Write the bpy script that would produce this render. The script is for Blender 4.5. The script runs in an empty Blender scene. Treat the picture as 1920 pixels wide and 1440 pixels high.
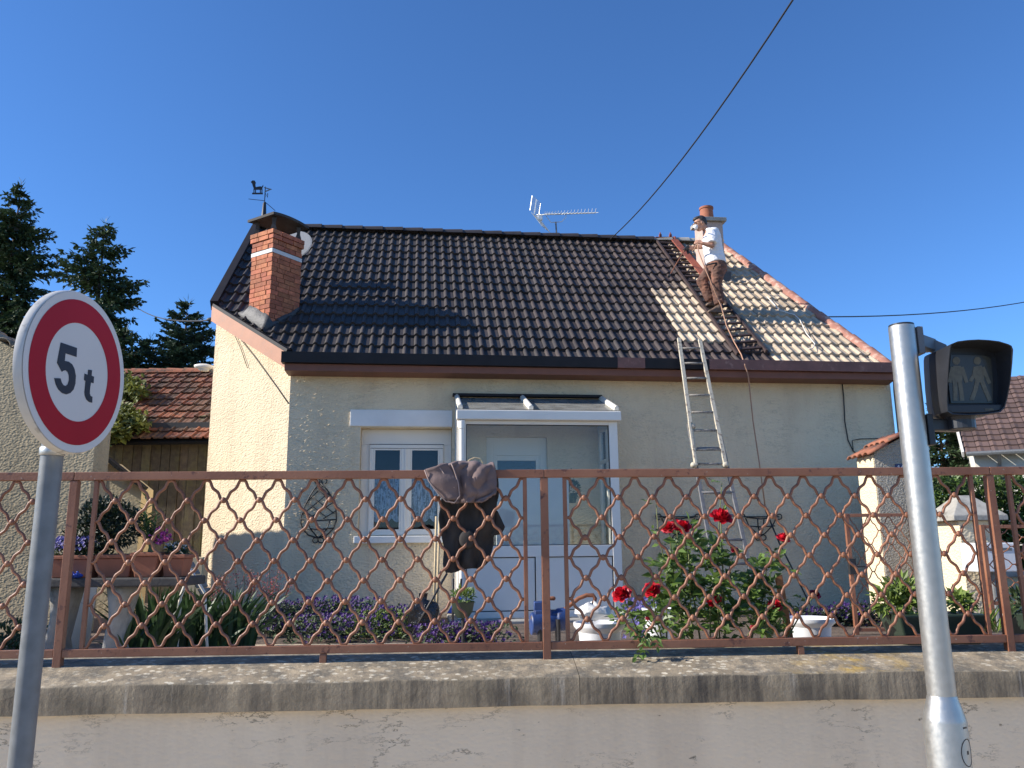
import bpy, bmesh, math, random
from mathutils import Vector, Matrix, noise
rnd = random.Random(7)
R = math.radians
V = Vector
scene = bpy.context.scene
COL = scene.collection

# ------------------------------------------------------------------ camera, sky, sun, exposure
EYE = V((0, 0, 1.6)); FPX = 1500.0; PITCH = R(11.4); ROLL = R(0.58)
_f = V((0, math.cos(PITCH), math.sin(PITCH))); _r0 = V((1, 0, 0)); _u0 = _r0.cross(_f)
CR = math.cos(ROLL) * _r0 - math.sin(ROLL) * _u0
CU = math.sin(ROLL) * _r0 + math.cos(ROLL) * _u0
cam_d = bpy.data.cameras.new('camera'); cam = bpy.data.objects.new('camera', cam_d); COL.objects.link(cam)
cam_d.sensor_width = 36.0; cam_d.sensor_fit = 'HORIZONTAL'; cam_d.lens = 36.0 * FPX / 1920.0
cam_d.clip_start = 0.05; cam_d.clip_end = 5000
m3 = Matrix((CR, CU, -_f)).transposed().to_4x4(); m3.translation = EYE
cam.matrix_world = m3
scene.camera = cam

SUN_EL = 30.0; SUN_HEAD = 7.3          # light travels towards +x, turned SUN_HEAD degrees to +y
w = bpy.data.worlds.new('World'); scene.world = w; w.use_nodes = True
nt = w.node_tree; bg = nt.nodes['Background']
sky = nt.nodes.new('ShaderNodeTexSky'); sky.sky_type = 'NISHITA'; sky.sun_disc = False
sky.sun_elevation = R(SUN_EL); sky.sun_rotation = R(262); sky.altitude = 100; sky.air_density = 0.9
sky.dust_density = 0.0; sky.ozone_density = 10.0
hs_ = nt.nodes.new('ShaderNodeHueSaturation'); hs_.inputs['Saturation'].default_value = 1.02
nt.links.new(sky.outputs[0], hs_.inputs['Color']); nt.links.new(hs_.outputs[0], bg.inputs[0]); bg.inputs[1].default_value = 0.10
sl = bpy.data.lights.new('sun', 'SUN'); sun = bpy.data.objects.new('sun', sl); COL.objects.link(sun)
sl.energy = 3.7; sl.angle = R(0.5); sl.color = (1.0, 0.94, 0.85)
ld = V((math.cos(R(SUN_HEAD)) * math.cos(R(SUN_EL)), math.sin(R(SUN_HEAD)) * math.cos(R(SUN_EL)), -math.sin(R(SUN_EL))))
sun.rotation_euler = ld.to_track_quat('-Z', 'Y').to_euler(); sun.location = (-20, -5, 20)
scene.view_settings.view_transform = 'Standard'; scene.view_settings.look = 'None'
scene.view_settings.exposure = 1.06; scene.view_settings.gamma = 1.0
scene.render.film_transparent = False
scene.cycles.max_bounces = 8

# ------------------------------------------------------------------ frames of reference
def ray(px, py): return _f + CR * ((px - 960) / FPX) + CU * ((720 - py) / FPX)
def proj(p):
    d = V(p) - EYE; k = d.dot(_f)
    return 960 + FPX * d.dot(CR) / k, 720 - FPX * d.dot(CU) / k
def at(px, py, d):
    r = ray(px, py); return EYE + r * (d / r.y)
def onplane(px, py, n, p0):
    r = ray(px, py); return EYE + r * ((V(p0) - EYE).dot(n) / r.dot(n))
def onz(px, py, z): return onplane(px, py, V((0, 0, 1)), (0, 0, z))
Z = V((0, 0, 1))
HA = R(7); He = V((math.cos(HA), math.sin(HA), 0)); Hn = V((-math.sin(HA), math.cos(HA), 0))
E0 = V((2.6538, 11.40, 0)); EZ = 4.221; PT = R(41.4); TP = math.tan(PT)
def HP(u, v, z): return V((E0.x, E0.y, 0)) + He * u + Hn * v + Z * z
def onH(px, py, v): return onplane(px, py, Hn, HP(0, v, 0))
def uvz(p):
    q = V(p) - E0; return q.dot(He), q.dot(Hn), p[2]
RUP = Hn * math.cos(PT) + Z * math.sin(PT); RN = He.cross(RUP)
def onR(px, py, lift=0.0): return onplane(px, py, RN, HP(0, 0, EZ) + RN * lift)
def RP(u, v, lift=0.0): return HP(u, v, EZ + v * TP) + RN * lift
FA = R(2.7); Fe = V((math.cos(FA), math.sin(FA), 0)); Fn = V((-math.sin(FA), math.cos(FA), 0))
F0 = V((0.1733, 4.5, 0))
def FP(s, n, z): return F0 + Fe * s + Fn * n + Z * z
def onF(px, py, n=0.0): return onplane(px, py, Fn, F0 + Fn * n)
GZ = 0.66                              # garden level; the street lies at 0

# ------------------------------------------------------------------ mesh builder
MW = {}
class MB:
    def __init__(s): s.v = []; s.f = []; s.c = []
    def add(s, vs, fs, col=None):
        b = len(s.v); s.v += [V(p) for p in vs]; s.f += [tuple(i + b for i in f) for f in fs]
        if col is not None: s.c += [col] * len(vs)
        return s
    def hexa(s, p):                    # 8 corners: bottom ring of 4, top ring of 4
        return s.add(p, [(3, 2, 1, 0), (4, 5, 6, 7), (0, 1, 5, 4), (1, 2, 6, 5), (2, 3, 7, 6), (3, 0, 4, 7)])
    def fr(s, fn, a0, a1, b0, b1, c0, c1):
        return s.hexa([fn(a0, b0, c0), fn(a1, b0, c0), fn(a1, b1, c0), fn(a0, b1, c0), fn(a0, b0, c1), fn(a1, b0, c1), fn(a1, b1, c1), fn(a0, b1, c1)])
    def hb(s, *a): return s.fr(HP, *a)
    def fb(s, *a): return s.fr(FP, *a)
    def box(s, c, sz, X=V((1, 0, 0)), Y=V((0, 1, 0)), W=Z):
        c = V(c); x, y, z = X * sz[0] / 2, Y * sz[1] / 2, W * sz[2] / 2
        return s.hexa([c - x - y - z, c + x - y - z, c + x + y - z, c - x + y - z, c - x - y + z, c + x - y + z, c + x + y + z, c - x + y + z])
    def bar(s, a, b, wd, th, side):    # rectangular bar from a to b; wd along side
        a = V(a); b = V(b); d = (b - a).normalized(); x = (side - d * side.dot(d)).normalized(); y = d.cross(x)
        x = x * wd / 2; y = y * th / 2
        return s.hexa([a - x - y, a + x - y, a + x + y, a - x + y, b - x - y, b + x - y, b + x + y, b - x + y])
    def prism(s, poly, off):           # planar polygon (list of points) extruded by vector off
        n = len(poly); off = V(off); vs = [V(p) for p in poly] + [V(p) + off for p in poly]
        fs = [tuple(range(n))[::-1], tuple(range(n, 2 * n))] + [(i, (i + 1) % n, n + (i + 1) % n, n + i) for i in range(n)]
        return s.add(vs, fs)
    def tube(s, pts, r, seg=8, cap=True, round_ends=False):
        pts = [V(p) for p in pts]; n = len(pts)
        rs = list(r) if isinstance(r, (list, tuple)) else [r] * n
        if round_ends:
            d0 = (pts[0] - pts[1]).normalized(); d1 = (pts[-1] - pts[-2]).normalized(); r0, r1 = rs[0], rs[-1]
            pre = [(pts[0] + d0 * r0 * k, r0 * math.sqrt(max(1 - k * k, 0.0025))) for k in (0.99, 0.75, 0.4)]
            pst = [(pts[-1] + d1 * r1 * k, r1 * math.sqrt(max(1 - k * k, 0.0025))) for k in (0.4, 0.75, 0.99)]
            pts = [a for a, _ in pre] + pts + [a for a, _ in pst]; rs = [b for _, b in pre] + rs + [b for _, b in pst]; n = len(pts)
        b = len(s.v); x = None
        for i, p in enumerate(pts):
            d = (pts[min(i + 1, n - 1)] - pts[max(i - 1, 0)]).normalized()
            if x is None: x = d.orthogonal().normalized()
            else:
                x = x - d * x.dot(d); x = x.normalized() if x.length > 1e-5 else d.orthogonal().normalized()
            y = d.cross(x)
            for k in range(seg):
                a = 2 * math.pi * k / seg; s.v.append(p + (x * math.cos(a) + y * math.sin(a)) * rs[i])
        for i in range(n - 1):
            for k in range(seg):
                k2 = (k + 1) % seg
                s.f.append((b + i * seg + k, b + i * seg + k2, b + (i + 1) * seg + k2, b + (i + 1) * seg + k))
        if cap: s.f.append(tuple(b + k for k in range(seg))[::-1]); s.f.append(tuple(b + (n - 1) * seg + k for k in range(seg)))
        return s
    def loft(s, secs, seg=16):         # sections (centre, half-axis vector a, half-axis vector b)
        b = len(s.v); n = len(secs)
        for c, a, q in secs:
            for k in range(seg):
                t = 2 * math.pi * k / seg; s.v.append(V(c) + V(a) * math.cos(t) + V(q) * math.sin(t))
        for i in range(n - 1):
            for k in range(seg):
                k2 = (k + 1) % seg; s.f.append((b + i * seg + k, b + i * seg + k2, b + (i + 1) * seg + k2, b + (i + 1) * seg + k))
        s.f.append(tuple(b + k for k in range(seg))[::-1]); s.f.append(tuple(b + (n - 1) * seg + k for k in range(seg)))
        return s
    def lathe(s, prof, c, seg=24, A=Z, X=None, sx=1.0, sy=1.0):
        c = V(c); A = A.normalized(); X = X.normalized() if X is not None else A.orthogonal().normalized(); Y = A.cross(X); b = len(s.v); n = len(prof)
        for r, h in prof:
            for k in range(seg):
                t = 2 * math.pi * k / seg; s.v.append(c + A * h + (X * math.cos(t) * sx + Y * math.sin(t) * sy) * max(r, 0.0004))
        for i in range(n - 1):
            for k in range(seg):
                k2 = (k + 1) % seg; s.f.append((b + i * seg + k, b + i * seg + k2, b + (i + 1) * seg + k2, b + (i + 1) * seg + k))
        s.f.append(tuple(b + k for k in range(seg))[::-1]); s.f.append(tuple(b + (n - 1) * seg + k for k in range(seg)))
        return s
    def ball(s, c, rx, ry=None, rz=None, X=V((1, 0, 0)), Y=V((0, 1, 0)), W=Z, seg=14, rings=9):
        ry = ry or rx; rz = rz or rx
        secs = []
        for i in range(rings):
            t = math.pi * (i + 0.25) / (rings - 0.5) - math.pi / 2; k = math.cos(t)
            secs.append((V(c) + W * rz * math.sin(t), X * rx * k, Y * ry * k))
        return s.loft(secs, seg)
    def leaf(s, p, d, n, L, W, fold=0.25):
        d = d.normalized(); x = d.cross(n)
        x = x.normalized() if x.length > 1e-4 else d.orthogonal().normalized(); q = x.cross(d)
        m = p + d * L * 0.45
        return s.add([p, m + x * W / 2 + q * W * fold, p + d * L, m - x * W / 2 + q * W * fold], [(0, 1, 2), (0, 2, 3)])
    def blade(s, pts, wds, side):      # ribbon
        b = len(s.v)
        for p, wd in zip(pts, wds): s.v += [V(p) - side * wd / 2, V(p) + side * wd / 2]
        for i in range(len(pts) - 1): s.f.append((b + 2 * i, b + 2 * i + 1, b + 2 * i + 3, b + 2 * i + 2))
        return s
    def grid(s, fn, nu, nv):
        b = len(s.v)
        for j in range(nv + 1):
            for i in range(nu + 1): s.v.append(V(fn(i / nu, j / nv)))
        for j in range(nv):
            for i in range(nu):
                a = b + j * (nu + 1) + i; s.f.append((a, a + 1, a + nu + 2, a + nu + 1))
        return s
    def stroke(s, fn, pts, wd, th, closed=False):   # 2-D polyline with width, fn(x, y, depth) -> point, mitred, with thickness
        n = len(pts); L = []; Rr = []
        for i in range(n):
            p0 = V(pts[max(i - 1, 0)]); p1 = V(pts[i]); p2 = V(pts[min(i + 1, n - 1)])
            d1 = (p1 - p0); d2 = (p2 - p1)
            d1 = d1.normalized() if d1.length > 1e-9 else d2.normalized(); d2 = d2.normalized() if d2.length > 1e-9 else d1
            n1 = V((-d1.y, d1.x)); n2 = V((-d2.y, d2.x)); m = n1 + n2
            m = m.normalized() if m.length > 1e-6 else n1
            k = min(1.0 / max(m.dot(n1), 0.3), 1.8); wi = wd[i] if isinstance(wd, (list, tuple)) else wd
            L.append(p1 + m * k * wi / 2); Rr.append(p1 - m * k * wi / 2)
        b = len(s.v)
        for i in range(n):
            for q, dd in ((L[i], 0), (Rr[i], 0), (L[i], th), (Rr[i], th)): s.v.append(V(fn(q.x, q.y, dd)))
        for i in range(n - 1):
            a = b + 4 * i; c = a + 4
            s.f += [(a + 2, a + 3, c + 3, c + 2), (a, c, c + 1, a + 1), (a, a + 2, c + 2, c), (a + 1, c + 1, c + 3, a + 3)]
        s.f += [(b, b + 1, b + 3, b + 2), (b + 4 * n - 4, b + 4 * n - 2, b + 4 * n - 1, b + 4 * n - 3)]
        return s
    def build(s, name, mat, parent=None, smooth=False, origin=None, bevel=0.0, fix=True, angle=None):
        me = bpy.data.meshes.new(name)
        if parent is not None:
            inv = MW[parent.name].inverted(); vs = [inv @ p for p in s.v]
        else:
            if origin is None:
                xs = [p.x for p in s.v]; ys = [p.y for p in s.v]; zs = [p.z for p in s.v]
                origin = V(((min(xs) + max(xs)) / 2, (min(ys) + max(ys)) / 2, min(zs)))
            origin = V(origin); vs = [p - origin for p in s.v]
        me.from_pydata([tuple(p) for p in vs], [], s.f)
        if s.c:
            ca = me.color_attributes.new('tint', 'FLOAT_COLOR', 'POINT')
            for i, c in enumerate(s.c): ca.data[i].color = (c[0], c[1], c[2], 1)
        if fix:
            bm = bmesh.new(); bm.from_mesh(me); bmesh.ops.recalc_face_normals(bm, faces=bm.faces[:]); bm.to_mesh(me); bm.free()
        me.materials.append(mat)
        if smooth:
            me.polygons.foreach_set('use_smooth', [True] * len(me.polygons))
            if angle:
                me.set_sharp_from_angle(angle=R(angle))
        o = bpy.data.objects.new(name, me); COL.objects.link(o)
        if parent is not None: o.parent = parent; MW[o.name] = MW[parent.name]
        else: o.location = origin; MW[o.name] = Matrix.Translation(origin)
        if bevel:
            b = o.modifiers.new('bevel', 'BEVEL'); b.width = bevel; b.segments = 2; b.limit_method = 'ANGLE'; b.angle_limit = R(40)
        return o
def tag(o, label, cat, group=None):
    o['label'] = label; o['category'] = cat
    if group: o['group'] = group
    return o
def struct(o): o['kind'] = 'structure'; return o
def thing(name, label, cat, loc, group=None, rz=0.0):
    o = bpy.data.objects.new(name, None); COL.objects.link(o); o.empty_display_size = 0.1
    o.location = V(loc); o.rotation_euler = (0, 0, rz)
    MW[o.name] = Matrix.Translation(V(loc)) @ Matrix.Rotation(rz, 4, 'Z')
    return tag(o, label, cat, group)
def dup(root, loc, rz=0.0, label=None, group=None, scale=1.0):
    r = root.copy(); COL.objects.link(r); r.location = V(loc); r.rotation_euler = (0, 0, rz); r.scale = (scale,) * 3
    if label: r['label'] = label
    if group: r['group'] = group
    for ch in list(root.children):
        c = ch.copy(); COL.objects.link(c); c.parent = r
        for g in list(ch.children):
            d = g.copy(); COL.objects.link(d); d.parent = c
    return r
def solid_remesh(mb, name, mat, parent, vox=0.012, smooth_it=4, wrinkle=0.0):
    o = mb.build(name, mat, parent, smooth=True)
    m = o.modifiers.new('remesh', 'REMESH'); m.mode = 'VOXEL'; m.voxel_size = vox; m.use_smooth_shade = True
    if smooth_it:
        q = o.modifiers.new('smooth', 'SMOOTH'); q.iterations = smooth_it; q.factor = 0.5
    dg = bpy.context.evaluated_depsgraph_get(); ev = o.evaluated_get(dg)
    me = bpy.data.meshes.new_from_object(ev); o.modifiers.clear(); old = o.data; o.data = me; bpy.data.meshes.remove(old); me.name = name
    me.polygons.foreach_set('use_smooth', [True] * len(me.polygons))
    if wrinkle:
        ns = [v.normal.copy() for v in me.vertices]
        for v, q in zip(me.vertices, ns):
            c = v.co; k = 1 - abs(noise.noise(V((c.x * 9, c.y * 9, c.z * 15)))) * 2.2
            v.co = c + q * wrinkle * (k * .7 + noise.noise(V((c.x * 24 + 5, c.y * 24, c.z * 30))) * .35)
    if not me.materials: me.materials.append(mat)
    return o

# ------------------------------------------------------------------ materials
def newmat(name):
    m = bpy.data.materials.new(name); m.use_nodes = True
    return m, m.node_tree, m.node_tree.nodes['Principled BSDF']
class NT:
    def __init__(s, t):
        s.t = t; s.tc = t.nodes.new('ShaderNodeTexCoord')
    def n(s, ty, **k):
        x = s.t.nodes.new(ty)
        for a, b in k.items(): setattr(x, a, b)
        return x
    def l(s, a, b): s.t.links.new(a, b)
    def co(s, scale=(1, 1, 1), rot=(0, 0, 0)):
        m = s.n('ShaderNodeMapping'); m.inputs['Scale'].default_value = scale; m.inputs['Rotation'].default_value = rot
        s.l(s.tc.outputs['Object'], m.inputs[0]); return m.outputs[0]
    def noise(s, scale, detail=4, rough=0.55, co=None, out=0):
        x = s.n('ShaderNodeTexNoise'); x.inputs['Scale'].default_value = scale; x.inputs['Detail'].default_value = detail; x.inputs['Roughness'].default_value = rough
        s.l(co if co else s.tc.outputs['Object'], x.inputs['Vector']); return x.outputs[out]
    def voro(s, scale, co=None, feature='F1', out='Distance'):
        x = s.n('ShaderNodeTexVoronoi'); x.feature = feature; x.inputs['Scale'].default_value = scale
        s.l(co if co else s.tc.outputs['Object'], x.inputs['Vector']); return x.outputs[out]
    def ramp(s, src, a, b, va=0.0, vb=1.0):
        x = s.n('ShaderNodeMapRange'); x.inputs[1].default_value = a; x.inputs[2].default_value = b; x.inputs[3].default_value = va; x.inputs[4].default_value = vb
        s.l(src, x.inputs[0]); return x.outputs[0]
    def mix(s, fac, a, b, mode='MIX'):
        x = s.n('ShaderNodeMix'); x.data_type = 'RGBA'; x.blend_type = mode
        if isinstance(fac, (int, float)): x.inputs[0].default_value = fac
        else: s.l(fac, x.inputs[0])
        for i, c in ((6, a), (7, b)):
            if isinstance(c, (tuple, list)): x.inputs[i].default_value = (c[0], c[1], c[2], 1)
            else: s.l(c, x.inputs[i])
        return x.outputs[2]
    def math(s, op, a, b=0.5):
        x = s.n('ShaderNodeMath'); x.operation = op
        for i, c in ((0, a), (1, b)):
            if isinstance(c, (int, float)): x.inputs[i].default_value = c
            else: s.l(c, x.inputs[i])
        return x.outputs[0]
    def bump(s, h, dist, strength=1.0, prev=None):
        x = s.n('ShaderNodeBump'); x.inputs['Strength'].default_value = strength; x.inputs['Distance'].default_value = dist
        s.l(h, x.inputs['Height'])
        if prev: s.l(prev, x.inputs['Normal'])
        return x.outputs[0]
    def sep(s, src):
        x = s.n('ShaderNodeSeparateXYZ'); s.l(src, x.inputs[0]); return x.outputs
    def geo_n(s): return s.sep(s.n('ShaderNodeNewGeometry').outputs['Normal'])
def M(name, base, rough=0.7, var=0.12, vs=6.0, col2=None, c2s=3.0, c2=(0.5, 0.65), bump=0.0, bs=30.0, metal=0.0, spec=0.5, tint=False, rvar=0.0):
    m, t, b = newmat(name); n = NT(t)
    dark = tuple(c * (1 - var) for c in base); lite = tuple(min(c * (1 + var), 1) for c in base)
    c = n.mix(n.ramp(n.noise(vs), 0.3, 0.7), dark, lite)
    if col2: c = n.mix(n.ramp(n.noise(c2s, 6, 0.6), c2[0], c2[1]), c, col2)
    if tint:
        a = n.n('ShaderNodeAttribute'); a.attribute_name = 'tint'; c = n.mix(1.0, c, a.outputs['Color'], 'MULTIPLY')
    n.l(c, b.inputs['Base Color']); b.inputs['Roughness'].default_value = rough; b.inputs['Metallic'].default_value = metal
    b.inputs['Specular IOR Level'].default_value = spec
    if rvar: n.l(n.ramp(n.noise(vs * 2), 0.3, 0.7, rough - rvar, rough + rvar), b.inputs['Roughness'])
    if bump: n.l(n.bump(n.noise(bs, 5), bump), b.inputs['Normal'])
    return m
def leafmat(name, base, var=0.35, trans=0.3, rough=0.5, col2=None):
    m, t, b = newmat(name); n = NT(t)
    g = n.n('ShaderNodeNewGeometry')
    dark = tuple(c * (1 - var) for c in base); lite = col2 if col2 else tuple(c * (1 + var) for c in base)
    c = n.mix(g.outputs['Random Per Island'], dark, lite)
    n.l(c, b.inputs['Base Color']); b.inputs['Roughness'].default_value = rough
    tr = n.n('ShaderNodeBsdfTranslucent'); n.l(c, tr.inputs[0]); mx = n.n('ShaderNodeMixShader'); mx.inputs[0].default_value = trans
    out = t.nodes['Material Output']; n.l(b.outputs[0], mx.inputs[1]); n.l(tr.outputs[0], mx.inputs[2]); n.l(mx.outputs[0], out.inputs[0])
    return m
def glassmat(name, tintc=(0.75, 0.8, 0.8), dark=0.0, refl_rough=0.02):
    m, t, b = newmat(name); n = NT(t); t.nodes.remove(b)
    out = t.nodes['Material Output']; tr = n.n('ShaderNodeBsdfTransparent'); tr.inputs[0].default_value = (*tintc, 1)
    gl = n.n('ShaderNodeBsdfGlossy'); gl.inputs['Roughness'].default_value = refl_rough; gl.inputs[0].default_value = (0.9, 0.9, 0.9, 1)
    fr = n.n('ShaderNodeFresnel'); fr.inputs[0].default_value = 1.38
    mx = n.n('ShaderNodeMixShader'); n.l(n.math('ADD', fr.outputs[0], 0.01), mx.inputs[0]); n.l(tr.outputs[0], mx.inputs[1]); n.l(gl.outputs[0], mx.inputs[2]); n.l(mx.outputs[0], out.inputs[0])
    return m
def greyedglass(name):  # glass with patchy grey diffuse mixed in at random
    m = glassmat(name, (0.72, 0.71, 0.66), refl_rough=0.15); n = NT(m.node_tree); out = m.node_tree.nodes['Material Output']
    src = out.inputs[0].links[0].from_socket; d = n.n('ShaderNodeBsdfDiffuse'); d.inputs[0].default_value = (0.36, 0.35, 0.31, 1); mx = n.n('ShaderNodeMixShader')
    n.l(n.ramp(n.noise(5, 5), 0.3, 0.7, 0.3, 0.6), mx.inputs[0]); n.l(src, mx.inputs[1]); n.l(d.outputs[0], mx.inputs[2]); n.l(mx.outputs[0], out.inputs[0]); return m
def stucco(name, base, dirt, bs=38.0, dist=0.006, streak=0.35, crack=0.0):
    m, t, b = newmat(name); n = NT(t)
    c = n.mix(n.ramp(n.noise(1.1, 5), 0.3, 0.75), tuple(x * 0.86 for x in base), base)
    c = n.mix(n.math('MULTIPLY', n.ramp(n.noise(1.0, 6, 0.65, n.co((2.2, 2.2, 0.35))), 0.5, 0.8), streak), c, dirt)
    if crack:
        cr = n.noise(2.2, 8, 0.7, n.co((1.3, 1.3, 4.2)))
        cr2 = n.math('ABSOLUTE', n.math('SUBTRACT', cr, 0.5), 0)
        c = n.mix(n.math('MULTIPLY', n.math('MULTIPLY', n.ramp(cr2, 0.0, 0.016, 1, 0), n.ramp(n.noise(2.1, 3), 0.46, 0.60)), crack), c, (0.10, 0.085, 0.06))
        c = n.mix(n.math('MULTIPLY', n.ramp(n.noise(7, 5, 0.7, n.co((1, 1, 2))), 0.66, 0.72), crack), c, (0.13, 0.11, 0.075))
    n.l(c, b.inputs['Base Color']); b.inputs['Roughness'].default_value = 0.9; b.inputs['Specular IOR Level'].default_value = 0.25
    h = n.math('ADD', n.ramp(n.voro(bs * 0.8, n.co((1, 1, 1.6)), 'SMOOTH_F1'), 0.0, 0.8), n.noise(bs * 0.6, 6, 0.6))
    n.l(n.bump(h, dist), b.inputs['Normal'])
    return m
MAT = {}
MAT['stucco'] = stucco('cream_render', (0.82, 0.675, 0.46), (0.52, 0.39, 0.26), 40, 0.009, 0.55, 0.35)
MAT['stucco_old'] = stucco('old_render', (0.48, 0.385, 0.245), (0.16, 0.13, 0.085), 40, 0.007, 0.75, 0.8)
MAT['lowwall'] = stucco('street_wall_render', (0.82, 0.675, 0.49), (0.50, 0.40, 0.29), 45, 0.0015, 0.6, 0.9)
MAT['rough'] = stucco('roughcast', (0.42, 0.38, 0.31), (0.2, 0.18, 0.15), 60, 0.02, 0.4)
MAT['paint_white'] = M('white_paint', (0.72, 0.72, 0.72), 0.45, 0.04, 3)
MAT['lintel'] = M('white_lintel_paint', (0.80, 0.78, 0.73), 0.7, 0.05, 3, bump=0.002, bs=60)
MAT['pvc'] = M('white_plastic', (0.80, 0.75, 0.66), 0.35, 0.04, 2)
MAT['pvc_old'] = M('old_white_paint', (0.76, 0.72, 0.62), 0.5, 0.08, 8, col2=(0.3, 0.27, 0.2), c2s=12, c2=(0.6, 0.66))
MAT['black'] = M('black_rubber', (0.02, 0.02, 0.022), 0.6, 0.1)
MAT['iron'] = M('wrought_iron', (0.022, 0.02, 0.02), 0.55, 0.2, 20)
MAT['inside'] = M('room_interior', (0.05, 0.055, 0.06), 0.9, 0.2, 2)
MAT['glass'] = glassmat('window_glass', (0.80, 0.85, 0.90))
MAT['porch_glass'] = glassmat('porch_glass', (0.93, 0.95, 0.95))
MAT['roof_glass'] = greyedglass('grey_roof_glass')
MAT['fascia_pink'] = M('pink_fascia', (0.44, 0.195, 0.105), 0.6, 0.08, 5, col2=(0.36, 0.19, 0.12), c2s=6, c2=(0.58, 0.75))
MAT['dark_metal'] = M('dark_painted_metal', (0.017, 0.014, 0.014), 0.6, 0.2, 5, spec=0.3)
MAT['soffit'] = M('brown_soffit', (0.19, 0.072, 0.042), 0.6, 0.12, 4)
MAT['red_brown'] = M('red_brown_paint', (0.19, 0.085, 0.065), 0.6, 0.2, 6, col2=(0.30, 0.17, 0.13), c2s=9, c2=(0.58, 0.68))
MAT['ridge_dark'] = M('painted_ridge_tile', (0.045, 0.037, 0.035), 0.55, 0.2, 8)
MAT['ridge_pink'] = M('pink_ridge_tile', (0.38, 0.17, 0.12), 0.8, 0.25, 7, col2=(0.52, 0.36, 0.28), c2s=7, c2=(0.5, 0.62), bump=0.004, bs=40)
MAT['brick'] = M('red_brick', (0.43, 0.145, 0.07), 0.85, 0.25, 14, bump=0.003, bs=70, tint=True)
MAT['mortar'] = M('mortar', (0.20, 0.13, 0.09), 0.9, 0.15, 20)
MAT['band'] = M('white_band', (0.62, 0.62, 0.6), 0.7, 0.05)
MAT['lead'] = M('lead_flashing', (0.06, 0.058, 0.058), 0.6, 0.2, 9, bump=0.006, bs=18)
MAT['concrete'] = M('concrete', (0.34, 0.32, 0.28), 0.9, 0.18, 9, col2=(0.15, 0.14, 0.12), c2s=5, c2=(0.55, 0.7), bump=0.003, bs=60)
MAT['concrete_dark'] = M('dark_concrete', (0.055, 0.05, 0.046), 0.85, 0.25, 9, bump=0.003, bs=60)  # near-black concrete with random tone variation
MAT['terracotta'] = M('terracotta', (0.33, 0.115, 0.06), 0.8, 0.15, 7)
MAT['pinkish_render'] = M('chimney_render', (0.48, 0.36, 0.30), 0.9, 0.12, 8, bump=0.003, bs=50)
MAT['alu'] = M('brushed_aluminium', (0.46, 0.45, 0.42), 0.42, 0.06, 30, metal=0.85, rvar=0.06)
MAT['galv'] = M('galvanised_steel', (0.18, 0.185, 0.185), 0.5, 0.15, 25, metal=0.25, rvar=0.08)
MAT['antenna'] = M('antenna_metal', (0.7, 0.7, 0.66), 0.4, 0.05, metal=0.5)
MAT['cable'] = M('black_cable', (0.018, 0.018, 0.02), 0.6, 0.1)
MAT['hose'] = M('tan_hose', (0.42, 0.23, 0.14), 0.6, 0.1)
MAT['oldwood'] = M('weathered_wood', (0.30, 0.27, 0.23), 0.85, 0.25, 25, col2=(0.14, 0.12, 0.10), c2s=30, c2=(0.5, 0.62))
MAT['ladder_paint'] = M('flaking_white_wood', (0.54, 0.48, 0.37), 0.75, 0.1, 20, col2=(0.28, 0.22, 0.16), c2s=22, c2=(0.55, 0.62))
MAT['greywood'] = M('grey_ladder_wood', (0.17, 0.165, 0.165), 0.75, 0.2, 25)
MAT['paleStick'] = M('pale_wood', (0.55, 0.42, 0.24), 0.7, 0.1, 20)
MAT['orange_wood'] = M('orange_stake', (0.50, 0.19, 0.07), 0.7, 0.2, 20)
MAT['rust_red'] = M('rusty_red_iron', (0.27, 0.07, 0.04), 0.75, 0.3, 14, col2=(0.10, 0.04, 0.03), c2s=14, c2=(0.52, 0.64))
MAT['rung_dark'] = M('dark_rung', (0.05, 0.03, 0.026), 0.7, 0.3, 14)
MAT['soil'] = M('garden_soil', (0.12, 0.085, 0.06), 0.95, 0.3, 6, bump=0.02, bs=25)
MAT['gravel'] = M('pale_bounce_gravel', (0.60, 0.48, 0.34), 0.95, 0.15, 40, bump=0.01, bs=80)  # kept pale as a reflector for the shaded house front
MAT['asphalt'] = M('asphalt', (0.32, 0.265, 0.19), 0.9, 0.2, 60, bump=0.004, bs=120)  # paled and warmed so sunlight bounces onto the shaded house front
MAT['kerb'] = M('kerb_stone', (0.35, 0.34, 0.32), 0.9, 0.15, 12)
MAT['pave'] = M('pavement', (0.58, 0.47, 0.325), 0.9, 0.15, 14, bump=0.003, bs=90)  # paled to throw warm sunlight back onto the shaded walls
MAT['field'] = M('ground', (0.20, 0.18, 0.10), 0.95, 0.3, 2)
MAT['bark'] = M('bark', (0.09, 0.065, 0.045), 0.95, 0.3, 12, bump=0.02, bs=20)
MAT['spruce'] = leafmat('spruce_needles', (0.044, 0.076, 0.030), 0.45, 0.12, 0.6)
MAT['spruce_blue'] = leafmat('fir_needles', (0.038, 0.072, 0.042), 0.4, 0.12, 0.6)
MAT['hedge'] = leafmat('hedge_leaves', (0.07, 0.12, 0.025), 0.45, 0.3)
MAT['rose_leaf'] = leafmat('rose_leaves', (0.08, 0.15, 0.035), 0.4, 0.4, 0.4, (0.18, 0.28, 0.06))
MAT['rose_stem'] = M('rose_stem', (0.16, 0.17, 0.06), 0.7, 0.3, 20)
MAT['rose'] = leafmat('red_petals', (0.52, 0.008, 0.022), 0.3, 0.25, 0.5)
MAT['rose_dark'] = leafmat('dark_red_petals', (0.22, 0.004, 0.02), 0.3, 0.2, 0.5)
MAT['rose_pink'] = leafmat('pink_bud_petals', (0.6, 0.07, 0.09), 0.3, 0.25, 0.5)
MAT['iris'] = leafmat('iris_leaves', (0.045, 0.09, 0.03), 0.4, 0.25, 0.45)
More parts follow.
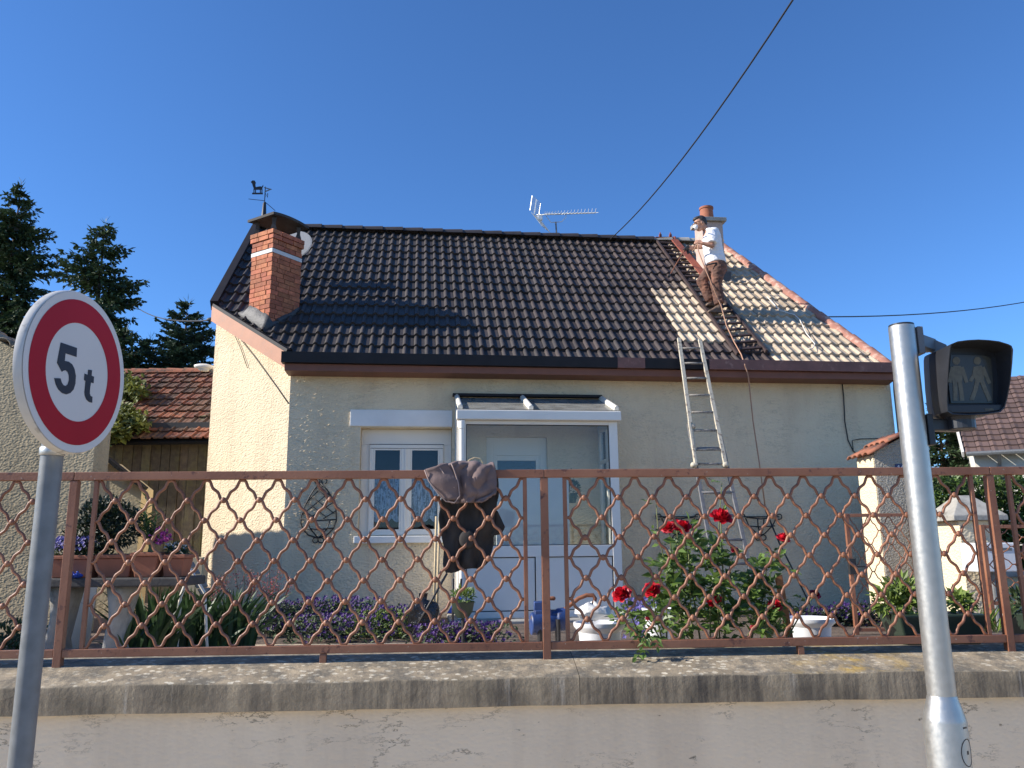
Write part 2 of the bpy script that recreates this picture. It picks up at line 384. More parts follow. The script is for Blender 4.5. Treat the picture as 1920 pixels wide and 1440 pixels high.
MAT['box'] = leafmat('dark_bush_leaves', (0.022, 0.036, 0.016), 0.45, 0.15, 0.5)
MAT['moss'] = leafmat('creeper_leaves', (0.15, 0.17, 0.035), 0.4, 0.3, 0.6)
MAT['purple'] = leafmat('purple_petals', (0.085, 0.03, 0.18), 0.4, 0.25, 0.6)
MAT['violet_blue'] = leafmat('violet_blue_petals', (0.20, 0.17, 0.45), 0.3, 0.25, 0.6)
MAT['white_petal'] = leafmat('white_petals', (0.6, 0.6, 0.58), 0.15, 0.25, 0.6)
MAT['magenta'] = leafmat('magenta_petals', (0.40, 0.06, 0.26), 0.3, 0.25, 0.6)
MAT['heuchera'] = leafmat('coral_petals', (0.42, 0.10, 0.09), 0.3, 0.25, 0.6)
MAT['mat_leaf'] = leafmat('ground_cover_leaves', (0.055, 0.085, 0.03), 0.4, 0.2, 0.6)
MAT['lime_leaf'] = leafmat('lime_leaves', (0.17, 0.24, 0.05), 0.35, 0.3, 0.5)
MAT['skin'] = M('skin', (0.46, 0.235, 0.15), 0.55, 0.08, 12)
MAT['hair'] = M('greying_hair', (0.035, 0.03, 0.028), 0.6, 0.5, 60)
MAT['tee'] = M('white_cotton', (0.78, 0.78, 0.79), 0.85, 0.03, 10, bump=0.004, bs=14)
MAT['trousers'] = M('dirty_brown_work_cloth', (0.11, 0.055, 0.038), 0.9, 0.3, 9, col2=(0.26, 0.115, 0.07), c2s=4, c2=(0.45, 0.62), bump=0.006, bs=16)
MAT['shoe'] = M('brown_shoe', (0.14, 0.09, 0.06), 0.7, 0.2, 20)
MAT['jacket'] = M('dark_cloth', (0.042, 0.036, 0.032), 0.95, 0.25, 8, bump=0.004, bs=22)
MAT['jacket_top'] = M('mauve_brown_cloth', (0.17, 0.12, 0.11), 0.95, 0.15, 8, bump=0.004, bs=26)
MAT['trim'] = M('pale_trim', (0.34, 0.25, 0.22), 0.9, 0.1, 8)
MAT['blue_paint'] = M('blue_pump_paint', (0.022, 0.05, 0.16), 0.45, 0.2, 12, col2=(0.13, 0.10, 0.08), c2s=14, c2=(0.6, 0.68))
MAT['blue_plastic'] = M('blue_plastic', (0.03, 0.08, 0.42), 0.4, 0.08)
MAT['bag'] = M('black_plastic_bag', (0.012, 0.012, 0.014), 0.22, 0.2, 9, bump=0.02, bs=18)
MAT['green_plastic'] = M('dark_green_plastic', (0.02, 0.035, 0.022), 0.5, 0.15)
MAT['rust'] = M('rust', (0.24, 0.09, 0.045), 0.85, 0.3, 14)
MAT['sheet'] = M('crumpled_white_sheet', (0.70, 0.68, 0.64), 0.6, 0.08, 10, bump=0.01, bs=16)
MAT['planks'] = M('weathered_planks', (0.115, 0.092, 0.062), 0.9, 0.3, 10, col2=(0.14, 0.13, 0.05), c2s=2.5, c2=(0.5, 0.7), bump=0.006, bs=30, tint=True)
MAT['far_wall'] = M('far_house_render', (0.66, 0.62, 0.53), 0.9, 0.05)
MAT['cream_wall'] = stucco('pale_yellow_render', (0.60, 0.51, 0.33), (0.3, 0.26, 0.18), 30, 0.004)
MAT['curtain'] = None
MAT['dish'] = M('dish_grey', (0.26, 0.265, 0.27), 0.6, 0.06, 6)
def special_materials():
    # lace curtain: white threads with gaps
    m, t, b = newmat('lace_curtain'); n = NT(t); out = t.nodes['Material Output']
    b.inputs['Base Color'].default_value = (0.88, 0.90, 0.92, 1); b.inputs['Roughness'].default_value = 0.9
    tr = n.n('ShaderNodeBsdfTransparent'); mx = n.n('ShaderNodeMixShader')
    k = n.math('MAXIMUM', n.ramp(n.voro(26), 0.25, 0.45, 1, 0), n.ramp(n.noise(14, 4, 0.6, n.co((3, 3, 0.6))), 0.4, 0.6))
    n.l(n.ramp(k, 0, 1, 0.30, 0.97), mx.inputs[0]); n.l(tr.outputs[0], mx.inputs[1]); n.l(b.outputs[0], mx.inputs[2]); n.l(mx.outputs[0], out.inputs[0])
    MAT['curtain'] = m
    # roof tile: bare sandy concrete / fresh dark paint, told apart by the tint attribute (r = paint, g = shade, b = warmth)
    m, t, b = newmat('concrete_roof_tile'); n = NT(t)
    a = n.n('ShaderNodeAttribute'); a.attribute_name = 'tint'; s = n.n('ShaderNodeSeparateColor'); n.l(a.outputs['Color'], s.inputs[0])
    bare = n.mix(n.ramp(n.noise(7, 5), 0.3, 0.7), (0.42, 0.33, 0.235), (0.57, 0.455, 0.33))
    bare = n.mix(n.ramp(n.noise(22, 5, 0.7), 0.64, 0.76), bare, (0.25, 0.19, 0.135))
    dark = n.mix(s.outputs[2], (0.045, 0.038, 0.035), (0.060, 0.042, 0.036))
    dark = n.mix(n.ramp(n.noise(35, 4), 0.35, 0.7), dark, n.mix(1.0, dark, (1.5, 1.5, 1.5), 'MULTIPLY'))
    pf = n.ramp(n.math('ADD', s.outputs[0], n.ramp(n.noise(16, 5, 0.7), 0.2, 0.8, -0.16, 0.16)), 0.38, 0.62)
    c = n.mix(pf, bare, dark)
    sh = n.n('ShaderNodeCombineColor')
    for i in range(3): n.l(s.outputs[1], sh.inputs[i])
    c = n.mix(1.0, c, sh.outputs[0], 'MULTIPLY')
    n.l(c, b.inputs['Base Color']); n.l(n.ramp(pf, 0, 1, 0.9, 0.55), b.inputs['Roughness']); b.inputs['Specular IOR Level'].default_value = 0.35
    n.l(n.bump(n.noise(60, 4), 0.003), b.inputs['Normal'])
    MAT['tile'] = m
    # old red clay tiles (tint = colour)
    m, t, b = newmat('old_clay_tile'); n = NT(t)
    a = n.n('ShaderNodeAttribute'); a.attribute_name = 'tint'
    c = n.mix(n.ramp(n.noise(9, 5, 0.65), 0.48, 0.66), a.outputs['Color'], (0.09, 0.065, 0.05))
    c = n.mix(n.ramp(n.noise(3, 6, 0.7), 0.6, 0.7), c, (0.13, 0.12, 0.06))
    n.l(c, b.inputs['Base Color']); b.inputs['Roughness'].default_value = 0.9; n.l(n.bump(n.noise(40, 4), 0.005), b.inputs['Normal'])
    MAT['clay'] = m
    # far brown roof
    m, t, b = newmat('far_brown_tile'); n = NT(t)
    a = n.n('ShaderNodeAttribute'); a.attribute_name = 'tint'; n.l(a.outputs['Color'], b.inputs['Base Color']); b.inputs['Roughness'].default_value = 0.8
    MAT['far_tile'] = m
    # painted fence iron: red-brown paint, worn and rusty
    m, t, b = newmat('railing_paint'); n = NT(t)
    c = n.mix(n.ramp(n.noise(2.5, 4), 0.35, 0.65), (0.20, 0.075, 0.038), (0.31, 0.135, 0.072))
    c = n.mix(n.ramp(n.noise(18, 6, 0.7), 0.58, 0.66), c, (0.10, 0.035, 0.025))
    c = n.mix(n.ramp(n.noise(55, 3), 0.70, 0.74), c, (0.42, 0.33, 0.27))
    n.l(c, b.inputs['Base Color']); b.inputs['Roughness'].default_value = 0.5; n.l(n.bump(n.noise(70, 4), 0.0012), b.inputs['Normal'])
    MAT['rail'] = m
    # coping: grey cement, dark runs down the front, pale and orange lichen on top
    m, t, b = newmat('lichen_coping'); n = NT(t)
    c = n.mix(n.ramp(n.noise(5, 6, 0.65), 0.3, 0.7), (0.20, 0.16, 0.105), (0.42, 0.335, 0.225))
    nz = n.geo_n()[2]; top = n.ramp(nz, 0.5, 0.8); fx = n.ramp(nz, 0.5, 0.8, 1, 0)
    runs = n.ramp(n.noise(1.5, 7, 0.75, n.co((4.5, 4.5, 0.4))), 0.40, 0.58)
    big = n.ramp(n.noise(0.55, 2), 0.35, 0.6)
    c = n.mix(n.math('MULTIPLY', n.math('MULTIPLY', runs, fx), n.ramp(big, 0, 1, 0.35, 1.0)), c, (0.055, 0.047, 0.04))
    pale = n.ramp(n.noise(1.6, 5, 0.7, n.co((7, 7, 0.5))), 0.60, 0.70)
    c = n.mix(n.math('MULTIPLY', n.math('MULTIPLY', pale, fx), 0.6), c, (0.42, 0.37, 0.30))
    sp = n.ramp(n.math('ADD', n.voro(26, n.co((0.8, 1.1, 1))), n.ramp(n.noise(34, 4, 0.7), 0.25, 0.75, -0.26, 0.26)), 0.27, 0.34, 1, 0)
    sp = n.math('MULTIPLY', sp, n.ramp(n.noise(1.3, 3), 0.36, 0.56, 0.25, 1.0))
    c = n.mix(n.math('MULTIPLY', sp, top), c, (0.60, 0.53, 0.40))
    grime = n.ramp(n.noise(7, 6, 0.75), 0.44, 0.60)
    c = n.mix(n.math('MULTIPLY', n.math('MULTIPLY', grime, top), 0.75), c, (0.10, 0.092, 0.075))
    X = n.sep(n.tc.outputs['Object'])[0]
    om = n.math('MULTIPLY', n.ramp(n.math('ABSOLUTE', n.math('SUBTRACT', X, 1.62), 0), 0.05, 0.5, 0.7, 0), n.ramp(n.noise(9, 5, 0.65), 0.48, 0.66))
    c = n.mix(n.math('MULTIPLY', om, top), c, (0.48, 0.30, 0.05))
    n.l(c, b.inputs['Base Color']); b.inputs['Roughness'].default_value = 0.92
    n.l(n.bump(n.noise(28, 6, 0.65), 0.006), b.inputs['Normal'])
    MAT['coping'] = m
    # sign face enamel
    MAT['sign_white'] = M('sign_white_film', (0.62, 0.60, 0.57), 0.45, 0.02, 4, spec=0.25)
    MAT['sign_red'] = M('sign_red_film', (0.36, 0.006, 0.016), 0.45, 0.06, 4, spec=0.22)
    MAT['sign_black'] = M('sign_black_film', (0.012, 0.013, 0.018), 0.4, 0.05, 4)
    MAT['sign_rim'] = M('dirty_sign_edge', (0.58, 0.55, 0.50), 0.5, 0.08, 12, col2=(0.12, 0.10, 0.08), c2s=10, c2=(0.56, 0.68))
    MAT['sig_black'] = M('signal_housing', (0.022, 0.023, 0.027), 0.38, 0.15, 6, rvar=0.05)
    MAT['sig_grey'] = M('signal_back_grey', (0.16, 0.16, 0.165), 0.5, 0.1, 6)
    MAT['sig_lens'] = M('signal_lens', (0.05, 0.047, 0.036), 0.25, 0.1, 40)
    MAT['sig_fig'] = M('signal_figure', (0.135, 0.125, 0.09), 0.5, 0.25, 60)
special_materials()
# ------------------------------------------------------------------ ground, street, low wall
mb = MB(); mb.add([(-400, -300, -0.06), (400, -300, -0.06), (400, 900, -0.06), (-400, 900, -0.06)], [(0, 1, 2, 3)]); struct(mb.build('ground', MAT['field']))
mb = MB(); mb.add([(-60, -9, 0), (60, -9, 0), (60, 0.9, 0), (-60, 0.9, 0)], [(0, 1, 2, 3)]); struct(mb.build('road', MAT['asphalt']))
mb = MB(); mb.add([(-60, 1.1, 0.12), (60, 1.1, 0.12), (60, 7.3, 0.12), (-60, 1.75, 0.12)], [(0, 1, 2, 3)]); struct(mb.build('pavement', MAT['pave']))
mb = MB()
for i in range(60): mb.box((-30 + i + 0.5, 1.0, 0.04), (0.99, 0.2, 0.18))
struct(mb.build('kerb', MAT['kerb']))
mb = MB()                                    # garden terrace held up by the street wall
mb.hexa([FP(-9, 0.2, -0.05), FP(9, 0.2, -0.05), V((14, 30, -0.05)), V((-14, 30, -0.05)), FP(-9, 0.2, GZ), FP(9, 0.2, GZ), V((14, 30, GZ)), V((-14, 30, GZ))])
struct(mb.build('garden_soil', MAT['soil']))
mb = MB()  # unseen gravel strip, laid pale to bounce sunlight onto the house front
pp = [FP(-4.2, 0.75, GZ + .004), FP(5.2, 0.75, GZ + .004), V((5.4, 8.25, GZ + .004)), V((-3.6, 8.25, GZ + .004))]
mb.add(pp, [tuple(range(len(pp)))]); struct(mb.build('bounce_gravel', MAT['gravel']))

t = thing('street_wall', 'low rendered street wall with a stained grey coping under the iron railing', 'wall', FP(0, 0, 0))
mb = MB(); mb.fb(-10, 10, -0.202, 0.2, 0.0, 0.815); mb.build('wall', MAT['lowwall'], t)
mb = MB()                                    # coping: gently sloping top, slightly uneven edges, one long casting with joints
rr = random.Random(3)
cuts = [-10, 0.14, 10]
for a, b in zip(cuts[:-1], cuts[1:]):
    K = max(4, int((b - a) / 0.12)); base = len(mb.v)
    for k in range(K + 1):
        s = a + (b - a) * k / K
        if k == 0: s += 0.0015
        if k == K: s -= 0.0015
        nz = noise.noise(V((s * 2.3, 1.7, 0))) * 0.008 + noise.noise(V((s * 11, 5, 0))) * 0.004
        nz2 = noise.noise(V((s * 3.1, 7.7, 0))) * 0.007
        prof = [(-0.262 + nz2, 0.812 + nz2 * .5), (-0.264 + nz, 0.872), (-0.264 + nz, 0.938 + nz), (-0.260 + nz, 0.946 + nz), (-0.248, 0.950 + nz * .8), (-0.10, 0.985), (0.0, 1.005 + nz2 * .3), (0.14, 1.02), (0.24, 1.018), (0.255, 1.0), (0.255, 0.812)]
        for q, zz in prof: mb.v.append(FP(s, q, zz))
    L = 11
    for k in range(K):
        for j in range(L):
            j2 = (j + 1) % L; mb.f.append((base + k * L + j, base + k * L + j2, base + (k + 1) * L + j2, base + (k + 1) * L + j))
    mb.f.append(tuple(base + j for j in range(L))); mb.f.append(tuple(base + K * L + j for j in range(L)))
mb.build('coping', MAT['coping'], t, smooth=True, angle=50)

# ------------------------------------------------------------------ iron railing
def ogee_table(N):
    K = [(0, 0), (.11, .012), (.18, .06), (.235, .17), (.29, .31), (.36, .41), (.5, .5)]; K += [(1 - a, 1 - b) for a, b in K[-2::-1]]
    out = []
    for q in range(N + 1):
        t_ = q / N
        for (a, b), (c, d) in zip(K[:-1], K[1:]):
            if a <= t_ <= c: out.append(b + (d - b) * (t_ - a) / (c - a)); break
    return out
t = thing('iron_railing', 'red-brown wrought iron railing with an ogee wire grille on the street wall', 'railing', FP(0, 0, 0.99))
PAN = 2.562; OG = ogee_table(16)
for s in (-2 * PAN, -PAN, 0, PAN, 2 * PAN):
    mb = MB(); mb.fb(s - 0.021, s + 0.021, -0.021, 0.021, 0.985, 1.968); mb.build('post', MAT['rail'], t, bevel=0.003)
for s in (-1.19 - PAN, -1.19, 1.385, 1.385 + PAN):
    mb = MB(); mb.fb(s - 0.017, s + 0.017, -0.016, 0.016, 0.98, 1.046); mb.build('support_foot', MAT['rail'], t, bevel=0.002)
for i in range(-2, 2):
    a, b = i * PAN, (i + 1) * PAN
    mb = MB(); mb.fb(a + 0.0015, b - 0.0015, -0.023, 0.023, 1.970, 2.014); mb.build('top_rail', MAT['rail'], t, bevel=0.003)
    mb = MB(); mb.fb(a + 0.022, b - 0.022, -0.018, 0.018, 1.048, 1.09); mb.build('bottom_rail', MAT['rail'], t, bevel=0.003)
    for s in (a + 0.115, b - 0.108):
        mb = MB(); mb.fb(s - 0.011, s + 0.011, -0.011, 0.011, 1.0905, 1.9695); mb.build('side_bar', MAT['rail'], t, bevel=0.002)
    a2, b2 = a + 0.126, b - 0.119; nh = 24; hp = (b2 - a2) / nh; rows = 8; vs = (1.966 - 1.094) / rows
    mb = MB(); nodes = MB()
    for r in range(rows):
        zt = 1.966 - r * vs; pts = []
        for k in range(nh):
            up = ((k + r) % 2 == 0)
            N = 16
            for q in range(N):
                tt = q / N; y = OG[q]
                yy = (1 - y) if up else y
                pts.append(FP(a2 + (k + tt) * hp, ((-1) ** r) * 0.002, zt - vs + vs * yy))
        pts.append(FP(b2, 0, pts[-1].z))
        mb.tube(pts, 0.0083, 8)
        if r:
            for k in range(1, nh):
                if (k + r) % 2 == 0: nodes.ball(FP(a2 + k * hp, -0.004, zt), 0.0165, 0.013, 0.0175, Fe, Fn, Z, 8, 6)
    mb.add(nodes.v, nodes.f)
    g = mb.build('wire_grille', MAT['rail'], t, smooth=True)

# ------------------------------------------------------------------ house
house = thing('house', 'single-storey cream rendered house with a brown tiled roof half repainted', 'house', HP(-1.3, 0.3, GZ), rz=HA)
VF = 0.30; VB = 7.6
def rz_(v): return EZ + v * TP
uA, vA, uB, vB = -5.78, 0.06, -7.06, 1.12
WL, WR = -5.77, 3.23
cA = (-5.77, 0.30); cB = (-7.10, 1.42)
wu0, wu1, wz0, wz1 = -4.78, -3.50, 1.68, 3.245    # window opening
du0, du1, dz1 = onH(912, 830, VF).copy(), onH(1026, 830, VF).copy(), 3.12
du0 = uvz(du0)[0]; du1 = uvz(du1)[0]
mb = MB()
TH = 0.28
mb.hb(WL, wu0, VF, VF + TH, 0.5, 4.36)
mb.hb(wu0, wu1, VF, VF + TH, 0.5, wz0); mb.hb(wu0, wu1, VF, VF + TH, wz1, 4.36)
mb.hb(wu1, du0, VF, VF + TH, 0.5, 4.36)
mb.hb(du0, du1, VF, VF + TH, dz1, 4.36); mb.hb(du0, du1, VF, VF + TH, 0.5, 0.74)
mb.hb(du1, WR, VF, VF + TH, 0.5, 4.36)
# canted corner wall
tA, tB = rz_(cA[1]) - 0.10, rz_(cB[1]) - 0.10
q = [HP(*cA, 0.5), HP(*cB, 0.5), HP(*cB, tB), HP(*cA, tA)]
off = (He * 0.63 + Hn * 0.77) * 0.25
mb.prism(q, off)
# left gable, right gable (skewed), back wall
mb.prism([HP(cB[0], cB[1], 0.5), HP(cB[0], VB, 0.5), HP(cB[0], VB, 4.2), HP(cB[0], 3.82, 7.45), HP(cB[0], cB[1], tB)], He * 0.25)
mb.prism([HP(3.23, VF + .002, 0.5), HP(1.2, VB, 0.5), HP(1.2, VB, 4.2), HP(2.15, 3.7, 7.2), HP(3.05, VF + .002, 4.2)], He * -0.25)
mb.hb(cB[0] + .25, 1.0, VB - .25, VB, 0.5, 4.2)
mb.build('wall', MAT['stucco'], house)
# plaster ridges that stand proud of the front wall near the corner and catch the grazing sun
mb = MB(); rr = random.Random(8)
for i in range(520):
    u, z = rr.uniform(-5.74, -4.85), rr.uniform(1.75, 3.95)
    k = noise.noise(V((u * 1.6, z * 1.3, 3.0))) + (.25 if z < 3.2 else -.12) - .25 * (u + 5.3)
    if k < 0 and rr.random() < .8: continue
    a_ = rr.uniform(-.5, .9); L = rr.uniform(.010, .032); w_ = rr.uniform(.004, .008)
    X_ = He * math.cos(a_) + Z * math.sin(a_); Y_ = He * -math.sin(a_) + Z * math.cos(a_)
    mb.ball(HP(u, VF + .001, z), L, w_, rr.uniform(.004, .009), X_, Y_, -Hn, 7, 5)
mb.build('plaster_ridges', MAT['stucco'], house, smooth=True)['kind'] = 'stuff'
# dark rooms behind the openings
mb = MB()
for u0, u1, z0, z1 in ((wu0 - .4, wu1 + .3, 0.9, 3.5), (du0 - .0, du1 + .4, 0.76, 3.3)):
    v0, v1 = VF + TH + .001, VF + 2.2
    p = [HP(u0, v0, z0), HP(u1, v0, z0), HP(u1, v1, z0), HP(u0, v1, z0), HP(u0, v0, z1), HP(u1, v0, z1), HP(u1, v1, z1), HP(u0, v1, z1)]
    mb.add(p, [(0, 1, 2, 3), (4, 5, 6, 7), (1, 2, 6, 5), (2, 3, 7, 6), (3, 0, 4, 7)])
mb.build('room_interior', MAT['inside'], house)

# --- roof deck (closed) and tiles
uC, vC, uP, vP = 3.03, -0.06, 2.07, 3.80
mb = MB()
poly = [RP(uA, vA), RP(uC, vC), RP(uP, vP), RP(uB, 3.82), RP(uB, vB)]
mb.prism([p - RN * 0.045 for p in poly], -RN * 0.06)
back = [HP(uB, 3.82, rz_(3.82) - .03), HP(uP, 3.82, rz_(3.82) - .03), HP(1.0, VB + .3, 4.0), HP(uB, VB + .3, 4.0)]
mb.prism(back, V((0, 0, -0.09)))
mb.build('roof_deck', MAT['ridge_dark'], house)

PITCHU = 0.157; GAUGE = 0.342; NROW = 15
def tile_mesh(u_from, u_to, rows, s0, gauge, per, RPf, h_roll, roll_w, raise_, paintf, tilt_rand):
    vs, fs, cs = [], [], []
    NS = [0, .06, .14, .24, .35, .47, .58, .68, .76, .82]    # roll samples as a fraction of the roll width
    rr = random.Random(11)
    nt_ = int((u_to - u_from) / (2 * per)) + 1
    for i in range(rows):
        sa, sb = s0 + i * gauge, s0 + (i + 1) * gauge + 0.05
        for k in range(nt_):
            ub = u_from + k * 2 * per
            col = paintf(ub + per, (sa + sb) / 2, rr)
            tz = rr.uniform(-tilt_rand, tilt_rand); prof = []
            for half in range(2):
                o = ub + half * per
                for q in range(8): prof.append((o + roll_w * q / 7, h_roll * math.sin(math.pi * q / 7) ** 0.8))
                prof.append((o + roll_w + (per - roll_w) * 0.15, -0.001)); prof.append((o + per - 0.004, -0.001))
            base = len(vs); n = len(prof)
            for s, lift in ((sa, -0.004), (sa, raise_), (sa + 0.03, raise_ * 0.97), (sb, 0.004)):
                for u, h in prof:
                    hh = lift + h + tz if lift > -0.003 else lift + max(h - 0.018, -0.002)
                    vs.append((u, s, hh)); cs.append(col)
            for r in range(3):
                for q in range(n - 1): fs.append((base + r * n + q, base + r * n + q + 1, base + (r + 1) * n + q + 1, base + (r + 1) * n + q))
    return vs, fs, cs
# which tiles are already repainted (limits read in the roof's own plane)
lim = [(uvz(onR(px, py))[1], uvz(onR(px, py))[0]) for px, py in ((1241, 452), (1275, 492), (1306, 527), (1268, 533), (1222, 556), (1238, 588), (1248, 604), (1264, 628), (1280, 643))]
def paintf(u, s, rr):
    v = s * math.cos(PT); b = None
    for (v0, u0), (v1, u1) in zip(lim[:-1], lim[1:]):
        if min(v0, v1) - .01 <= v <= max(v0, v1) + .01:
            b = u0 + (u1 - u0) * ((v - v0) / (v1 - v0) if abs(v1 - v0) > 1e-6 else 0); break
    if b is None: b = lim[0][1] if v > 3 else lim[-1][1] + (0.1 if v > .35 else 1.3)
    p = max(0.0, min(1.0, 0.5 - (u - b) / 0.34))
    if v < 0.55 and u > b: p = max(p, 0.36)
    p += rr.uniform(-.06, .06)
    return (p, rr.uniform(0.78, 1.12) * (1.0 if rr.random() > .06 else 0.75), min(1, max(0, (u + 3.0) / 5.0 + rr.uniform(-.35, .35))))
vs, fs, cs = tile_mesh(-7.2, 3.3, NROW, -0.075, GAUGE, PITCHU, None, 0.033, 0.074, 0.044, paintf, 0.003)
me = bpy.data.meshes.new('tmp'); me.from_pydata([tuple(RP(u, s * math.cos(PT), h - 0.03)) for u, s, h in vs], [], fs)
ca = me.color_attributes.new('tint', 'FLOAT_COLOR', 'POINT')
for i, c in enumerate(cs): ca.data[i].color = (*c, 1)
bm = bmesh.new(); bm.from_mesh(me)
def clip(bm, p, nrm): bmesh.ops.bisect_plane(bm, geom=bm.verts[:] + bm.edges[:] + bm.faces[:], plane_co=p, plane_no=nrm, clear_outer=True)
clip(bm, HP(uB + 0.02, 2, 5), -He)
ab = (HP(uB, vB, 0) - HP(uA, vA, 0)).normalized(); nab = ab.cross(Z); nab = nab if nab.dot(Hn) < 0 else -nab
clip(bm, HP(uA, vA, 0) - nab * 0.02, nab)
pc = (HP(uP, vP, 0) - HP(uC, vC, 0)).normalized(); npc = pc.cross(Z); npc = npc if npc.dot(He) > 0 else -npc
clip(bm, HP(uC, vC, 0) - npc * 0.03, npc)
inv = MW[house.name].inverted()
bm.transform(inv); bm.to_mesh(me); bm.free(); me.name = 'roof_tiles'
me.materials.append(MAT['tile']); me.polygons.foreach_set('use_smooth', [True] * len(me.polygons)); me.set_sharp_from_angle(angle=R(42))
o = bpy.data.objects.new('roof_tiles', me); COL.objects.link(o); o.parent = house; MW[o.name] = MW[house.name]

# ridge: overlapping angular caps
def cap_row(name, a, b, n, mat, rad, jitter, seed, roll=V((0, 0, 1)), wide=1.0):
    rr = random.Random(seed); d = (b - a); L = d.length / n; d.normalize(); x = d.cross(roll).normalized(); y = x.cross(d).normalized(); mb = MB()
    for i in range(n):
        p0 = a + d * (L * i); p1 = a + d * (L * (i + 1) + 0.06); r0, r1 = rad * 1.10, rad * 0.90
        jj = rr.uniform(-jitter, jitter)
        ring = []
        for p, r in ((p1, r0), (p0, r1)):
            for k in range(9):
                t_ = math.pi * k / 8; ring.append(p + x * r * wide * math.cos(t_) + y * (r * 0.85 * math.sin(t_) - 0.01 + jj))
        for p, r in ((p1, r0 - .02), (p0, r1 - .02)):
            for k in range(9):
                t_ = math.pi * k / 8; ring.append(p + x * r * wide * math.cos(t_) + y * (r * 0.85 * math.sin(t_) - 0.01 + jj))
        f = [(k, k + 1, 9 + k + 1, 9 + k) for k in range(8)] + [(18 + k, 27 + k, 27 + k + 1, 18 + k + 1) for k in range(8)] + [(k, 18 + k, 18 + k + 1, k + 1) for k in range(8)]
        mb.add(ring, f)
    return mb.build(name, mat, house, smooth=True, angle=35)
cap_row('ridge_tiles', RP(uB, 3.80, 0.015), RP(0.62, 3.80, 0.015), 20, MAT['ridge_dark'], 0.115, 0.003, 4)
cap_row('ridge_tiles', RP(0.64, 3.80, 0.015), RP(uP, 3.80, 0.015), 4, MAT['concrete'], 0.115, 0.006, 5)
cap_row('verge_tiles', RP(uC, vC, 0.012), RP(uP, vP, 0.012), 12, MAT['ridge_pink'], 0.085, 0.006, 6, roll=RN)
# dark verge boards on the left slope and the canted edge, pink barge board below
mb = MB(); mb.bar(RP(uB - .01, vB, 0.0), RP(uB - .01, 3.86, 0.0), 0.12, 0.16, He); mb.build('verge_board', MAT['dark_metal'], house, bevel=.004)
mb = MB(); mb.bar(RP(uA + .02, vA - .02, 0.0), RP(uB, vB, 0.0), 0.10, 0.05, nab); mb.build('verge_board', MAT['dark_metal'], house, bevel=.004)
mb = MB()
a0, b0 = RP(uA, vA, -0.02) + nab * 0.035, RP(uB, vB, -0.02) + nab * 0.035
mb.prism([a0, b0, b0 - Z * 0.235, a0 - Z * 0.235], nab * 0.025)
mb.prism([a0 - Z * 0.235, b0 - Z * 0.235, b0 - Z * 0.235 - nab * .25, a0 - Z * 0.235 - nab * .25], Z * 0.02)
mb.build('barge_board', MAT['fascia_pink'], house)
# gutter with old reddish lengths, brown boxed soffit
g0, g1 = EZ - 0.155, EZ - 0.005
def gut(u0, u1, mat): 
    mb = MB(); v0 = -0.135
    P4 = [(v0, g1), (v0, g0), (0.02, g0), (0.02, g1 - .02), (0.012, g1 - .02), (0.012, g0 + .012), (v0 + .012, g0 + .012), (v0 + .012, g1)]
    mb.prism([HP(u0, v, z) for v, z in P4], He * (u1 - u0)); return mb.build('gutter', mat, house)
ua = uvz(onH(1157, 675, -.1))[0]; ub = uvz(onH(1208, 675, -.1))[0]; ud = uvz(onH(1328, 675, -.1))[0]
gut(-5.84, ua - .002, MAT['dark_metal']); gut(ua, ub, MAT['red_brown']); gut(ub + .002, ud, MAT['dark_metal']); gut(ud + .002, 3.12, MAT['red_brown'])
mb = MB(); mb.prism([HP(-5.80, -0.07, g0 - .004), HP(3.08, -.07, g0 - .004), HP(3.20, VF - .004, g0 - .004), HP(-5.80, VF - .004, g0 - .004)], V((0, 0, -0.10)))
mb.build('soffit', MAT['soffit'], house, bevel=.004)
mb = MB(); c0 = HP(3.02, -.085, g0 - .1)
mb.tube([HP(3.14, 0.0, g0 - .02), HP(3.14, 0.0, 4.0), HP(3.27, 0.22, 3.86), HP(3.27, 0.22, 0.7)], 0.045, 10); mb.build('downpipe', MAT['galv'], house, smooth=True)

# --- front window
wv = VF + 0.16
win = MB()
fx0, fx1 = uvz(onH(692, 900, wv))[0], uvz(onH(831, 900, wv))[0]; fz0, fz1 = uvz(onH(760, 1003, wv))[2], uvz(onH(760, 834, wv))[2]
win.hb(wu0 + .002, wu1 - .002, wv + .03, wv + .09, fz1 + .001, wz1 - .002)       # board above
win.hb(wu0 + .002, fx0 - .001, wv + .03, wv + .09, wz0, fz1); win.hb(fx1 + .001, wu1 - .002, wv + .03, wv + .09, wz0, fz1)
win.hb(wu0 + .002, wu1 - .002, wv + .03, wv + .09, wz0, fz0 - .001)
b_ = 0.055
win.hb(fx0, fx1, wv, wv + .07, fz1 - b_, fz1); win.hb(fx0, fx1, wv, wv + .07, fz0, fz0 + b_)
win.hb(fx0, fx0 + b_, wv, wv + .07, fz0 + b_, fz1 - b_); win.hb(fx1 - b_, fx1, wv, wv + .07, fz0 + b_, fz1 - b_)
mu0, mu1 = uvz(onH(752, 900, wv))[0], uvz(onH(769, 900, wv))[0]
win.hb(mu0, mu1, wv - .006, wv + .06, fz0 + b_, fz1 - b_)
win.hb(mu0 + .045, mu0 + .075, wv - .02, wv - .007, fz0 + b_, fz1 - b_)
wf = win.build('window_frame', MAT['pvc'], house, bevel=.004)
mb = MB(); mb.hb(fx0 - .01, fx1 + .01, wv + .026, wv + .0295, fz1 + .004, fz1 + .012); mb.hb(fx0 + .01, fx1 - .01, wv - .003, wv - .0005, fz1 - b_ + .002, fz1 - b_ + .007); mb.build('seal', MAT['black'], wf)
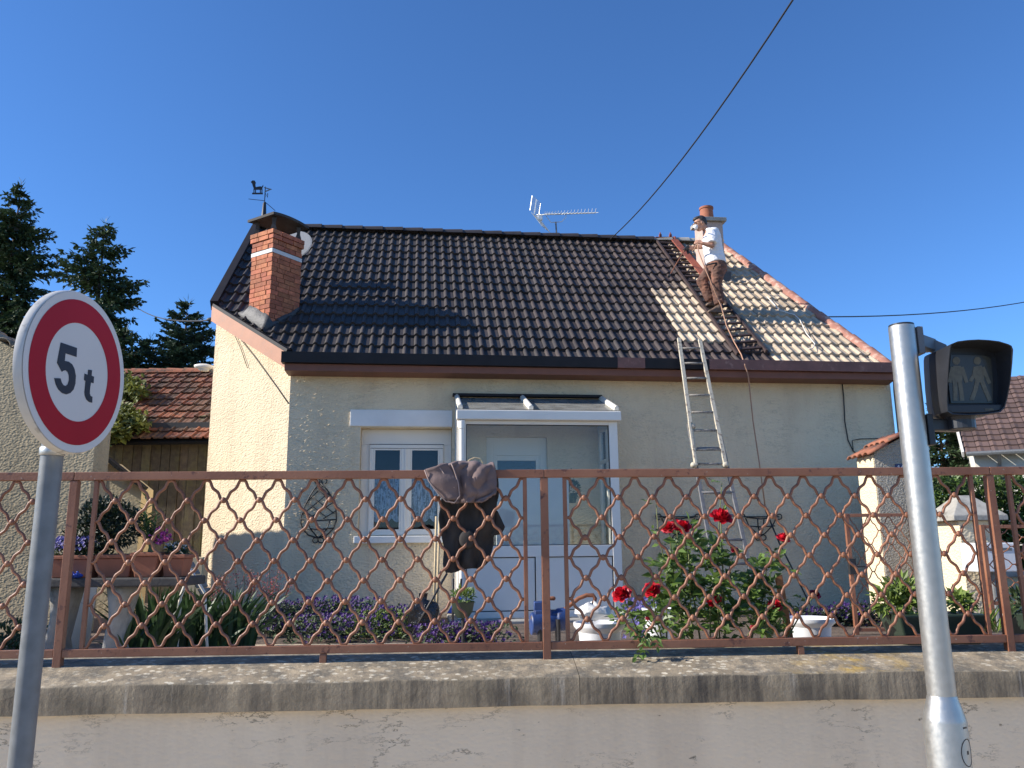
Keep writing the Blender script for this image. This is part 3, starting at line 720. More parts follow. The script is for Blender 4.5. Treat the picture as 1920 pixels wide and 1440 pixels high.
for a, b in ((fx0 + b_, mu0), (mu1, fx1 - b_)):
    mb = MB(); m2 = 0.022
    mb.hb(a + .001, b - .001, wv + .004, wv + .05, fz0 + b_ + .001, fz0 + b_ + m2); mb.hb(a + .001, b - .001, wv + .004, wv + .05, fz1 - b_ - m2, fz1 - b_ - .001)
    mb.hb(a + .001, a + m2, wv + .004, wv + .05, fz0 + b_ + m2, fz1 - b_ - m2); mb.hb(b - m2, b - .001, wv + .004, wv + .05, fz0 + b_ + m2, fz1 - b_ - m2)
    mb.build('sash', MAT['pvc'], wf)
    mb = MB(); mb.hb(a + m2, b - m2, wv + .02, wv + .026, fz0 + b_ + m2, fz1 - b_ - m2); mb.build('pane', MAT['glass'], wf)
    mb = MB(); zt = uvz(onH(760, 893, wv + .07))[2]; zb = uvz(onH(760, 975, wv + .07))[2]
    def cur(x, y, a=a, b=b):
        zz = zt + (zb - zt) * y
        if y > 0.99: zz = zb - 0.06 * abs(math.sin(x * math.pi * 3)) + .03
        return HP(a - .02 + (b - a + .04) * x, wv + .075 + .014 * math.sin(x * 34 + y), zz)
    mb.grid(cur, 40, 10); mb.build('lace_curtain', MAT['curtain'], wf, fix=False, smooth=True)
mb = MB(); sp0, sp1 = onH(663, 1012, VF - .07), onH(840, 1012, VF - .07); su0, su1 = uvz(sp0)[0], uvz(sp1)[0]; sz = uvz(sp0)[2]
mb.hb(su0, wu1 - .0, VF - .075, wv + .025, sz - .05, sz + .045); mb.build('window_sill', MAT['lintel'], house, bevel=.008)
mb = MB(); la, lb = onH(657, 768, VF), onH(657, 799, VF); lz1, lz0 = la.z, lb.z; lu0 = uvz(la)[0]
mb.hb(lu0, -3.50, VF - .022, VF + .02, lz0, lz1); mb.build('lintel', MAT['lintel'], house, bevel=.006)

# --- front door inside the porch
dr = MB(); dv = VF + .05
z_t = dz1 - .002
dr.hb(du0 + .002, du0 + .10, dv, dv + .08, 0.75, z_t); dr.hb(du1 - .10, du1 - .002, dv, dv + .08, 0.75, z_t); dr.hb(du0 + .10, du1 - .10, dv, dv + .08, z_t - .26, z_t)
dr.hb(du0 + .10, du1 - .10, dv + .012, dv + .07, 0.75, 1.95)
dr.hb(du0 + .101, du0 + .16, dv + .012, dv + .07, 1.95, z_t - .26); dr.hb(du1 - .16, du1 - .101, dv + .012, dv + .07, 1.95, z_t - .26); dr.hb(du0 + .16, du1 - .16, dv + .012, dv + .07, z_t - .33, z_t - .261)
fd = dr.build('front_door', MAT['pvc'], house, bevel=.004)
mb = MB(); mb.hb(du0 + .16, du1 - .16, dv + .03, dv + .038, 1.95, z_t - .33); mb.build('door_pane', MAT['glass'], fd)
mb = MB(); hp_ = HP(du1 - .13, dv - .0, 1.75); mb.tube([hp_ + Hn * .012, hp_ - Hn * .04, hp_ - Hn * .045 - He * .11], .009, 8); mb.build('door_handle', MAT['alu'], fd, smooth=True)

# --- main brick chimney on the canted corner
cn = onR(503, 612); cnu, cnv, cnz = uvz(cn)
cl = ab.copy(); cr = V((-cl.y, cl.x, 0)); cr = cr if cr.dot(Hn) > 0 else -cr
WLc, WRc = 0.46, 0.575; ZT = 6.27
c2 = V((cn.x, cn.y, 0))
mb = MB(); mb.prism([c2 + (cl + cr) * .012 + Z * 4.72, c2 + cl * (WLc - .012) + cr * .012 + Z * 4.72, c2 + cl * (WLc - .012) + cr * (WRc - .012) + Z * 4.72, c2 + cr * (WRc - .012) + cl * .012 + Z * 4.72], Z * (ZT - 4.72 - .012))
chim = mb.build('chimney', MAT['mortar'], house)
mb = MB(); rr = random.Random(5); bh = 0.072; nc = int((ZT - 4.70) / bh)
corners = [c2, c2 + cl * WLc, c2 + cl * WLc + cr * WRc, c2 + cr * WRc]
for i in range(nc):
    z1_ = ZT - i * bh; z0_ = z1_ - bh + 0.009
    if i in (0, 1): pr = 0.028 - .008 * i
    else: pr = 0.0
    if 4 <= i < 5: continue
    for sidx in range(4):
        a, b = corners[sidx], corners[(sidx + 1) % 4]; d = (b - a).normalized(); inn = (corners[(sidx + 2) % 4] - b).normalized(); Ls = (b - a).length
        x = (0.0 if (i + sidx) % 2 == 0 else 0.105) - pr; end = Ls - (0.0 if (i + sidx) % 2 == 0 else 0.105) + pr
        first = True
        while x < end - .01:
            bl = 0.215 if not (first and (i * 7 + sidx) % 3 == 0) else 0.13
            e_ = min(x + bl, end)
            if end - e_ < 0.05: e_ = end
            g = rr.uniform(0.72, 1.18); wj = rr.uniform(-.0015, .002) - pr
            p0 = a + d * x + inn * wj; p1 = a + d * (e_ - 0.009) + inn * wj; q1 = p1 + inn * (.10 + pr); q0 = p0 + inn * (.10 + pr)
            b0 = len(mb.v)
            mb.hexa([p + Z * z0_ for p in (p0, p1, q1, q0)] + [p + Z * z1_ for p in (p0, p1, q1, q0)]); mb.c += [(g, g * rr.uniform(.9, 1.1), g)] * 8
            x = e_; first = False
mb.build('brickwork', MAT['brick'], chim)
mb = MB(); zb_ = ZT - 5 * bh + .004; o_ = .004
mb.prism([c2 + (-cl - cr) * o_ + Z * zb_, c2 + cl * (WLc + o_) - cr * o_ + Z * zb_, c2 + cl * (WLc + o_) + cr * (WRc + o_) + Z * zb_, c2 + cr * (WRc + o_) - cl * o_ + Z * zb_], Z * (bh - .012)); mb.build('white_band', MAT['band'], chim)
mb = MB()                                     # crown: four splayed feet carrying an arched slab
for sx, sy in ((0, 0), (1, 0), (1, 1), (0, 1)):
    p = c2 + cl * (0.045 + sx * (WLc - .09)) + cr * (0.045 + sy * (WRc - .09))
    secs = [(p + Z * z, cl * a, cr * a) for z, a in ((ZT, .065), (ZT + .03, .06), (ZT + .10, .034), (ZT + .15, .034), (ZT + .205, .052))]
    mb = MB(); mb.loft(secs, 4); mb.build('crown_foot', MAT['concrete_dark'], chim)
mb = MB(); ov = .062
def slab(x, y, top):
    q = c2 + cl * (-ov + (WLc + 2 * ov) * x) + cr * (-ov + (WRc + 2 * ov) * y)
    return q + Z * (ZT + .205 + .032 * (1 - (2 * y - 1) ** 2) * (1 if top else 1) + (.04 if top else 0))
n_ = 10
for top in (0, 1): mb.grid(lambda x, y: slab(x, y, top), n_, n_)
per_ = [(i / n_, 0) for i in range(n_)] + [(1, i / n_) for i in range(n_)] + [(1 - i / n_, 1) for i in range(n_)] + [(0, 1 - i / n_) for i in range(n_)]
b0 = len(mb.v)
for x, y in per_: mb.v += [slab(x, y, 0), slab(x, y, 1)]
for i in range(len(per_)): j = (i + 1) % len(per_); mb.f.append((b0 + 2 * i, b0 + 2 * j, b0 + 2 * j + 1, b0 + 2 * i + 1))
mb.build('crown_slab', MAT['concrete_dark'], chim)
mb = MB()                                     # mortar and lead skirt at the foot
def rpt(p, lift): u, v, _ = uvz(p); return RP(u, v, lift)
base_ring = [c2 - cl * .01 - cr * .01, c2 + cl * (WLc + .02) - cr * .01, c2 + cl * (WLc + .02) + cr * (WRc + .02), c2 + cr * (WRc + .02) - cl * .01]
outs = [c2 - cl * .05 - cr * .10, c2 + cl * (WLc + .10) - cr * .10, c2 + cl * (WLc + .10) + cr * (WRc + .04), c2 + cr * (WRc + .02) - cl * .03]
K = 8; b0 = len(mb.v); ringi = []; ringo = []
for i in range(4):
    for k in range(K):
        f_ = k / K; pi_ = base_ring[i].lerp(base_ring[(i + 1) % 4], f_); po = outs[i].lerp(outs[(i + 1) % 4], f_)
        wv_ = .018 * math.sin(k * 2.6 + i)
        mb.v += [rpt(pi_, 0.0) + Z * ((.17 if i == 0 else .05) + .01 * math.sin(k * 1.7)), rpt(po, 0.018 + abs(wv_)), rpt(po, -0.05)]
n_ = 4 * K
for i in range(n_): j = (i + 1) % n_; mb.f += [(b0 + 3 * i, b0 + 3 * j, b0 + 3 * j + 1, b0 + 3 * i + 1), (b0 + 3 * i + 1, b0 + 3 * j + 1, b0 + 3 * j + 2, b0 + 3 * i + 2)]
mb.build('flashing', MAT['lead'], chim, smooth=True)

# --- second chimney: render shaft, slab and clay pot
pc_ = onH(1331, 470, 2.62); pu, pv, _ = uvz(pc_)
z_cap = uvz(onH(1331, 421, 2.6))[2]
mb = MB(); mb.hb(pu - .20, pu + .20, 2.42, 2.82, rz_(2.4) - .15, z_cap - .02); ch2 = mb.build('chimney', MAT['pinkish_render'], house, bevel=.01)
ch2['label'] = 'plain rendered chimney with a clay pot near the right end of the ridge'
mb = MB(); mb.hb(pu - .26, pu + .26, 2.36, 2.88, z_cap - .019, z_cap + .055); mb.build('chimney_slab', MAT['concrete'], ch2, bevel=.008)
mb = MB(); mb.lathe([(.135, 0), (.13, .03), (.122, .2), (.118, .24), (.132, .25), (.132, .285), (.10, .285), (.10, .1)], HP(pu - .02, 2.62, z_cap + .056), 20); mb.build('chimney_pot', MAT['terracotta'], ch2, smooth=True, angle=40)
mb = MB(); mb.hb(pu - .25, pu + .25, 2.28, 2.419, rz_(2.30) - .1, rz_(2.42) + .10); mb.build('flashing', MAT['lead'], ch2, bevel=.02)
# ------------------------------------------------------------------ glazed porch
PU0, PU1, PV = -3.46, -1.33, -0.60
porch = thing('glazed_porch', 'white framed glazed porch with a sloping glass roof in front of the house door', 'porch', HP(-2.4, -0.15, GZ), rz=HA)
PB = 0.70; PG0 = uvz(onH(1000, 789, PV))[2]; PG1 = uvz(onH(1000, 771, PV))[2]; PT_ = uvz(onH(1000, 745, VF))[2]; MR0 = uvz(onH(1000, 1044, PV))[2]; MR1 = uvz(onH(1000, 1023, PV))[2]
W_ = VF - .004
fr = MB(); k = .075
fr.hb(PU0, PU0 + .10, PV, PV + k, PB, PG0 - .001); fr.hb(PU1 - .115, PU1, PV, PV + k, PB, PG0 - .001)
fr.hb(PU0 + .10, PU1 - .115, PV + .004, PV + k - .004, PG0 - .05, PG0 - .001)
fr.hb(PU0 + .10, PU1 - .115, PV + .004, PV + k - .004, MR0, MR1); fr.hb(PU0 + .10, PU1 - .115, PV + .004, PV + k - .004, PB, PB + .08)
um = uvz(onH(1005, 1100, PV))[0]
fr.hb(um + .004, um + .12, PV + .006, PV + k - .006, PB + .08, MR0)
for u in (PU0, PU1 - .06):                                     # side walls
    fr.hb(u, u + .06, W_ - .07, W_, PB, PT_ - .08)
    fr.hb(u + .004, u + .056, PV + k, W_ - .07, MR0, MR1); fr.hb(u + .004, u + .056, PV + k, W_ - .07, PB, PB + .08)
    fr.hb(u + .004, u + .056, PV + k, W_ - .07, PG0 - .05, PG0)
    vm = (PV + k + W_ - .07) / 2
    fr.hb(u + .004, u + .056, vm - .03, vm + .03, MR1, PG0 - .05)
    if u > -2: fr.hb(u + .006, u + .054, PV + k, vm - .03, 2.72, 2.77); fr.hb(u + .006, u + .054, vm + .03, W_ - .07, 2.72, 2.77)
    fr.prism([HP(u + .004, PV + k, PG0 + .001), HP(u + .004, W_, PG0 + .001), HP(u + .004, W_, PT_ - .09), HP(u + .004, PV + k, PG0 + .045)], He * .05)
fr.build('frame', MAT['pvc'], porch, bevel=.004)
def gask(u0, u1, z0, z1, v):                                   # thin dark seal round a panel
    mb = MB(); t_ = .010
    mb.hb(u0, u1, v - .002, v + .012, z1 - t_, z1); mb.hb(u0, u1, v - .002, v + .012, z0, z0 + t_); mb.hb(u0, u0 + t_, v - .002, v + .012, z0 + t_, z1 - t_); mb.hb(u1 - t_, u1, v - .002, v + .012, z0 + t_, z1 - t_); return mb
for a, b in ((PU0 + .101, um + .003), (um + .121, PU1 - .116)):
    mb = MB(); mb.hb(a + .010, b - .010, PV + .02, PV + .045, PB + .09, MR0 - .010); mb.build('lower_panel', MAT['pvc'], porch, bevel=.006)
    gask(a + .0005, b - .0005, PB + .0805, MR0 - .0005, PV + .014).build('seal', MAT['black'], porch)
mb = MB(); mb.hb(PU0 + .11, PU1 - .125, PV + .03, PV + .037, MR1 + .01, PG0 - .06); mb.build('front_pane', MAT['porch_glass'], porch)
gask(PU0 + .101, PU1 - .1155, MR1 + .0005, PG0 - .0505, PV + .02).build('seal', MAT['black'], porch)
for u in (PU0 + .027, PU1 - .033):
    mb = MB(); mb.hb(u, u + .006, PV + k + .002, vm - .032, MR1 + .002, 2.715); mb.hb(u, u + .006, PV + k + .002, vm - .032, 2.775, PG0 - .052); mb.hb(u, u + .006, vm + .032, W_ - .072, MR1 + .002, PG0 - .052); mb.build('side_pane', MAT['porch_glass'], porch)
    mb = MB(); mb.hb(u - .004, u + .010, PV + k + .002, W_ - .072, PB + .082, MR0 - .002); mb.build('side_panel', MAT['pvc'], porch)
# roof: gutter front, bars and two glass sheets
mb = MB(); mb.hb(PU0 - .03, PU1 + .04, PV - .085, PV + .03, PG0, PG1); mb.build('gutter', MAT['pvc'], porch, bevel=.012)
ra = lambda u, z=0.0: HP(u, PV - .03, PG1 + .01 + z); rb = lambda u, z=0.0: HP(u, W_ - .02, PT_ - .03 + z)
mb = MB(); nrm = (rb(0) - ra(0)).cross(He).normalized(); nrm = nrm if nrm.z > 0 else -nrm
mb.prism([ra(PU0), ra(PU1), rb(PU1), rb(PU0)], nrm * .008); mb.build('roof_pane', MAT['roof_glass'], porch)
um2 = uvz(onH(995, 765, PV))[0]
for u in (PU0 + .02, um2, PU1 - .01):
    mb = MB(); mb.bar(ra(u) + nrm * .03, rb(u) + nrm * .03, .062, .05, He); mb.bar(ra(u) + nrm * .058, rb(u) + nrm * .058, .03, .02, He); mb.build('roof_bar', MAT['pvc_old'], porch, bevel=.004)
mb = MB(); mb.hb(PU0 - .04, PU1 + .0, W_ - .11, W_ - .001, PT_ - .012, PT_ + .028); mb.build('flashing', MAT['dark_metal'], porch, bevel=.006)
dpx = onH(866, 900, PV - .06); dpu = uvz(dpx)[0]
mb = MB(); mb.tube([HP(dpu, PV - .045, PG0 - .01), HP(dpu, PV - .05, PG0 - .12)], .042, 12); mb.tube([HP(dpu, PV - .05, PG0 - .12), HP(dpu, PV - .05, 0.85), HP(dpu - .01, PV - .1, .76)], .034, 12); mb.build('downpipe', MAT['pvc'], porch, smooth=True, angle=40)
# white board leaning inside the porch, and its concrete step
i0, i1 = onH(930, 900, PV + .09), onH(1066, 900, PV + .09)
tb = MB(); tb.hb(uvz(i0)[0], uvz(i1)[0], PV + .085, PV + .115, PB + .02, uvz(onH(1000, 893, PV + .09))[2])
tag(tb.build('white_board', MAT['paint_white'], bevel=.006), 'plain white board standing inside the glazed porch', 'board')
mb = MB(); mb.hb(PU0 - .1, PU1 + .15, PV - .32, VF - .01, GZ - .3, PB - .004); tag(mb.build('porch_step', MAT['concrete'], bevel=.015), 'low concrete step under the glazed porch', 'step')
# hanging flower pot inside the porch
hpz = onH(1072, 925, -.15); hp_t = thing('hanging_flower_pot', 'small hanging pot with a leafy plant inside the porch glass', 'flower pot', hpz)
mb = MB(); mb.lathe([(.05, -.13), (.075, -.02), (.08, 0), (.07, 0), (.055, -.02)], hpz, 14); mb.build('pot', MAT['green_plastic'], hp_t, smooth=True)
mb = MB()
for i in range(160):
    d = V((rnd.gauss(0, 1), rnd.gauss(0, 1), rnd.gauss(.3, 1))).normalized(); mb.leaf(hpz + V((d.x * .09, d.y * .09, .05 + d.z * .09)), d, V((rnd.random(), rnd.random(), 1)), .06, .025)
mb.build('leaves', MAT['mat_leaf'], hp_t, fix=False)
mb = MB(); tz_ = 3.15
for a in range(3):
    c_, s_ = math.cos(a * 2.1), math.sin(a * 2.1); mb.tube([hpz + V((c_ * .075, s_ * .075, 0)), V((hpz.x, hpz.y, hpz.z + .35))], .003, 5)
mb.build('wire_hanger', MAT['iron'], hp_t)

# ------------------------------------------------------------------ things fixed on the house
# TV aerial
ab_ = onH(1046, 452, 4.1); az = uvz(onH(1046, 418, 4.1))[2]
A0 = V((ab_.x, ab_.y, rz_(3.8) - .25)); Ay = onH(1040, 400, 4.1)
ant = thing('tv_aerial', 'silvery comb-like television aerial on a mast behind the ridge', 'aerial', A0)
top = onH(1042, 416, 4.1)
mb = MB(); mb.tube([A0, top], .016, 8); mb.build('mast', MAT['galv'], ant, smooth=True)
bl_, br_ = onH(1006, 403, 4.1), onH(1117, 399, 4.1); bd = (br_ - bl_); 
mb = MB(); mb.tube([bl_, br_], .014, 8); mb.tube([bl_.lerp(br_, .16) - Z * .03, bl_.lerp(br_, .2) - Z * .1, top + V((-.1, 0, -.01)), top + V((.12, 0, 0)), bl_.lerp(br_, .5) - Z * .06, bl_.lerp(br_, .48)], .008, 6); mb.build('boom', MAT['antenna'], ant, smooth=True)
mb = MB()
sidev = (Hn * .9 - Z * .25 + He * .0).normalized()
for i in range(17):
    f_ = .13 + .86 * (i / 16) ** 1.15; p = bl_.lerp(br_, f_); Ln = .17 - .06 * f_
    for sg in (1, -1):
        q = p + sidev * sg * Ln * .9 + V((.045, 0, .0)) + Z * (.165 if sg > 0 else -.06); mb.tube([p, q], .0062, 5)
mb.build('director_element', MAT['antenna'], ant)
for sg, (e0, e1) in ((1, (onH(1002, 401, 4.1), onH(1006, 374, 4.1))), (-1, (onH(1004, 404, 4.1), onH(1024, 430, 4.1)))):
    mb = MB(); dv = (e1 - e0); mb.tube([e0, e1], .012, 6)
    for i in range(8): p = e0.lerp(e1, .1 + .9 * i / 7); mb.tube([p - He * .13 - Hn * .28 - Z * .05, p + He * .13 + Hn * .28 + Z * .05], .0055, 5)
    for q in (-1, 1): mb.tube([e0 + (He * .13 + Hn * .28 + Z * .05) * q, e1 + (He * .13 + Hn * .28 + Z * .05) * q], .0055, 5)
    mb.build('reflector_grid', MAT['antenna'], ant)
mb = MB(); mb.box(bl_.lerp(br_, .06) - Z * .07, (.10, .06, .10)); mb.build('junction_box', MAT['antenna'], ant, bevel=.012)
# weather vane on the ridge end
vb = onH(494, 417, 3.82); vb = V((vb.x, vb.y, rz_(3.8) + .05))
vane = thing('weather_vane', 'black weather vane with a dog figure and letter N on the ridge end', 'weather vane', vb)
vp = lambda px, py: onH(px, py, 3.82)
tc = vp(494, 379)
mb = MB(); cx = vb; mb.lathe([(.075, 0), (.05, .15), (.03, (tc - vb).z - .02), (.012, (tc - vb).z)], V((cx.x, cx.y, vb.z)), 10); mb.build('finial', MAT['iron'], vane, smooth=True)
mb = MB(); mb.tube([V((vb.x, vb.y, tc.z - .03)), V((vb.x, vb.y, vp(494, 350).z))], .009, 6); mb.build('rod', MAT['iron'], vane)
poly = [(474, 362), (474, 365), (493, 365), (493, 351), (489, 350), (480, 351), (478, 347), (480, 344), (478, 340), (473, 339), (470, 342), (472, 345), (475, 352), (474, 357), (476, 362), (478, 361), (478, 356), (488, 355), (488, 361), (486, 362)]
mb = MB(); th_ = -Hn * .02
mb.prism([vp(*p) for p in ((473, 362), (473, 364.5), (493, 364.5), (493, 362))], th_)
mb.prism([vp(*p) for p in ((475, 350.5), (477, 356), (489, 356), (492, 355), (492, 351), (488, 350), (480, 351.5))], th_)
mb.prism([vp(*p) for p in ((475, 352), (480, 353), (479, 346), (480, 343), (478, 339.5), (474, 339), (470.5, 342), (473, 345))], th_ * 1.15)
for x in (475.5, 478.5, 487.5, 490.5): mb.prism([vp(x, 354), vp(x + 1.8, 354), vp(x + 1.6, 362.2), vp(x, 362.2)], th_ * .9)
mb.prism([vp(491, 351), vp(493.5, 347), vp(494, 349), vp(492, 353)], th_ * .8)
mb.build('dog_figure', MAT['iron'], vane)
mb = MB(); mb.prism([vp(495, 351), vp(510, 355), vp(496, 361), vp(496.5, 358.8), vp(505, 355.2), vp(496, 353)], th_ * .6); mb.build('arrow_tail', MAT['galv'], vane)
mb = MB(); ce = vp(494, 376)
for d in (vp(466, 373) - ce, vp(516, 395) - ce): mb.tube([ce, ce + d], .006, 5)
mb.build('compass_arm', MAT['iron'], vane)
nb0 = vp(497, 369.5); sc_ = (vp(503, 369.5) - nb0).length; hN = vp(497, 362).z - nb0.z
mb = MB(); mb.stroke(lambda x, y, d: nb0 + He * x + Z * y + Hn * d, [(0, 0), (0, hN), (sc_ * .75, 0), (sc_ * .75, hN)], .014, .012); mb.build('letter_n', MAT['iron'], vane)
# satellite dish behind the brick chimney
dc = onH(548, 460, 1.75); dish = thing('satellite_dish', 'pale grey satellite dish half hidden behind the brick chimney', 'satellite dish', V((dc.x, dc.y, rz_(1.75))))
dn = (V((-.10, -.90, .40))).normalized()
mb = MB(); mb.lathe([(.33, 0.0), (.325, -.012), (.25, -.055), (.12, -.085), (.01, -.095), (.01, -.085), (.12, -.073), (.25, -.043), (.315, 0.002)], dc, 28, A=dn, X=dn.cross(Z)); mb.build('reflector', MAT['dish'], dish, smooth=True, angle=40)
mb = MB(); mb.tube([dc - dn * .09, dc - dn * .16, V((dc.x, dc.y, dc.z - .1)) - dn * .18, V((dc.x, dc.y, rz_(1.75))) - dn * .18], .022, 8); mb.build('mount', MAT['galv'], dish)
mb = MB(); fpt = dc + dn * .35 - Z * .22; mb.tube([dc - Z * .34, fpt], .012, 6); mb.lathe([(.02, -.06), (.03, 0), (.03, .03)], fpt, 10, A=-dn); mb.build('feed_arm', MAT['galv'], dish)
# wall lamp on the hidden left wall, seen sticking out past the corner
lp = HP(cB[0], cB[1] + .25, 0); lz = onplane(385, 690, Hn, lp).z; lb_ = V((lp.x, lp.y, lz - .1))
lamp = thing('wall_lamp', 'white street-type lamp on the left corner of the house', 'lamp', lb_)
hd = onplane(371, 687, Hn, lp); 
mb = MB(); mb.tube([lb_, lb_ + (hd - lb_) * .5 + Z * .03], .02, 8); mb.box(lb_, (.03, .10, .14)); mb.build('bracket', MAT['galv'], lamp)
ax = (hd - V((lp.x, lp.y, hd.z - .02))); L_ = ax.length; ax.normalize(); mid = hd - ax * .10 ; sd = ax.cross(Z)
mb = MB(); mb.loft([(mid - ax * (-.15 + .3 * f_ ) * 1.0, sd * (.085 * math.sin(math.pi * (.08 + .84 * f_)) ** .6), Z * (.05 * math.sin(math.pi * (.08 + .84 * f_)) ** .6)) for f_ in [i / 8 for i in range(9)]], 12); mb.build('lamp_head', MAT['pvc'], lamp, smooth=True)
mb = MB(); mb.ball(mid - Z * .03, .10, .06, .045, ax, sd, Z, 12, 7); mb.build('lamp_glass', MAT['sheet'], lamp, smooth=True)
# lattice planter on the wall between the corner and the window
tp = lambda px, py, d=.03: onH(px, py, VF - d)
tr0 = tp(598, 1015); lat = thing('wall_lattice_planter', 'tall pointed black wire lattice planter on the wall left of the window', 'planter', tr0)
def tubes(lst, r, nm, par, mat=MAT['iron'], seg=6):
    mb = MB()
    for L in lst: mb.tube(L, r, seg)
    return mb.build(nm, mat, par, smooth=True)
def arc(px0, py0, rx, ry, a0, a1, n=12, d=.03): return [tp(px0 + rx * math.cos(R(a0 + (a1 - a0) * i / n)), py0 - ry * math.sin(R(a0 + (a1 - a0) * i / n)), d) for i in range(n + 1)]
outl = []
LOUT = [(601, 906), (590, 916), (580, 932), (571, 950), (565, 968), (564, 980), (568, 993), (578, 1003), (596, 1009), (613, 1003), (625, 991), (631, 975), (630, 955), (624, 936), (614, 919), (601, 906)]
tubes([[tp(*p) for p in LOUT], [tp(564, 973), tp(597, 976, .16), tp(631, 974)], [tp(568, 990), tp(597, 993, .13), tp(626, 990)], [tp(575, 975, .1), tp(582, 992, .09), tp(596, 1008)], [tp(619, 975, .1), tp(613, 992, .09), tp(598, 1008)]], .0095, 'hoop', lat)
lw_ = []
for a, b in (((576, 941), (612, 970)), ((582, 929), (627, 963)), ((592, 915), (630, 946)), ((570, 957), (592, 973)), ((606, 911), (573, 944)), ((617, 924), (567, 965)), ((626, 941), (578, 973)), ((631, 957), (606, 973)), ((595, 911), (621, 931))): lw_.append([tp(*a), tp(*b)])
tubes(lw_, .0065, 'lattice', lat)
for a_ in (arc(595, 902, 5, 5, -60, 260), arc(608, 902, 5, 5, -80, 240), arc(591, 1013, 5, 5, 60, 380), arc(602, 1013, 5, 5, 160, 480)): tubes([a_], .008, 'scroll', lat)
# two half-round wall baskets
for i, (x0, x1, lab) in enumerate(((1235, 1308, 'half-round black iron wall basket above the red roses, left of the ladder'), (1392, 1461, 'half-round black iron wall basket right of the ladder'))):
    xm = (x0 + x1) / 2; bk = thing('wall_basket', lab, 'planter', tp(xm, 1012), 'half-round iron wall baskets')
    tubes([[tp(x0, 969), tp(x1, 969)], [tp(x0 + 6, 972), tp(x0 + 12, 985, .1), tp(xm - 8, 1000, .12), tp(xm, 1004, .05), tp(xm + 8, 1000, .12), tp(x1 - 12, 985, .1), tp(x1 - 6, 972)], [tp(x0 + 8, 986), tp(xm, 988, .14), tp(x1 - 8, 986)], [tp(x0 + 8, 970), tp(xm, 973, .2), tp(x1 - 8, 970)], [tp(xm - 6, 972, .18), tp(xm - 5, 988, .14), tp(xm, 1004, .05)], [tp(xm + 6, 972, .18), tp(xm + 5, 988, .14), tp(xm, 1004, .05)]], .009, 'basket_bars', bk)
    for a_ in (arc(x0, 969, 5, 5, 0, 300), arc(x1, 969, 5, 5, 180, -120), arc(xm - 5, 1008, 5, 5, 40, 340), arc(xm + 5, 1008, 5, 5, 140, -160)): tubes([a_], .0085, 'scroll', bk)

# ------------------------------------------------------------------ cables
def cable(nm, pts, r, lab, cat='cable', mat=None, seg=6):
    mb = MB(); mb.tube(pts, r, seg); return tag(mb.build(nm, mat or MAT['cable'], smooth=True), lab, cat)
ce_ = onH(1140, 452, 3.86); far = at(1489, -4, 7.2)
pts = [ce_.lerp(far, i / 14) - Z * (.22 * 4 * (i / 14) * (1 - i / 14)) for i in range(15)]; d_ = (far - pts[-2]); pts += [far + d_ * 8 ]
cable('power_cable', pts, .011, 'dark overhead cable rising steeply from the ridge to the upper right', 'cable')
a, b = onH(1552, 594, 4.6), at(1935, 564, 22); cable('power_cable', [HP(2.0, 4.6, a.z - .1)] + [a.lerp(b, i / 10) - Z * .12 * 4 * (i / 10) * (1 - i / 10) for i in range(11)] + [b + (b - a) * .6], .013, 'thin overhead cable running right from behind the hipped end of the roof')
a = HP(cB[0] - .03, cB[1] + .1, onH(402, 596, cB[1]).z); b = at(262, 580, 24); cable('power_cable', [a.lerp(b, i / 10) - Z * .15 * 4 * (i / 10) * (1 - i / 10) for i in range(11)] + [b + (b - a) * .5], .013, 'thin overhead cable running left from the house corner past the spruces')
mb = MB(); mb.ball(a + He * -.08, .07, .03, .035); mb.build('insulator', MAT['cable'], None)
ins = bpy.data.objects['insulator']; tag(ins, 'small black cable clamp at the left roof corner', 'insulator')
nab2 = (V((-.65, -.76, 0)))
cw = lambda px, py: onplane(px, py, nab, HP(*cA, 0) + nab * .012)
cable('wall_cable', [cw(410, 606), cw(422, 612), cw(440, 628), cw(452, 655), cw(464, 690)], .005, 'thin dark cable hanging on the sunlit canted wall', 'cable')
cable('wall_cable', [cw(440, 622), cw(480, 672), cw(520, 727), cw(541, 757)], .006, 'thin straight cable slanting across the sunlit canted wall', 'cable')
fw = lambda px, py: onH(px, py, VF - .014)
cable('wall_cable', [fw(1579, 718), fw(1582, 745), fw(1584, 790), fw(1590, 825), fw(1600, 846), fw(1616, 856)], .008, 'grey cable running down the right end of the house front')
cable('wall_cable', [fw(1600, 846), fw(1598, 826), fw(1612, 823), fw(1655, 822)], .006, 'short looped cable above the tiled gate pillar')
rp2 = lambda px, py: onR(px, py, .05)
cable('cord', [rp2(1438, 556), rp2(1462, 582), rp2(1490, 590), rp2(1500, 600), rp2(1512, 625), rp2(1528, 645), rp2(1524, 653), rp2(1516, 654)], .008, 'white cord lying in a curve on the bare roof tiles', 'cord', MAT['pvc'])

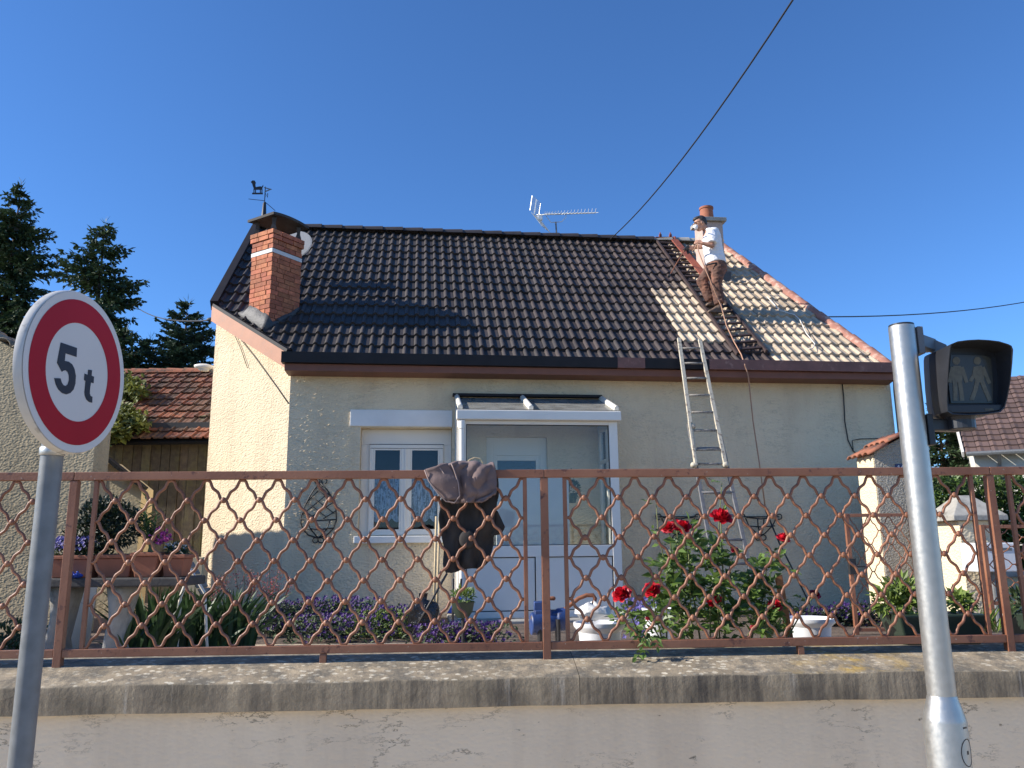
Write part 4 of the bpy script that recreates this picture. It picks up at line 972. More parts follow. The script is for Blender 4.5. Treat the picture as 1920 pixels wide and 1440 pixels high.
# ------------------------------------------------------------------ roof ladder
ro = lambda px, py, l=.06: onR(px, py, l)
rlad = thing('roof_ladder', 'dark rusty iron ladder lying on the roof tiles and hooked over the ridge', 'ladder', ro(1408, 660))
La, Lb, Ra, Rb_ = ro(1230, 449), ro(1383, 664), ro(1263, 451), ro(1437, 659)
mb = MB(); mb.bar(La, Lb, .035, .05, He); mb.build('side_rail', MAT['rung_dark'], rlad)
mb = MB(); mb.bar(Ra, Rb_, .035, .05, He); mb.build('side_rail', MAT['rung_dark'], rlad)
mb = MB(); mb.bar(Ra.lerp(Rb_, .0) + RN * .03, Ra.lerp(Rb_, .42) + RN * .03, .13, .025, He); mb.build('red_plank', MAT['rust_red'], rlad)
for i in range(22):
    f_ = .03 + .94 * i / 21; mb = MB(); mb.bar(La.lerp(Lb, f_) - RN * .005, Ra.lerp(Rb_, f_) - RN * .005, .045, .028, RUP); mb.build('rung', MAT['rung_dark'], rlad)
hk = MB(); hz = lambda px, py: onH(px, py, 3.72)
hk.bar(hz(1229, 447), hz(1266, 447), .05, .05, Z); 
for x in (1238, 1257): hk.bar(hz(x, 450), hz(x, 440), .05, .04, He); hk.lathe([(.022, 0), (.022, .03), (.01, .035), (.01, .06)], hz(x, 441), 6)
hk.bar(hz(1230, 447), La + RN * .05, .04, .05, He); hk.bar(hz(1265, 447), Ra + RN * .05, .05, .07, He)
hk.build('ridge_hook', MAT['rust_red'], rlad)

# ------------------------------------------------------------------ leaning wooden ladder
def ladder():
    # two stiles in one leaning plane: from the gutter down to the garden
    vtop, vbot = -0.16, -1.35
    zt_ = onH(1292, 636, vtop).z
    n_l = V((0, 0, 0))
    P0 = HP(0, vtop, zt_); slope = Hn * (vbot - vtop) + Z * (GZ - zt_); nn = He.cross(slope).normalized()
    on = lambda px, py: onplane(px, py, nn, P0)
    t = thing('leaning_ladder', 'long weathered wooden ladder leaning on the gutter below the worker', 'ladder', on(1385, 1165))
    for s, (p0, p1) in enumerate((((1273, 634), (1305, 872)), ((1312, 636), (1361, 874)))):
        mb = MB(); mb.bar(on(*p0), on(*p1), .052, .032, He); mb.build('stile', MAT['ladder_paint'], t, bevel=.004)
    bk = nn * (-.045 if nn.y < 0 else .045)
    for s, (p0, p1) in enumerate((((1293, 792), (1360, 1165)), ((1352, 812), (1432, 1165)))):
        mb = MB(); mb.bar(on(*p0) + bk, on(*p1) + bk, .05, .03, He); mb.build('stile', MAT['greywood'], t, bevel=.004)
    mb = MB(); mb.bar(on(1291, 792) - nn * (.03 if nn.y > 0 else -.03), on(1304, 874) - nn * (.03 if nn.y > 0 else -.03), .035, .03, He); mb.build('splint', MAT['ladder_paint'], t, bevel=.004)
    for i, y in enumerate((653, 681, 709, 741, 773, 807, 843, 870)):
        f_ = (y - 634) / 239; xl, xr = 1273 + 32 * f_, 1312 + 49 * f_
        mb = MB(); mb.tube([on(xl, y), on(xr, y)], .016, 8); mb.build('rung', MAT['oldwood'], t, smooth=True)
    for y in (838, 880, 921, 964, 1010, 1055, 1103):
        f_ = (y - 800) / 365; xl, xr = 1295 + 66 * f_, 1350 + 82 * f_
        mb = MB(); mb.tube([on(xl, y) + bk, on(xr, y) + bk], .017, 8); mb.build('rung', MAT['greywood'], t, smooth=True)
    for (x, y) in ((1298, 800), (1301, 872), (1360, 872)):
        mb = MB(); c = on(x, y); mb.lathe([(.035, -.03), (.045, -.01), (.045, .01), (.035, .03)], c, 10, A=(slope).normalized())
        mb.build('rope_lashing', MAT['ladder_paint'], t, smooth=True)
ladder()

# ------------------------------------------------------------------ the worker
VM = 1.20
def mp(zx, zy, dv=0.0): return onH(1200 + zx / 4.364, 370 + zy / 4.364, VM + dv)
man = thing('person', 'man in white t-shirt, brown trousers and face mask standing on the roof ladder', 'person', RP(uvz(mp(615, 930))[0], VM, .06))
NV, FV = -.10, .10
body = MB()
hd_c = mp(490, 214); fw_ = -He
tl = (-He * .97 - Z * .22).normalized(); tu = tl.cross(Hn); tu = tu if tu.z > 0 else -tu
body.ball(hd_c + tu * .025 - tl * .012, .102, .078, .108, tl, Hn, tu, 16, 11)
body.ball(hd_c + tl * .035 - tu * .06, .068, .056, .075, tl, Hn, tu, 14, 9)                     # jaw
body.loft([(hd_c + tl * .09 + tu * .02, Hn * .012, tu * .012), (hd_c + tl * .122 - tu * .018, Hn * .017, tu * .014), (hd_c + tl * .10 - tu * .03, Hn * .015, tu * .01)], 8)   # nose
for sg in (-1, 1): body.ball(hd_c - tl * .005 + Hn * sg * .078 - tu * .012, .024, .012, .034, tl, Hn, tu, 8, 6)
for sg in (-1, 1): body.ball(hd_c + tl * .083 + Hn * sg * .033 + tu * .018, .012, .014, .010, tl, Hn, tu, 8, 6)
nk0, nk1 = mp(522, 240), mp(566, 292)
body.tube([nk0, nk0.lerp(nk1, .5), nk1], [.058, .057, .07], 12, round_ends=True)
body.tube([mp(575, 300), mp(600, 400), mp(625, 530)], [.12, .115, .12], 12, round_ends=True)
def arm(sh, el, wr, fist, grip_dir):
    body.tube([sh, sh.lerp(el, .5), el], [.052, .047, .041], 10, round_ends=True)
    body.tube([el, el.lerp(wr, .4), wr], [.042, .040, .028], 10, round_ends=True)
    d = (fist - wr).normalized(); palm = wr + d * .05
    sd = d.cross(grip_dir).normalized()
    body.loft([(wr - d * .005, grip_dir * .026, sd * .02), (wr + d * .03, grip_dir * .038, sd * .017), (wr + d * .085, grip_dir * .042, sd * .014)], 10)
    for i in range(4):                        # fingers curl round the held thing
        b = wr + d * .082 + grip_dir * (.033 - .022 * i); ln = (.030, .034, .032, .025)[i]
        body.tube([b, b + d * ln + sd * .006, b + d * (ln + .006) + sd * .030, b + d * (ln - .018) + sd * .042], [.0098, .0095, .009, .0082], 8, round_ends=True)
    b = wr + d * .035 + grip_dir * .036
    body.tube([b, b + d * .03 + grip_dir * .016 + sd * .012, b + d * .052 + sd * .032 + grip_dir * .006], [.011, .0105, .009], 8, round_ends=True)
sh_n, el_n, wr_n, f_n = mp(592, 290, -.17), mp(588, 396, -.21), mp(508, 374, -.19), mp(468, 366, -.17)
arm(sh_n, el_n, wr_n, f_n, (Z * .8 + He * .5).normalized())
sh_f, el_f, wr_f, f_f = mp(575, 300, .17), mp(520, 402, .19), mp(432, 410, .12), mp(392, 418, .10)
arm(sh_f, el_f, wr_f, f_f, (Z * .9 - He * .3).normalized())
hip = mp(640, 545)
legs = ((mp(650, 560, NV * .9), mp(624, 715, NV), mp(652, 880, NV * 1.0)), (mp(610, 560, FV * .9), mp(512, 690, FV), mp(578, 850, FV * .9)))
body.tube([mp(618, 500), mp(630, 560)], [.13, .13], 12, round_ends=True)
for hp_, kn, an in legs:
    body.tube([hp_, hp_.lerp(kn, .5), kn], [.085, .075, .058], 12, round_ends=True); body.tube([kn, kn.lerp(an, .35), an], [.057, .056, .038], 12, round_ends=True)
solid_remesh(body, 'body', MAT['skin'], man, .0068, 3)
# t-shirt
ts = MB()
ts.loft([(mp(560, 268), He * .075, Hn * .10), (mp(582, 282), He * .105, Hn * .19), (mp(588, 330), He * .135, Hn * .20), (mp(592, 400), He * .150, Hn * .185), (mp(604, 470), He * .158, Hn * .175), (mp(618, 520), He * .165, Hn * .18), (mp(622, 545), He * .155, Hn * .172)], 20)
ts.tube([mp(585, 285, -.15), mp(594, 330, -.20), mp(590, 372, -.215)], [.078, .080, .078], 12); ts.tube([mp(575, 290, .15), mp(560, 340, .20), mp(538, 375, .205)], [.078, .078, .074], 12)
solid_remesh(ts, 't_shirt', MAT['tee'], man, .011, 4, .010)
tro = MB()
tro.loft([(mp(618, 527), He * .142, Hn * .165), (mp(628, 560), He * .158, Hn * .175), (mp(632, 610), He * .15, Hn * .17)], 18)
for (hp_, kn, an), sg in zip(legs, (-1, 1)):
    k2 = kn - He * .01
    lowan = an + Z * .02
    tro.tube([hp_ + Z * .02, hp_.lerp(k2, .5) - He * .0, k2, k2.lerp(lowan, .45) + He * .012, lowan.lerp(k2, .1), lowan], [.122, .105, .088, .088, .084, .080], 14)
    for i in range(5):
        c = k2.lerp(lowan, .1 + .2 * i); tro.tube([c - He * .05 + Hn * .05, c - Hn * .075 * 1 + He * .02 + Z * .02, c + He * .07], [.02, .03, .02], 8, round_ends=True)
solid_remesh(tro, 'trousers', MAT['trousers'], man, .011, 3, .014)
mb = MB(); mb.tube([mp(545, 555, -.13), mp(600, 540, -.178), mp(660, 533, -.172), mp(692, 524, -.10)], .014, 6); mb.build('belt', MAT['black'], man)
for (zx, zy, dv), (ax_, ay_) in (((605, 938, -.10), (655, 905)), ((590, 882, .09), (600, 855))):
    s_ = MB(); c = mp(zx, zy, dv); heel = mp(zx + 55, zy - 4, dv); toe = mp(zx - 52, zy + 8, dv)
    s_.loft([(heel + Z * .03, Hn * .030, Z * .03), (heel.lerp(toe, .12) + Z * .055, Hn * .042, Z * .06), (heel.lerp(toe, .35) + Z * .05, Hn * .043, Z * .055), (heel.lerp(toe, .65) + Z * .03, Hn * .048, Z * .034), (heel.lerp(toe, .9) + Z * .022, Hn * .043, Z * .024), (toe + Z * .02, Hn * .02, Z * .014)], 12)
    s_.box(heel.lerp(toe, .5) - Z * .002, ((heel - toe).length * .96, .085, .022), -He, Hn, Z)
    s_.tube([mp(ax_, ay_, dv), heel.lerp(toe, .22) + Z * .06], [.05, .05], 10)
    solid_remesh(s_, 'shoe', MAT['shoe'], man, .010, 2)
hr = MB(); hr.ball(hd_c + tu * .04 - tl * .03, .100, .083, .098, tl, Hn, tu, 16, 10); hr.ball(hd_c + tu * .085 + tl * .02, .085, .070, .045, tl, Hn, tu, 14, 8); hr.ball(hd_c - tl * .075 - tu * .01, .045, .070, .075, tl, Hn, tu, 12, 8)
solid_remesh(hr, 'hair', MAT['hair'], man, .010, 2)
mb = MB(); mc = hd_c + tl * .088 - tu * .052; mb.ball(mc, .050, .052, .050, tl, Hn, tu, 14, 9); mb.build('face_mask', MAT['paint_white'], man, smooth=True)
mb = MB(); mb.tube([mc + tl * .045 - tu * .012, mc + tl * .062 - tu * .016], [.016, .012], 10); mb.build('mask_valve', MAT['black'], man)
mb = MB(); 
for sg in (-1, 1):
    mb.tube([hd_c - tl * .01 + Hn * sg * .084 + tu * .016, hd_c + tl * .09 + Hn * sg * .062 + tu * .018, hd_c + tl * .108 + Hn * sg * .02 + tu * .018], .0045, 6)
    mb.tube([hd_c + tl * .106 + Hn * sg * (.036 + .020 * math.cos(a * .7)) + tu * (.012 + .015 * math.sin(a * .7)) for a in range(10)], .003, 5)
mb.build('glasses', MAT['black'], man)
# spray lance in the far hand
la0, la1, la2 = mp(384, 414, .09), mp(362, 432, .07), mp(246, 632, -.35)
lance = thing('spray_lance', 'thin spray lance with a dark pistol grip pointing down at the tiles', 'lance', la2)
mb = MB(); mb.bar(la0 + He * .03 + Z * .03, la1, .05, .06, Z); mb.bar(la0, la0 - Z * .10 + He * .02, .035, .045, He); mb.build('grip', MAT['black'], lance, bevel=.008)
mb = MB(); mb.tube([la1, la2], .009, 6); mb.build('wand', MAT['rust'], lance); mb = MB(); mb.tube([la2, la2 + (la2 - la1).normalized() * .07], [.018, .022], 8); mb.build('nozzle', MAT['black'], lance)
# hose: hand, down the legs, over the gutter, down the wall to the garden
hl = [mp(388, 420, .09), mp(430, 440, .05), mp(462, 400, -.12), mp(468, 372, -.17), mp(478, 440, -.22), mp(520, 550, -.30), mp(570, 670, -.34), mp(620, 790, -.32), mp(665, 890, -.26)]
hl += [onR(1362, 610, .14), onR(1376, 640, .10), onR(1390, 665, .10), onH(1397, 685, -.14), onH(1403, 705, -.12), onH(1412, 790, .08), onH(1424, 870, .10), onH(1436, 960, .08)]
cable('spray_hose', hl, .0095, 'tan spray hose hanging from the worker over the gutter and down the house front', 'hose', MAT['hose'])
cable('spray_hose', [onH(1436, 958, .085), onH(1462, 1020, .0), onH(1490, 1075, -.2), onH(1516, 1128, -.5), onz(1525, 1160, GZ + .02)], .011, 'dark end of the hose reaching the ground right of the ladder', 'hose', MAT['cable'])
# ------------------------------------------------------------------ weight-limit sign
SC = at(146, 698, 2.28); sa = R(85.0); sn = V((math.sin(sa), -math.cos(sa), 0)); sx = V((math.cos(sa), math.sin(sa), 0)); SR = 0.238
sp_ = at(93, 900, 2.34)
sign = thing('road_sign', 'round red and white road sign reading 5 t on a grey pole at the left', 'road sign', V((sp_.x, sp_.y, 0.12)))
mb = MB(); mb.lathe([(SR - .012, 0), (SR - .003, -.001), (SR, -.006), (SR, -.024), (SR - .02, -.026), (SR - .02, -.014), (.01, -.014)], SC, 72, A=sn, X=sx); mb.build('rim', MAT['sign_rim'], sign, smooth=True, angle=35)
def disc(r0, r1, h, nm, mat):
    mb = MB(); N = 72; b = 0
    for k in range(N):
        t_ = 2 * math.pi * k / N; d = sx * math.cos(t_) + Z * math.sin(t_); mb.v += [SC + d * r0 + sn * h, SC + d * r1 + sn * h]
    for k in range(N): j = (k + 1) % N; mb.f.append((2 * k, 2 * j, 2 * j + 1, 2 * k + 1))
    if r0 < .001: pass
    return mb.build(nm, mat, sign)
face = disc(0.0003, SR - .004, .0015, 'white_face', MAT['sign_white'])
disc(.1440, .2125, .0022, 'red_ring', MAT['sign_red'])
SPp = lambda x, y: onplane(x / 3.79, 520 + y / 3.79, sn, SC + sn * .0022)
five = [(432, 463), (546, 502), (543, 566), (465, 540), (459, 594), (488, 600), (512, 618), (529, 652), (538, 700), (535, 755), (522, 797), (498, 823), (470, 832), (440, 822), (415, 798), (396, 762), (385, 716), (429, 718), (438, 748), (450, 766), (466, 772), (481, 760), (490, 730), (489, 697), (480, 672), (464, 660), (448, 664), (439, 672), (405, 607)]
mb = MB(); mb.prism([SPp(*p) for p in five], sn * .0008); mb.build('digit_five', MAT['sign_black'], sign)
tee_ = [(627, 657), (653, 660), (650, 699), (667, 706), (664, 753), (645, 747), (638, 800), (637, 826), (643, 843), (656, 849), (654, 891), (632, 886), (613, 868), (602, 838), (600, 815), (608, 736), (597, 730), (601, 684), (623, 693)]
mb = MB(); mb.prism([SPp(*p) for p in tee_], sn * .0008); mb.build('letter_t', MAT['sign_black'], sign)
mb = MB(); mb.tube([V((sp_.x, sp_.y, .12)), V((sp_.x, sp_.y, SC.z - .18))], .0305, 24); mb.build('pole', MAT['galv'], sign, smooth=True, angle=50)
mb = MB(); zc = SC.z - .225; mb.lathe([(.033, -.012), (.0345, -.010), (.0345, .010), (.033, .012)], V((sp_.x, sp_.y, zc)), 24); 
mb.bar(V((sp_.x, sp_.y, SC.z - .19)), SC - sn * .03 - Z * .17, .03, .03, Z); mb.build('clamp', MAT['alu'], sign, smooth=True, angle=40)

# ------------------------------------------------------------------ pedestrian signal
pl = at(1690, 612, 3.06)
sig = thing('pedestrian_signal', 'aluminium pole with a black pedestrian signal head showing two unlit figures', 'traffic light', V((pl.x, pl.y, .12)))
zs1 = onplane(1770, 1345, V((0, 1, 0)), pl).z; zs0 = onplane(1765, 1305, V((0, 1, 0)), pl).z
mb = MB(); mb.lathe([(.048, zs0 - .02), (.048, pl.z - .002), (.046, pl.z)], V((pl.x, pl.y, 0)), 40); mb.build('pole', MAT['alu'], sig, smooth=True, angle=40)
mb = MB(); mb.lathe([(.072, .12), (.072, zs1 - .01), (.070, zs1), (.0495, zs0), (.0485, zs0 + .004), (.0482, zs0)], V((pl.x, pl.y, 0)), 40); sl_ = mb.build('pole_sleeve', MAT['alu'], sig, smooth=True, angle=50)
mb = MB(); mb.lathe([(.0465, .001), (.0465, .006), (.03, .01)], pl, 40); mb.build('pole_cap', MAT['sig_black'], sig)
mb = MB(); hc = V((pl.x, pl.y, zs1 - .085))                      # inspection hatch in the sleeve, seen from the front right
def hatch(x, y, d): 
    a_ = R(-58) + x / .072; return V((pl.x + math.cos(a_) * (.0722 + d), pl.y + math.sin(a_) * (.0722 + d), hc.z + y))
mb.stroke(hatch, [(.03 * math.cos(R(q)), .045 * math.sin(R(q)) - .02) for q in range(0, 361, 20)], .003, .0008); mb.stroke(hatch, [(-.003, -.02), (.004, -.02)], .012, .001); mb.stroke(hatch, [(-.01, .062), (.01, .062)], .006, .001)
mb.build('inspection_hatch', MAT['sig_black'], sl_)
YN = V((0, 1, 0))
sg = lambda zx, zy, y: onplane(1640 + zx / 5.143, 580 + zy / 5.143, YN, (0, y, 0))
OUT = [(735, 335), (800, 308), (900, 295), (1000, 290), (1100, 295), (1200, 307), (1290, 335), (1322, 352), (1336, 390), (1328, 520), (1310, 700), (1285, 840), (1258, 945), (1215, 990), (1060, 1012), (900, 1018), (750, 1012), (705, 985), (695, 900), (700, 700), (715, 480), (725, 380)]
yf = lambda zy: 2.915 + .065 * max(0, (zy - 340) / 680)
front = [sg(x, y, yf(y)) for x, y in OUT]
cen = sum(front, V()) / len(front)
yb = 3.075
def shrink(p, k, y): q = cen + (p - cen) * k; return V((q.x, y, q.z))
outer_b = [shrink(p, .985, yb) for p in front]; inner_f = [cen + (p - cen) * .972 + V((0, .001 + (p.y - cen.y) * .028, 0)) for p in front]; inner_b = [shrink(p, .95, 3.02) for p in front]
mb = MB(); n = len(front); mb.v = front + outer_b + inner_f + inner_b
for i in range(n):
    j = (i + 1) % n; mb.f += [(i, j, n + j, n + i), (i, 2 * n + i, 2 * n + j, j), (2 * n + i, 3 * n + i, 3 * n + j, 2 * n + j)]
mb.f.append(tuple(range(3 * n, 4 * n))); mb.f.append(tuple(range(n, 2 * n)))
hs = mb.build('signal_head', MAT['sig_black'], sig, smooth=True, angle=35)
mb = MB(); mb.prism([shrink(p, 1.0, yb + .002) for p in front], V((0, .045, 0))); mb.build('back_shell', MAT['sig_grey'], sig, bevel=.008)
lens_y = 3.012
mb = MB(); mb.prism([sg(735, 440, lens_y), sg(1060, 445, lens_y), sg(1120, 470, lens_y), sg(1142, 700, lens_y), sg(1140, 905, lens_y), sg(735, 905, lens_y), sg(712, 700, lens_y)], V((0, .006, 0))); mb.build('lens', MAT['sig_lens'], hs)
mb = MB(); mb.prism([sg(690, 918, 2.985), sg(1262, 912, 2.985), sg(1225, 975, 2.985), sg(1060, 1000, 2.985), sg(750, 1000, 2.985), sg(705, 975, 2.985)], V((0, .03, 0))); mb.build('lower_bezel', MAT['sig_black'], hs, bevel=.004)
pf_ = lambda x, y, d: sg(x, y, lens_y - .0005) - YN * d
def fig(parts, head):
    mb = MB(); cx, cy, r = head
    mb.stroke(pf_, [(cx, cy - r), (cx, cy - r * .6), (cx, cy), (cx, cy + r * .6), (cx, cy + r)], [r * .7, r * 1.6, r * 2, r * 1.6, r * .7], .0008)
    for k, (pts, wd) in enumerate(parts): mb.stroke(lambda x, y, d: pf_(x, y, d + k * .0001), pts, wd, .0008)
    return mb.build('signal_figure', MAT['sig_fig'], hs)
fig([([(793, 545), (793, 600), (795, 705)], [70, 115, 92]), ([(752, 556), (735, 620), (722, 705)], 34), ([(840, 556), (865, 630), (886, 706)], 34), ([(773, 690), (776, 780), (778, 882)], 40), ([(818, 690), (832, 780), (844, 882)], 40)], (787, 497, 37))
fig([([(1000, 545), (1006, 600), (1012, 705)], [60, 100, 78]), ([(970, 556), (955, 640), (922, 694)], 34), ([(1042, 556), (1075, 640), (1108, 716)], 34), ([(990, 690), (970, 780), (936, 872)], 40), ([(936, 862), (920, 862)], 26), ([(1032, 690), (1068, 780), (1112, 882)], 40)], (990, 497, 37))
mb = MB()
for i in range(7): mb.stroke(lambda x, y, d: sg(x, y, 2.9845) - YN * d, [(1066 + i * 12, 955), (1070 + i * 12, 976)], 7, .0008)
mb.build('maker_lettering', MAT['sig_fig'], hs)
mb = MB(); zA = onplane(1760, 640, YN, pl).z; zB = onplane(1770, 797, YN, pl).z
hx = cen.x
mb.box((pl.x + .058, pl.y - .0, zA), (.024, .06, .11)); mb.bar(V((pl.x + .06, pl.y, zA)), V((hx - .075, pl.y + .06, zA - .004)), .05, .045, Z); mb.bar(V((hx - .078, pl.y + .06, zA)), V((hx - .04, yb + .02, cen.z + .12)), .05, .04, Z)
mb.build('upper_bracket', MAT['sig_grey'], sig, bevel=.004)
mb = MB(); mb.box((pl.x + .058, pl.y, zB - .02), (.024, .06, .12)); mb.bar(V((pl.x + .06, pl.y, zB)), V((hx - .02, pl.y + .03, zB)), .045, .045, Z); mb.lathe([(.05, -.035), (.05, .0), (.06, .03)], V((hx - .03, yb - .02, zB + .015)), 18); mb.build('lower_bracket', MAT['sig_black'], sig, bevel=.004)

# ------------------------------------------------------------------ work jacket hung over the railing
jk = thing('work_jacket', 'dark work jacket with a mauve brown top slung over the railing', 'jacket', onF(878, 1075, .03))
def sheet(nm, fn, nu, nv, mat, th=.012):
    mb = MB(); mb.grid(fn, nu, nv); o = mb.build(nm, mat, jk, smooth=True, fix=False); s_ = o.modifiers.new('thick', 'SOLIDIFY'); s_.thickness = th; s_.offset = 0; return o
def rows(tbl, v):
    for (v0, l0, r0), (v1, l1, r1) in zip(tbl[:-1], tbl[1:]):
        if v <= v1 or v1 == tbl[-1][0]: k = (v - v0) / (v1 - v0); return tuple(V(l0).lerp(V(l1), k)), tuple(V(r0).lerp(V(r1), k))
bt = [(0, (830, 884), (931, 884)), (.2, (827, 930), (933, 925)), (.45, (825, 975), (930, 970)), (.7, (829, 1020), (922, 1015)), (.9, (833, 1060), (918, 1050)), (1, (840, 1074), (910, 1062))]
def bf(u, v):
    l, r = rows(bt, v); x = l[0] + (r[0] - l[0]) * u; y = l[1] + (r[1] - l[1]) * u
    n_ = .045 + .014 * math.sin(u * 12 + v * 3.5 + 2.5 * noise.noise(V((u * 2, v * 3, 7)))) * (.4 + v) + .018 * (1 - 2.2 * abs(noise.noise(V((u * 4, v * 3, 2))))) - .01 + .005 * noise.noise(V((u * 14, v * 10, 1))) - .02 * math.exp(-((u - .5) ** 2 + (v - .62) ** 2) / .03)
    return onF(x + 2.5 * math.sin(v * 11), y + 1.5 * math.sin(u * 9), n_)
sheet('jacket_body', bf, 50, 44, MAT['jacket'])
ft = [(0, (842, 868), (922, 868)), (.12, (826, 868), (926, 869)), (.25, (806, 880), (929, 880)), (.5, (806, 903), (932, 905)), (.75, (824, 926), (929, 926)), (1, (846, 944), (905, 941))]
def ff_(u, v):
    l, r = rows(ft, v); x = l[0] + (r[0] - l[0]) * u; y = l[1] + (r[1] - l[1]) * u
    fold = (.012 * math.sin(u * 13 + v * 5 + 2 * noise.noise(V((u * 3, v * 3, 4)))) + .016 * (1 - 2.4 * abs(noise.noise(V((u * 5 + v * 2, v * 2.5, 9))))) + .006 * noise.noise(V((u * 14, v * 9, 1)))) * min(1, v * 2 + .35)
    y += (3 * math.sin(u * 8 + 1) + 2 * math.sin(u * 17)) * (1 - v) 
    n_ = (.045 - .10 * min(1, v / .15)) if v < .15 else -.055 - .012 * math.sin(v * 3)
    return onF(x, y, n_ + fold)
sheet('folded_top', ff_, 60, 40, MAT['jacket_top'])
st_ = [(0, (798, 880), (838, 868)), (.5, (806, 902), (858, 900)), (1, (836, 938), (862, 936))]
def sf_(u, v):
    l, r = rows(st_, v); x = l[0] + (r[0] - l[0]) * u; y = l[1] + (r[1] - l[1]) * u
    return onF(x, y, -.088 - .012 * math.sin(u * math.pi) + .006 * math.sin(v * 9))
sheet('sleeve', sf_, 12, 12, MAT['jacket_top'])
qt = [(0, (925, 955), (932, 958)), (.5, (918, 985), (946, 988)), (1, (920, 1006), (940, 1000))]
sheet('sleeve', lambda u, v: onF(rows(qt, v)[0][0] * (1 - u) + rows(qt, v)[1][0] * u, rows(qt, v)[0][1] * (1 - u) + rows(qt, v)[1][1] * u, .05 + .01 * math.sin(u * 5 + v * 3)), 8, 8, MAT['jacket'])
mb = MB(); mb.tube([onF(x, y, -.098) for x, y in ((796, 881), (804, 902), (820, 924), (836, 940), (852, 943), (862, 930), (859, 905), (851, 880), (846, 869))], .0035, 6); mb.tube([onF(x, y, -.10) for x, y in ((822, 874), (836, 893), (852, 915))], .0028, 5); mb.build('trim', MAT['trim'], jk, smooth=True)
mb = MB(); mb.lathe([(.047, 0), (.044, .012), (.03, .02), (.01, .023)], onF(876, 1011, .012), 22, A=-Fn, X=Fe, sy=1.1); mb.build('round_patch', MAT['jacket'], jk, smooth=True)
mb = MB(); mb.tube([onF(x, y, .02) for x, y in ((874, 872), (880, 862), (890, 858), (900, 860), (906, 868))], .004, 6); mb.build('hanging_loop', MAT['paleStick'], jk)

# ------------------------------------------------------------------ left side: neighbour walls, barn, trees
LWo = V((-4.99, 9.5, 0)); LWd = V((-math.cos(R(3)), math.sin(R(3)), 0)); LWn = V((LWd.y, -LWd.x, 0)); LWn = LWn if LWn.y > 0 else -LWn
nw = thing('neighbour_wall', 'old pitted render gable wall with a sloping tile edge at the left edge', 'wall', LWo + LWd * 2 + Z * GZ)
lz = lambda t_: 3.42 + .54 * t_
mb = MB(); mb.prism([LWo + Z * .5, LWo + LWd * 4 + Z * .5, LWo + LWd * 4 + Z * lz(4), LWo + Z * lz(0)], LWn * .32); mb.build('wall', MAT['stucco_old'], nw)
mb = MB()
rr = random.Random(2)
for i in range(22):
    t0 = i * .19 - .03; p = LWo + LWd * (t0 + .1) + Z * (lz(t0 + .1) + .02) + LWn * .13; g = rr.uniform(.7, 1.1)
    secs = []
    b0 = len(mb.v)
    up_ = (LWd + Z * .54).normalized(); nn_ = up_.cross(LWn).normalized(); nn_ = nn_ if nn_.z > 0 else -nn_
    for e_ in (-.22, .24):
        for k in range(7):
            a_ = math.pi * k / 6; mb.v.append(p + LWn * e_ + up_ * (-.10 * math.cos(a_)) + nn_ * (.055 * math.sin(a_) + rr.uniform(-.004, .004)))
    for k in range(6): mb.f.append((b0 + k, b0 + k + 1, b0 + 7 + k + 1, b0 + 7 + k))
    mb.c += [(.34 * g, .27 * g, .19 * g)] * 14
o = mb.build('edge_tiles', MAT['clay'], nw, smooth=True); s_ = o.modifiers.new('thick', 'SOLIDIFY'); s_.thickness = .015
# unseen shed, added so its wavy roof edge shades the canted wall's foot
ns = thing('shadow_shed', 'unseen shed with a corrugated roof edge, added to cast the wavy shadow', 'shed', V((-7.75, 10.6, GZ)))
mb = MB(); y0, y1 = 10.0, 11.36
zt2 = lambda y: 4.80 - .80 * (y - 10.0)
prof = [V((-7.6, y0 + (y1 - y0) * i / 60, zt2(y0 + (y1 - y0) * i / 60) - .026 * abs(math.cos(i / 60 * math.pi * 8)))) for i in range(61)]
mb.prism([V((-7.6, y0, .5))] + prof + [V((-7.6, y1, .5))], V((-.25, 0, 0))); mb.build('wall', MAT['stucco_old'], ns)
nh_ = thing('shade_hedge', 'unseen clipped hedge added to shade the left end of the garden', 'hedge', V((-8.4, 7.2, GZ)))
mb = MB()  # unseen hedge, added to keep the left garden in shade
for i in range(2600): 
    p = V((rnd.uniform(-8.8, -8.0), rnd.uniform(5.7, 8.75), rnd.uniform(.7, 3.7))); mb.leaf(p, V((rnd.gauss(0, 1), rnd.gauss(0, 1), rnd.gauss(0, 1))), V((rnd.random(), rnd.random(), 1)), .28, .16)
mb.build('leaves', MAT['hedge'], nh_, fix=False)

# lean-to with pale yellow wall and pink door
lt = thing('lean_to', 'small pale yellow outbuilding with a sloping roof edge and a pink door', 'outbuilding', at(205, 1100, 12.3) * 1)
lt.location.z = GZ; MW[lt.name] = Matrix.Translation(lt.location)
q = lambda x, y, d=12.3: onplane(x, y, YN, (0, d, 0))
mb = MB(); b0_, b1_ = q(140, 1100), q(275, 1100); b0_.z = b1_.z = .5
mb.prism([b0_, V((q(266, 916).x, 12.3, .5)), q(266, 916), q(205, 866), q(142, 866)], V((0, .4, 0))); mb.build('wall', MAT['cream_wall'], lt)
mb = MB(); mb.bar(q(200, 858, 12.2), q(272, 916, 12.2), .16, .05, YN); mb.bar(q(140, 862, 12.2), q(205, 860, 12.2), .16, .05, YN); mb.build('roof_edge', MAT['planks'], lt)
mb = MB(); mb.prism([q(153, 905, 12.28), q(180, 905, 12.28), V((q(180, 905, 12.28).x, 12.28, GZ)), V((q(153, 905, 12.28).x, 12.28, GZ))], V((0, .019, 0))); dd = mb.build('door', MAT['fascia_pink'], lt)
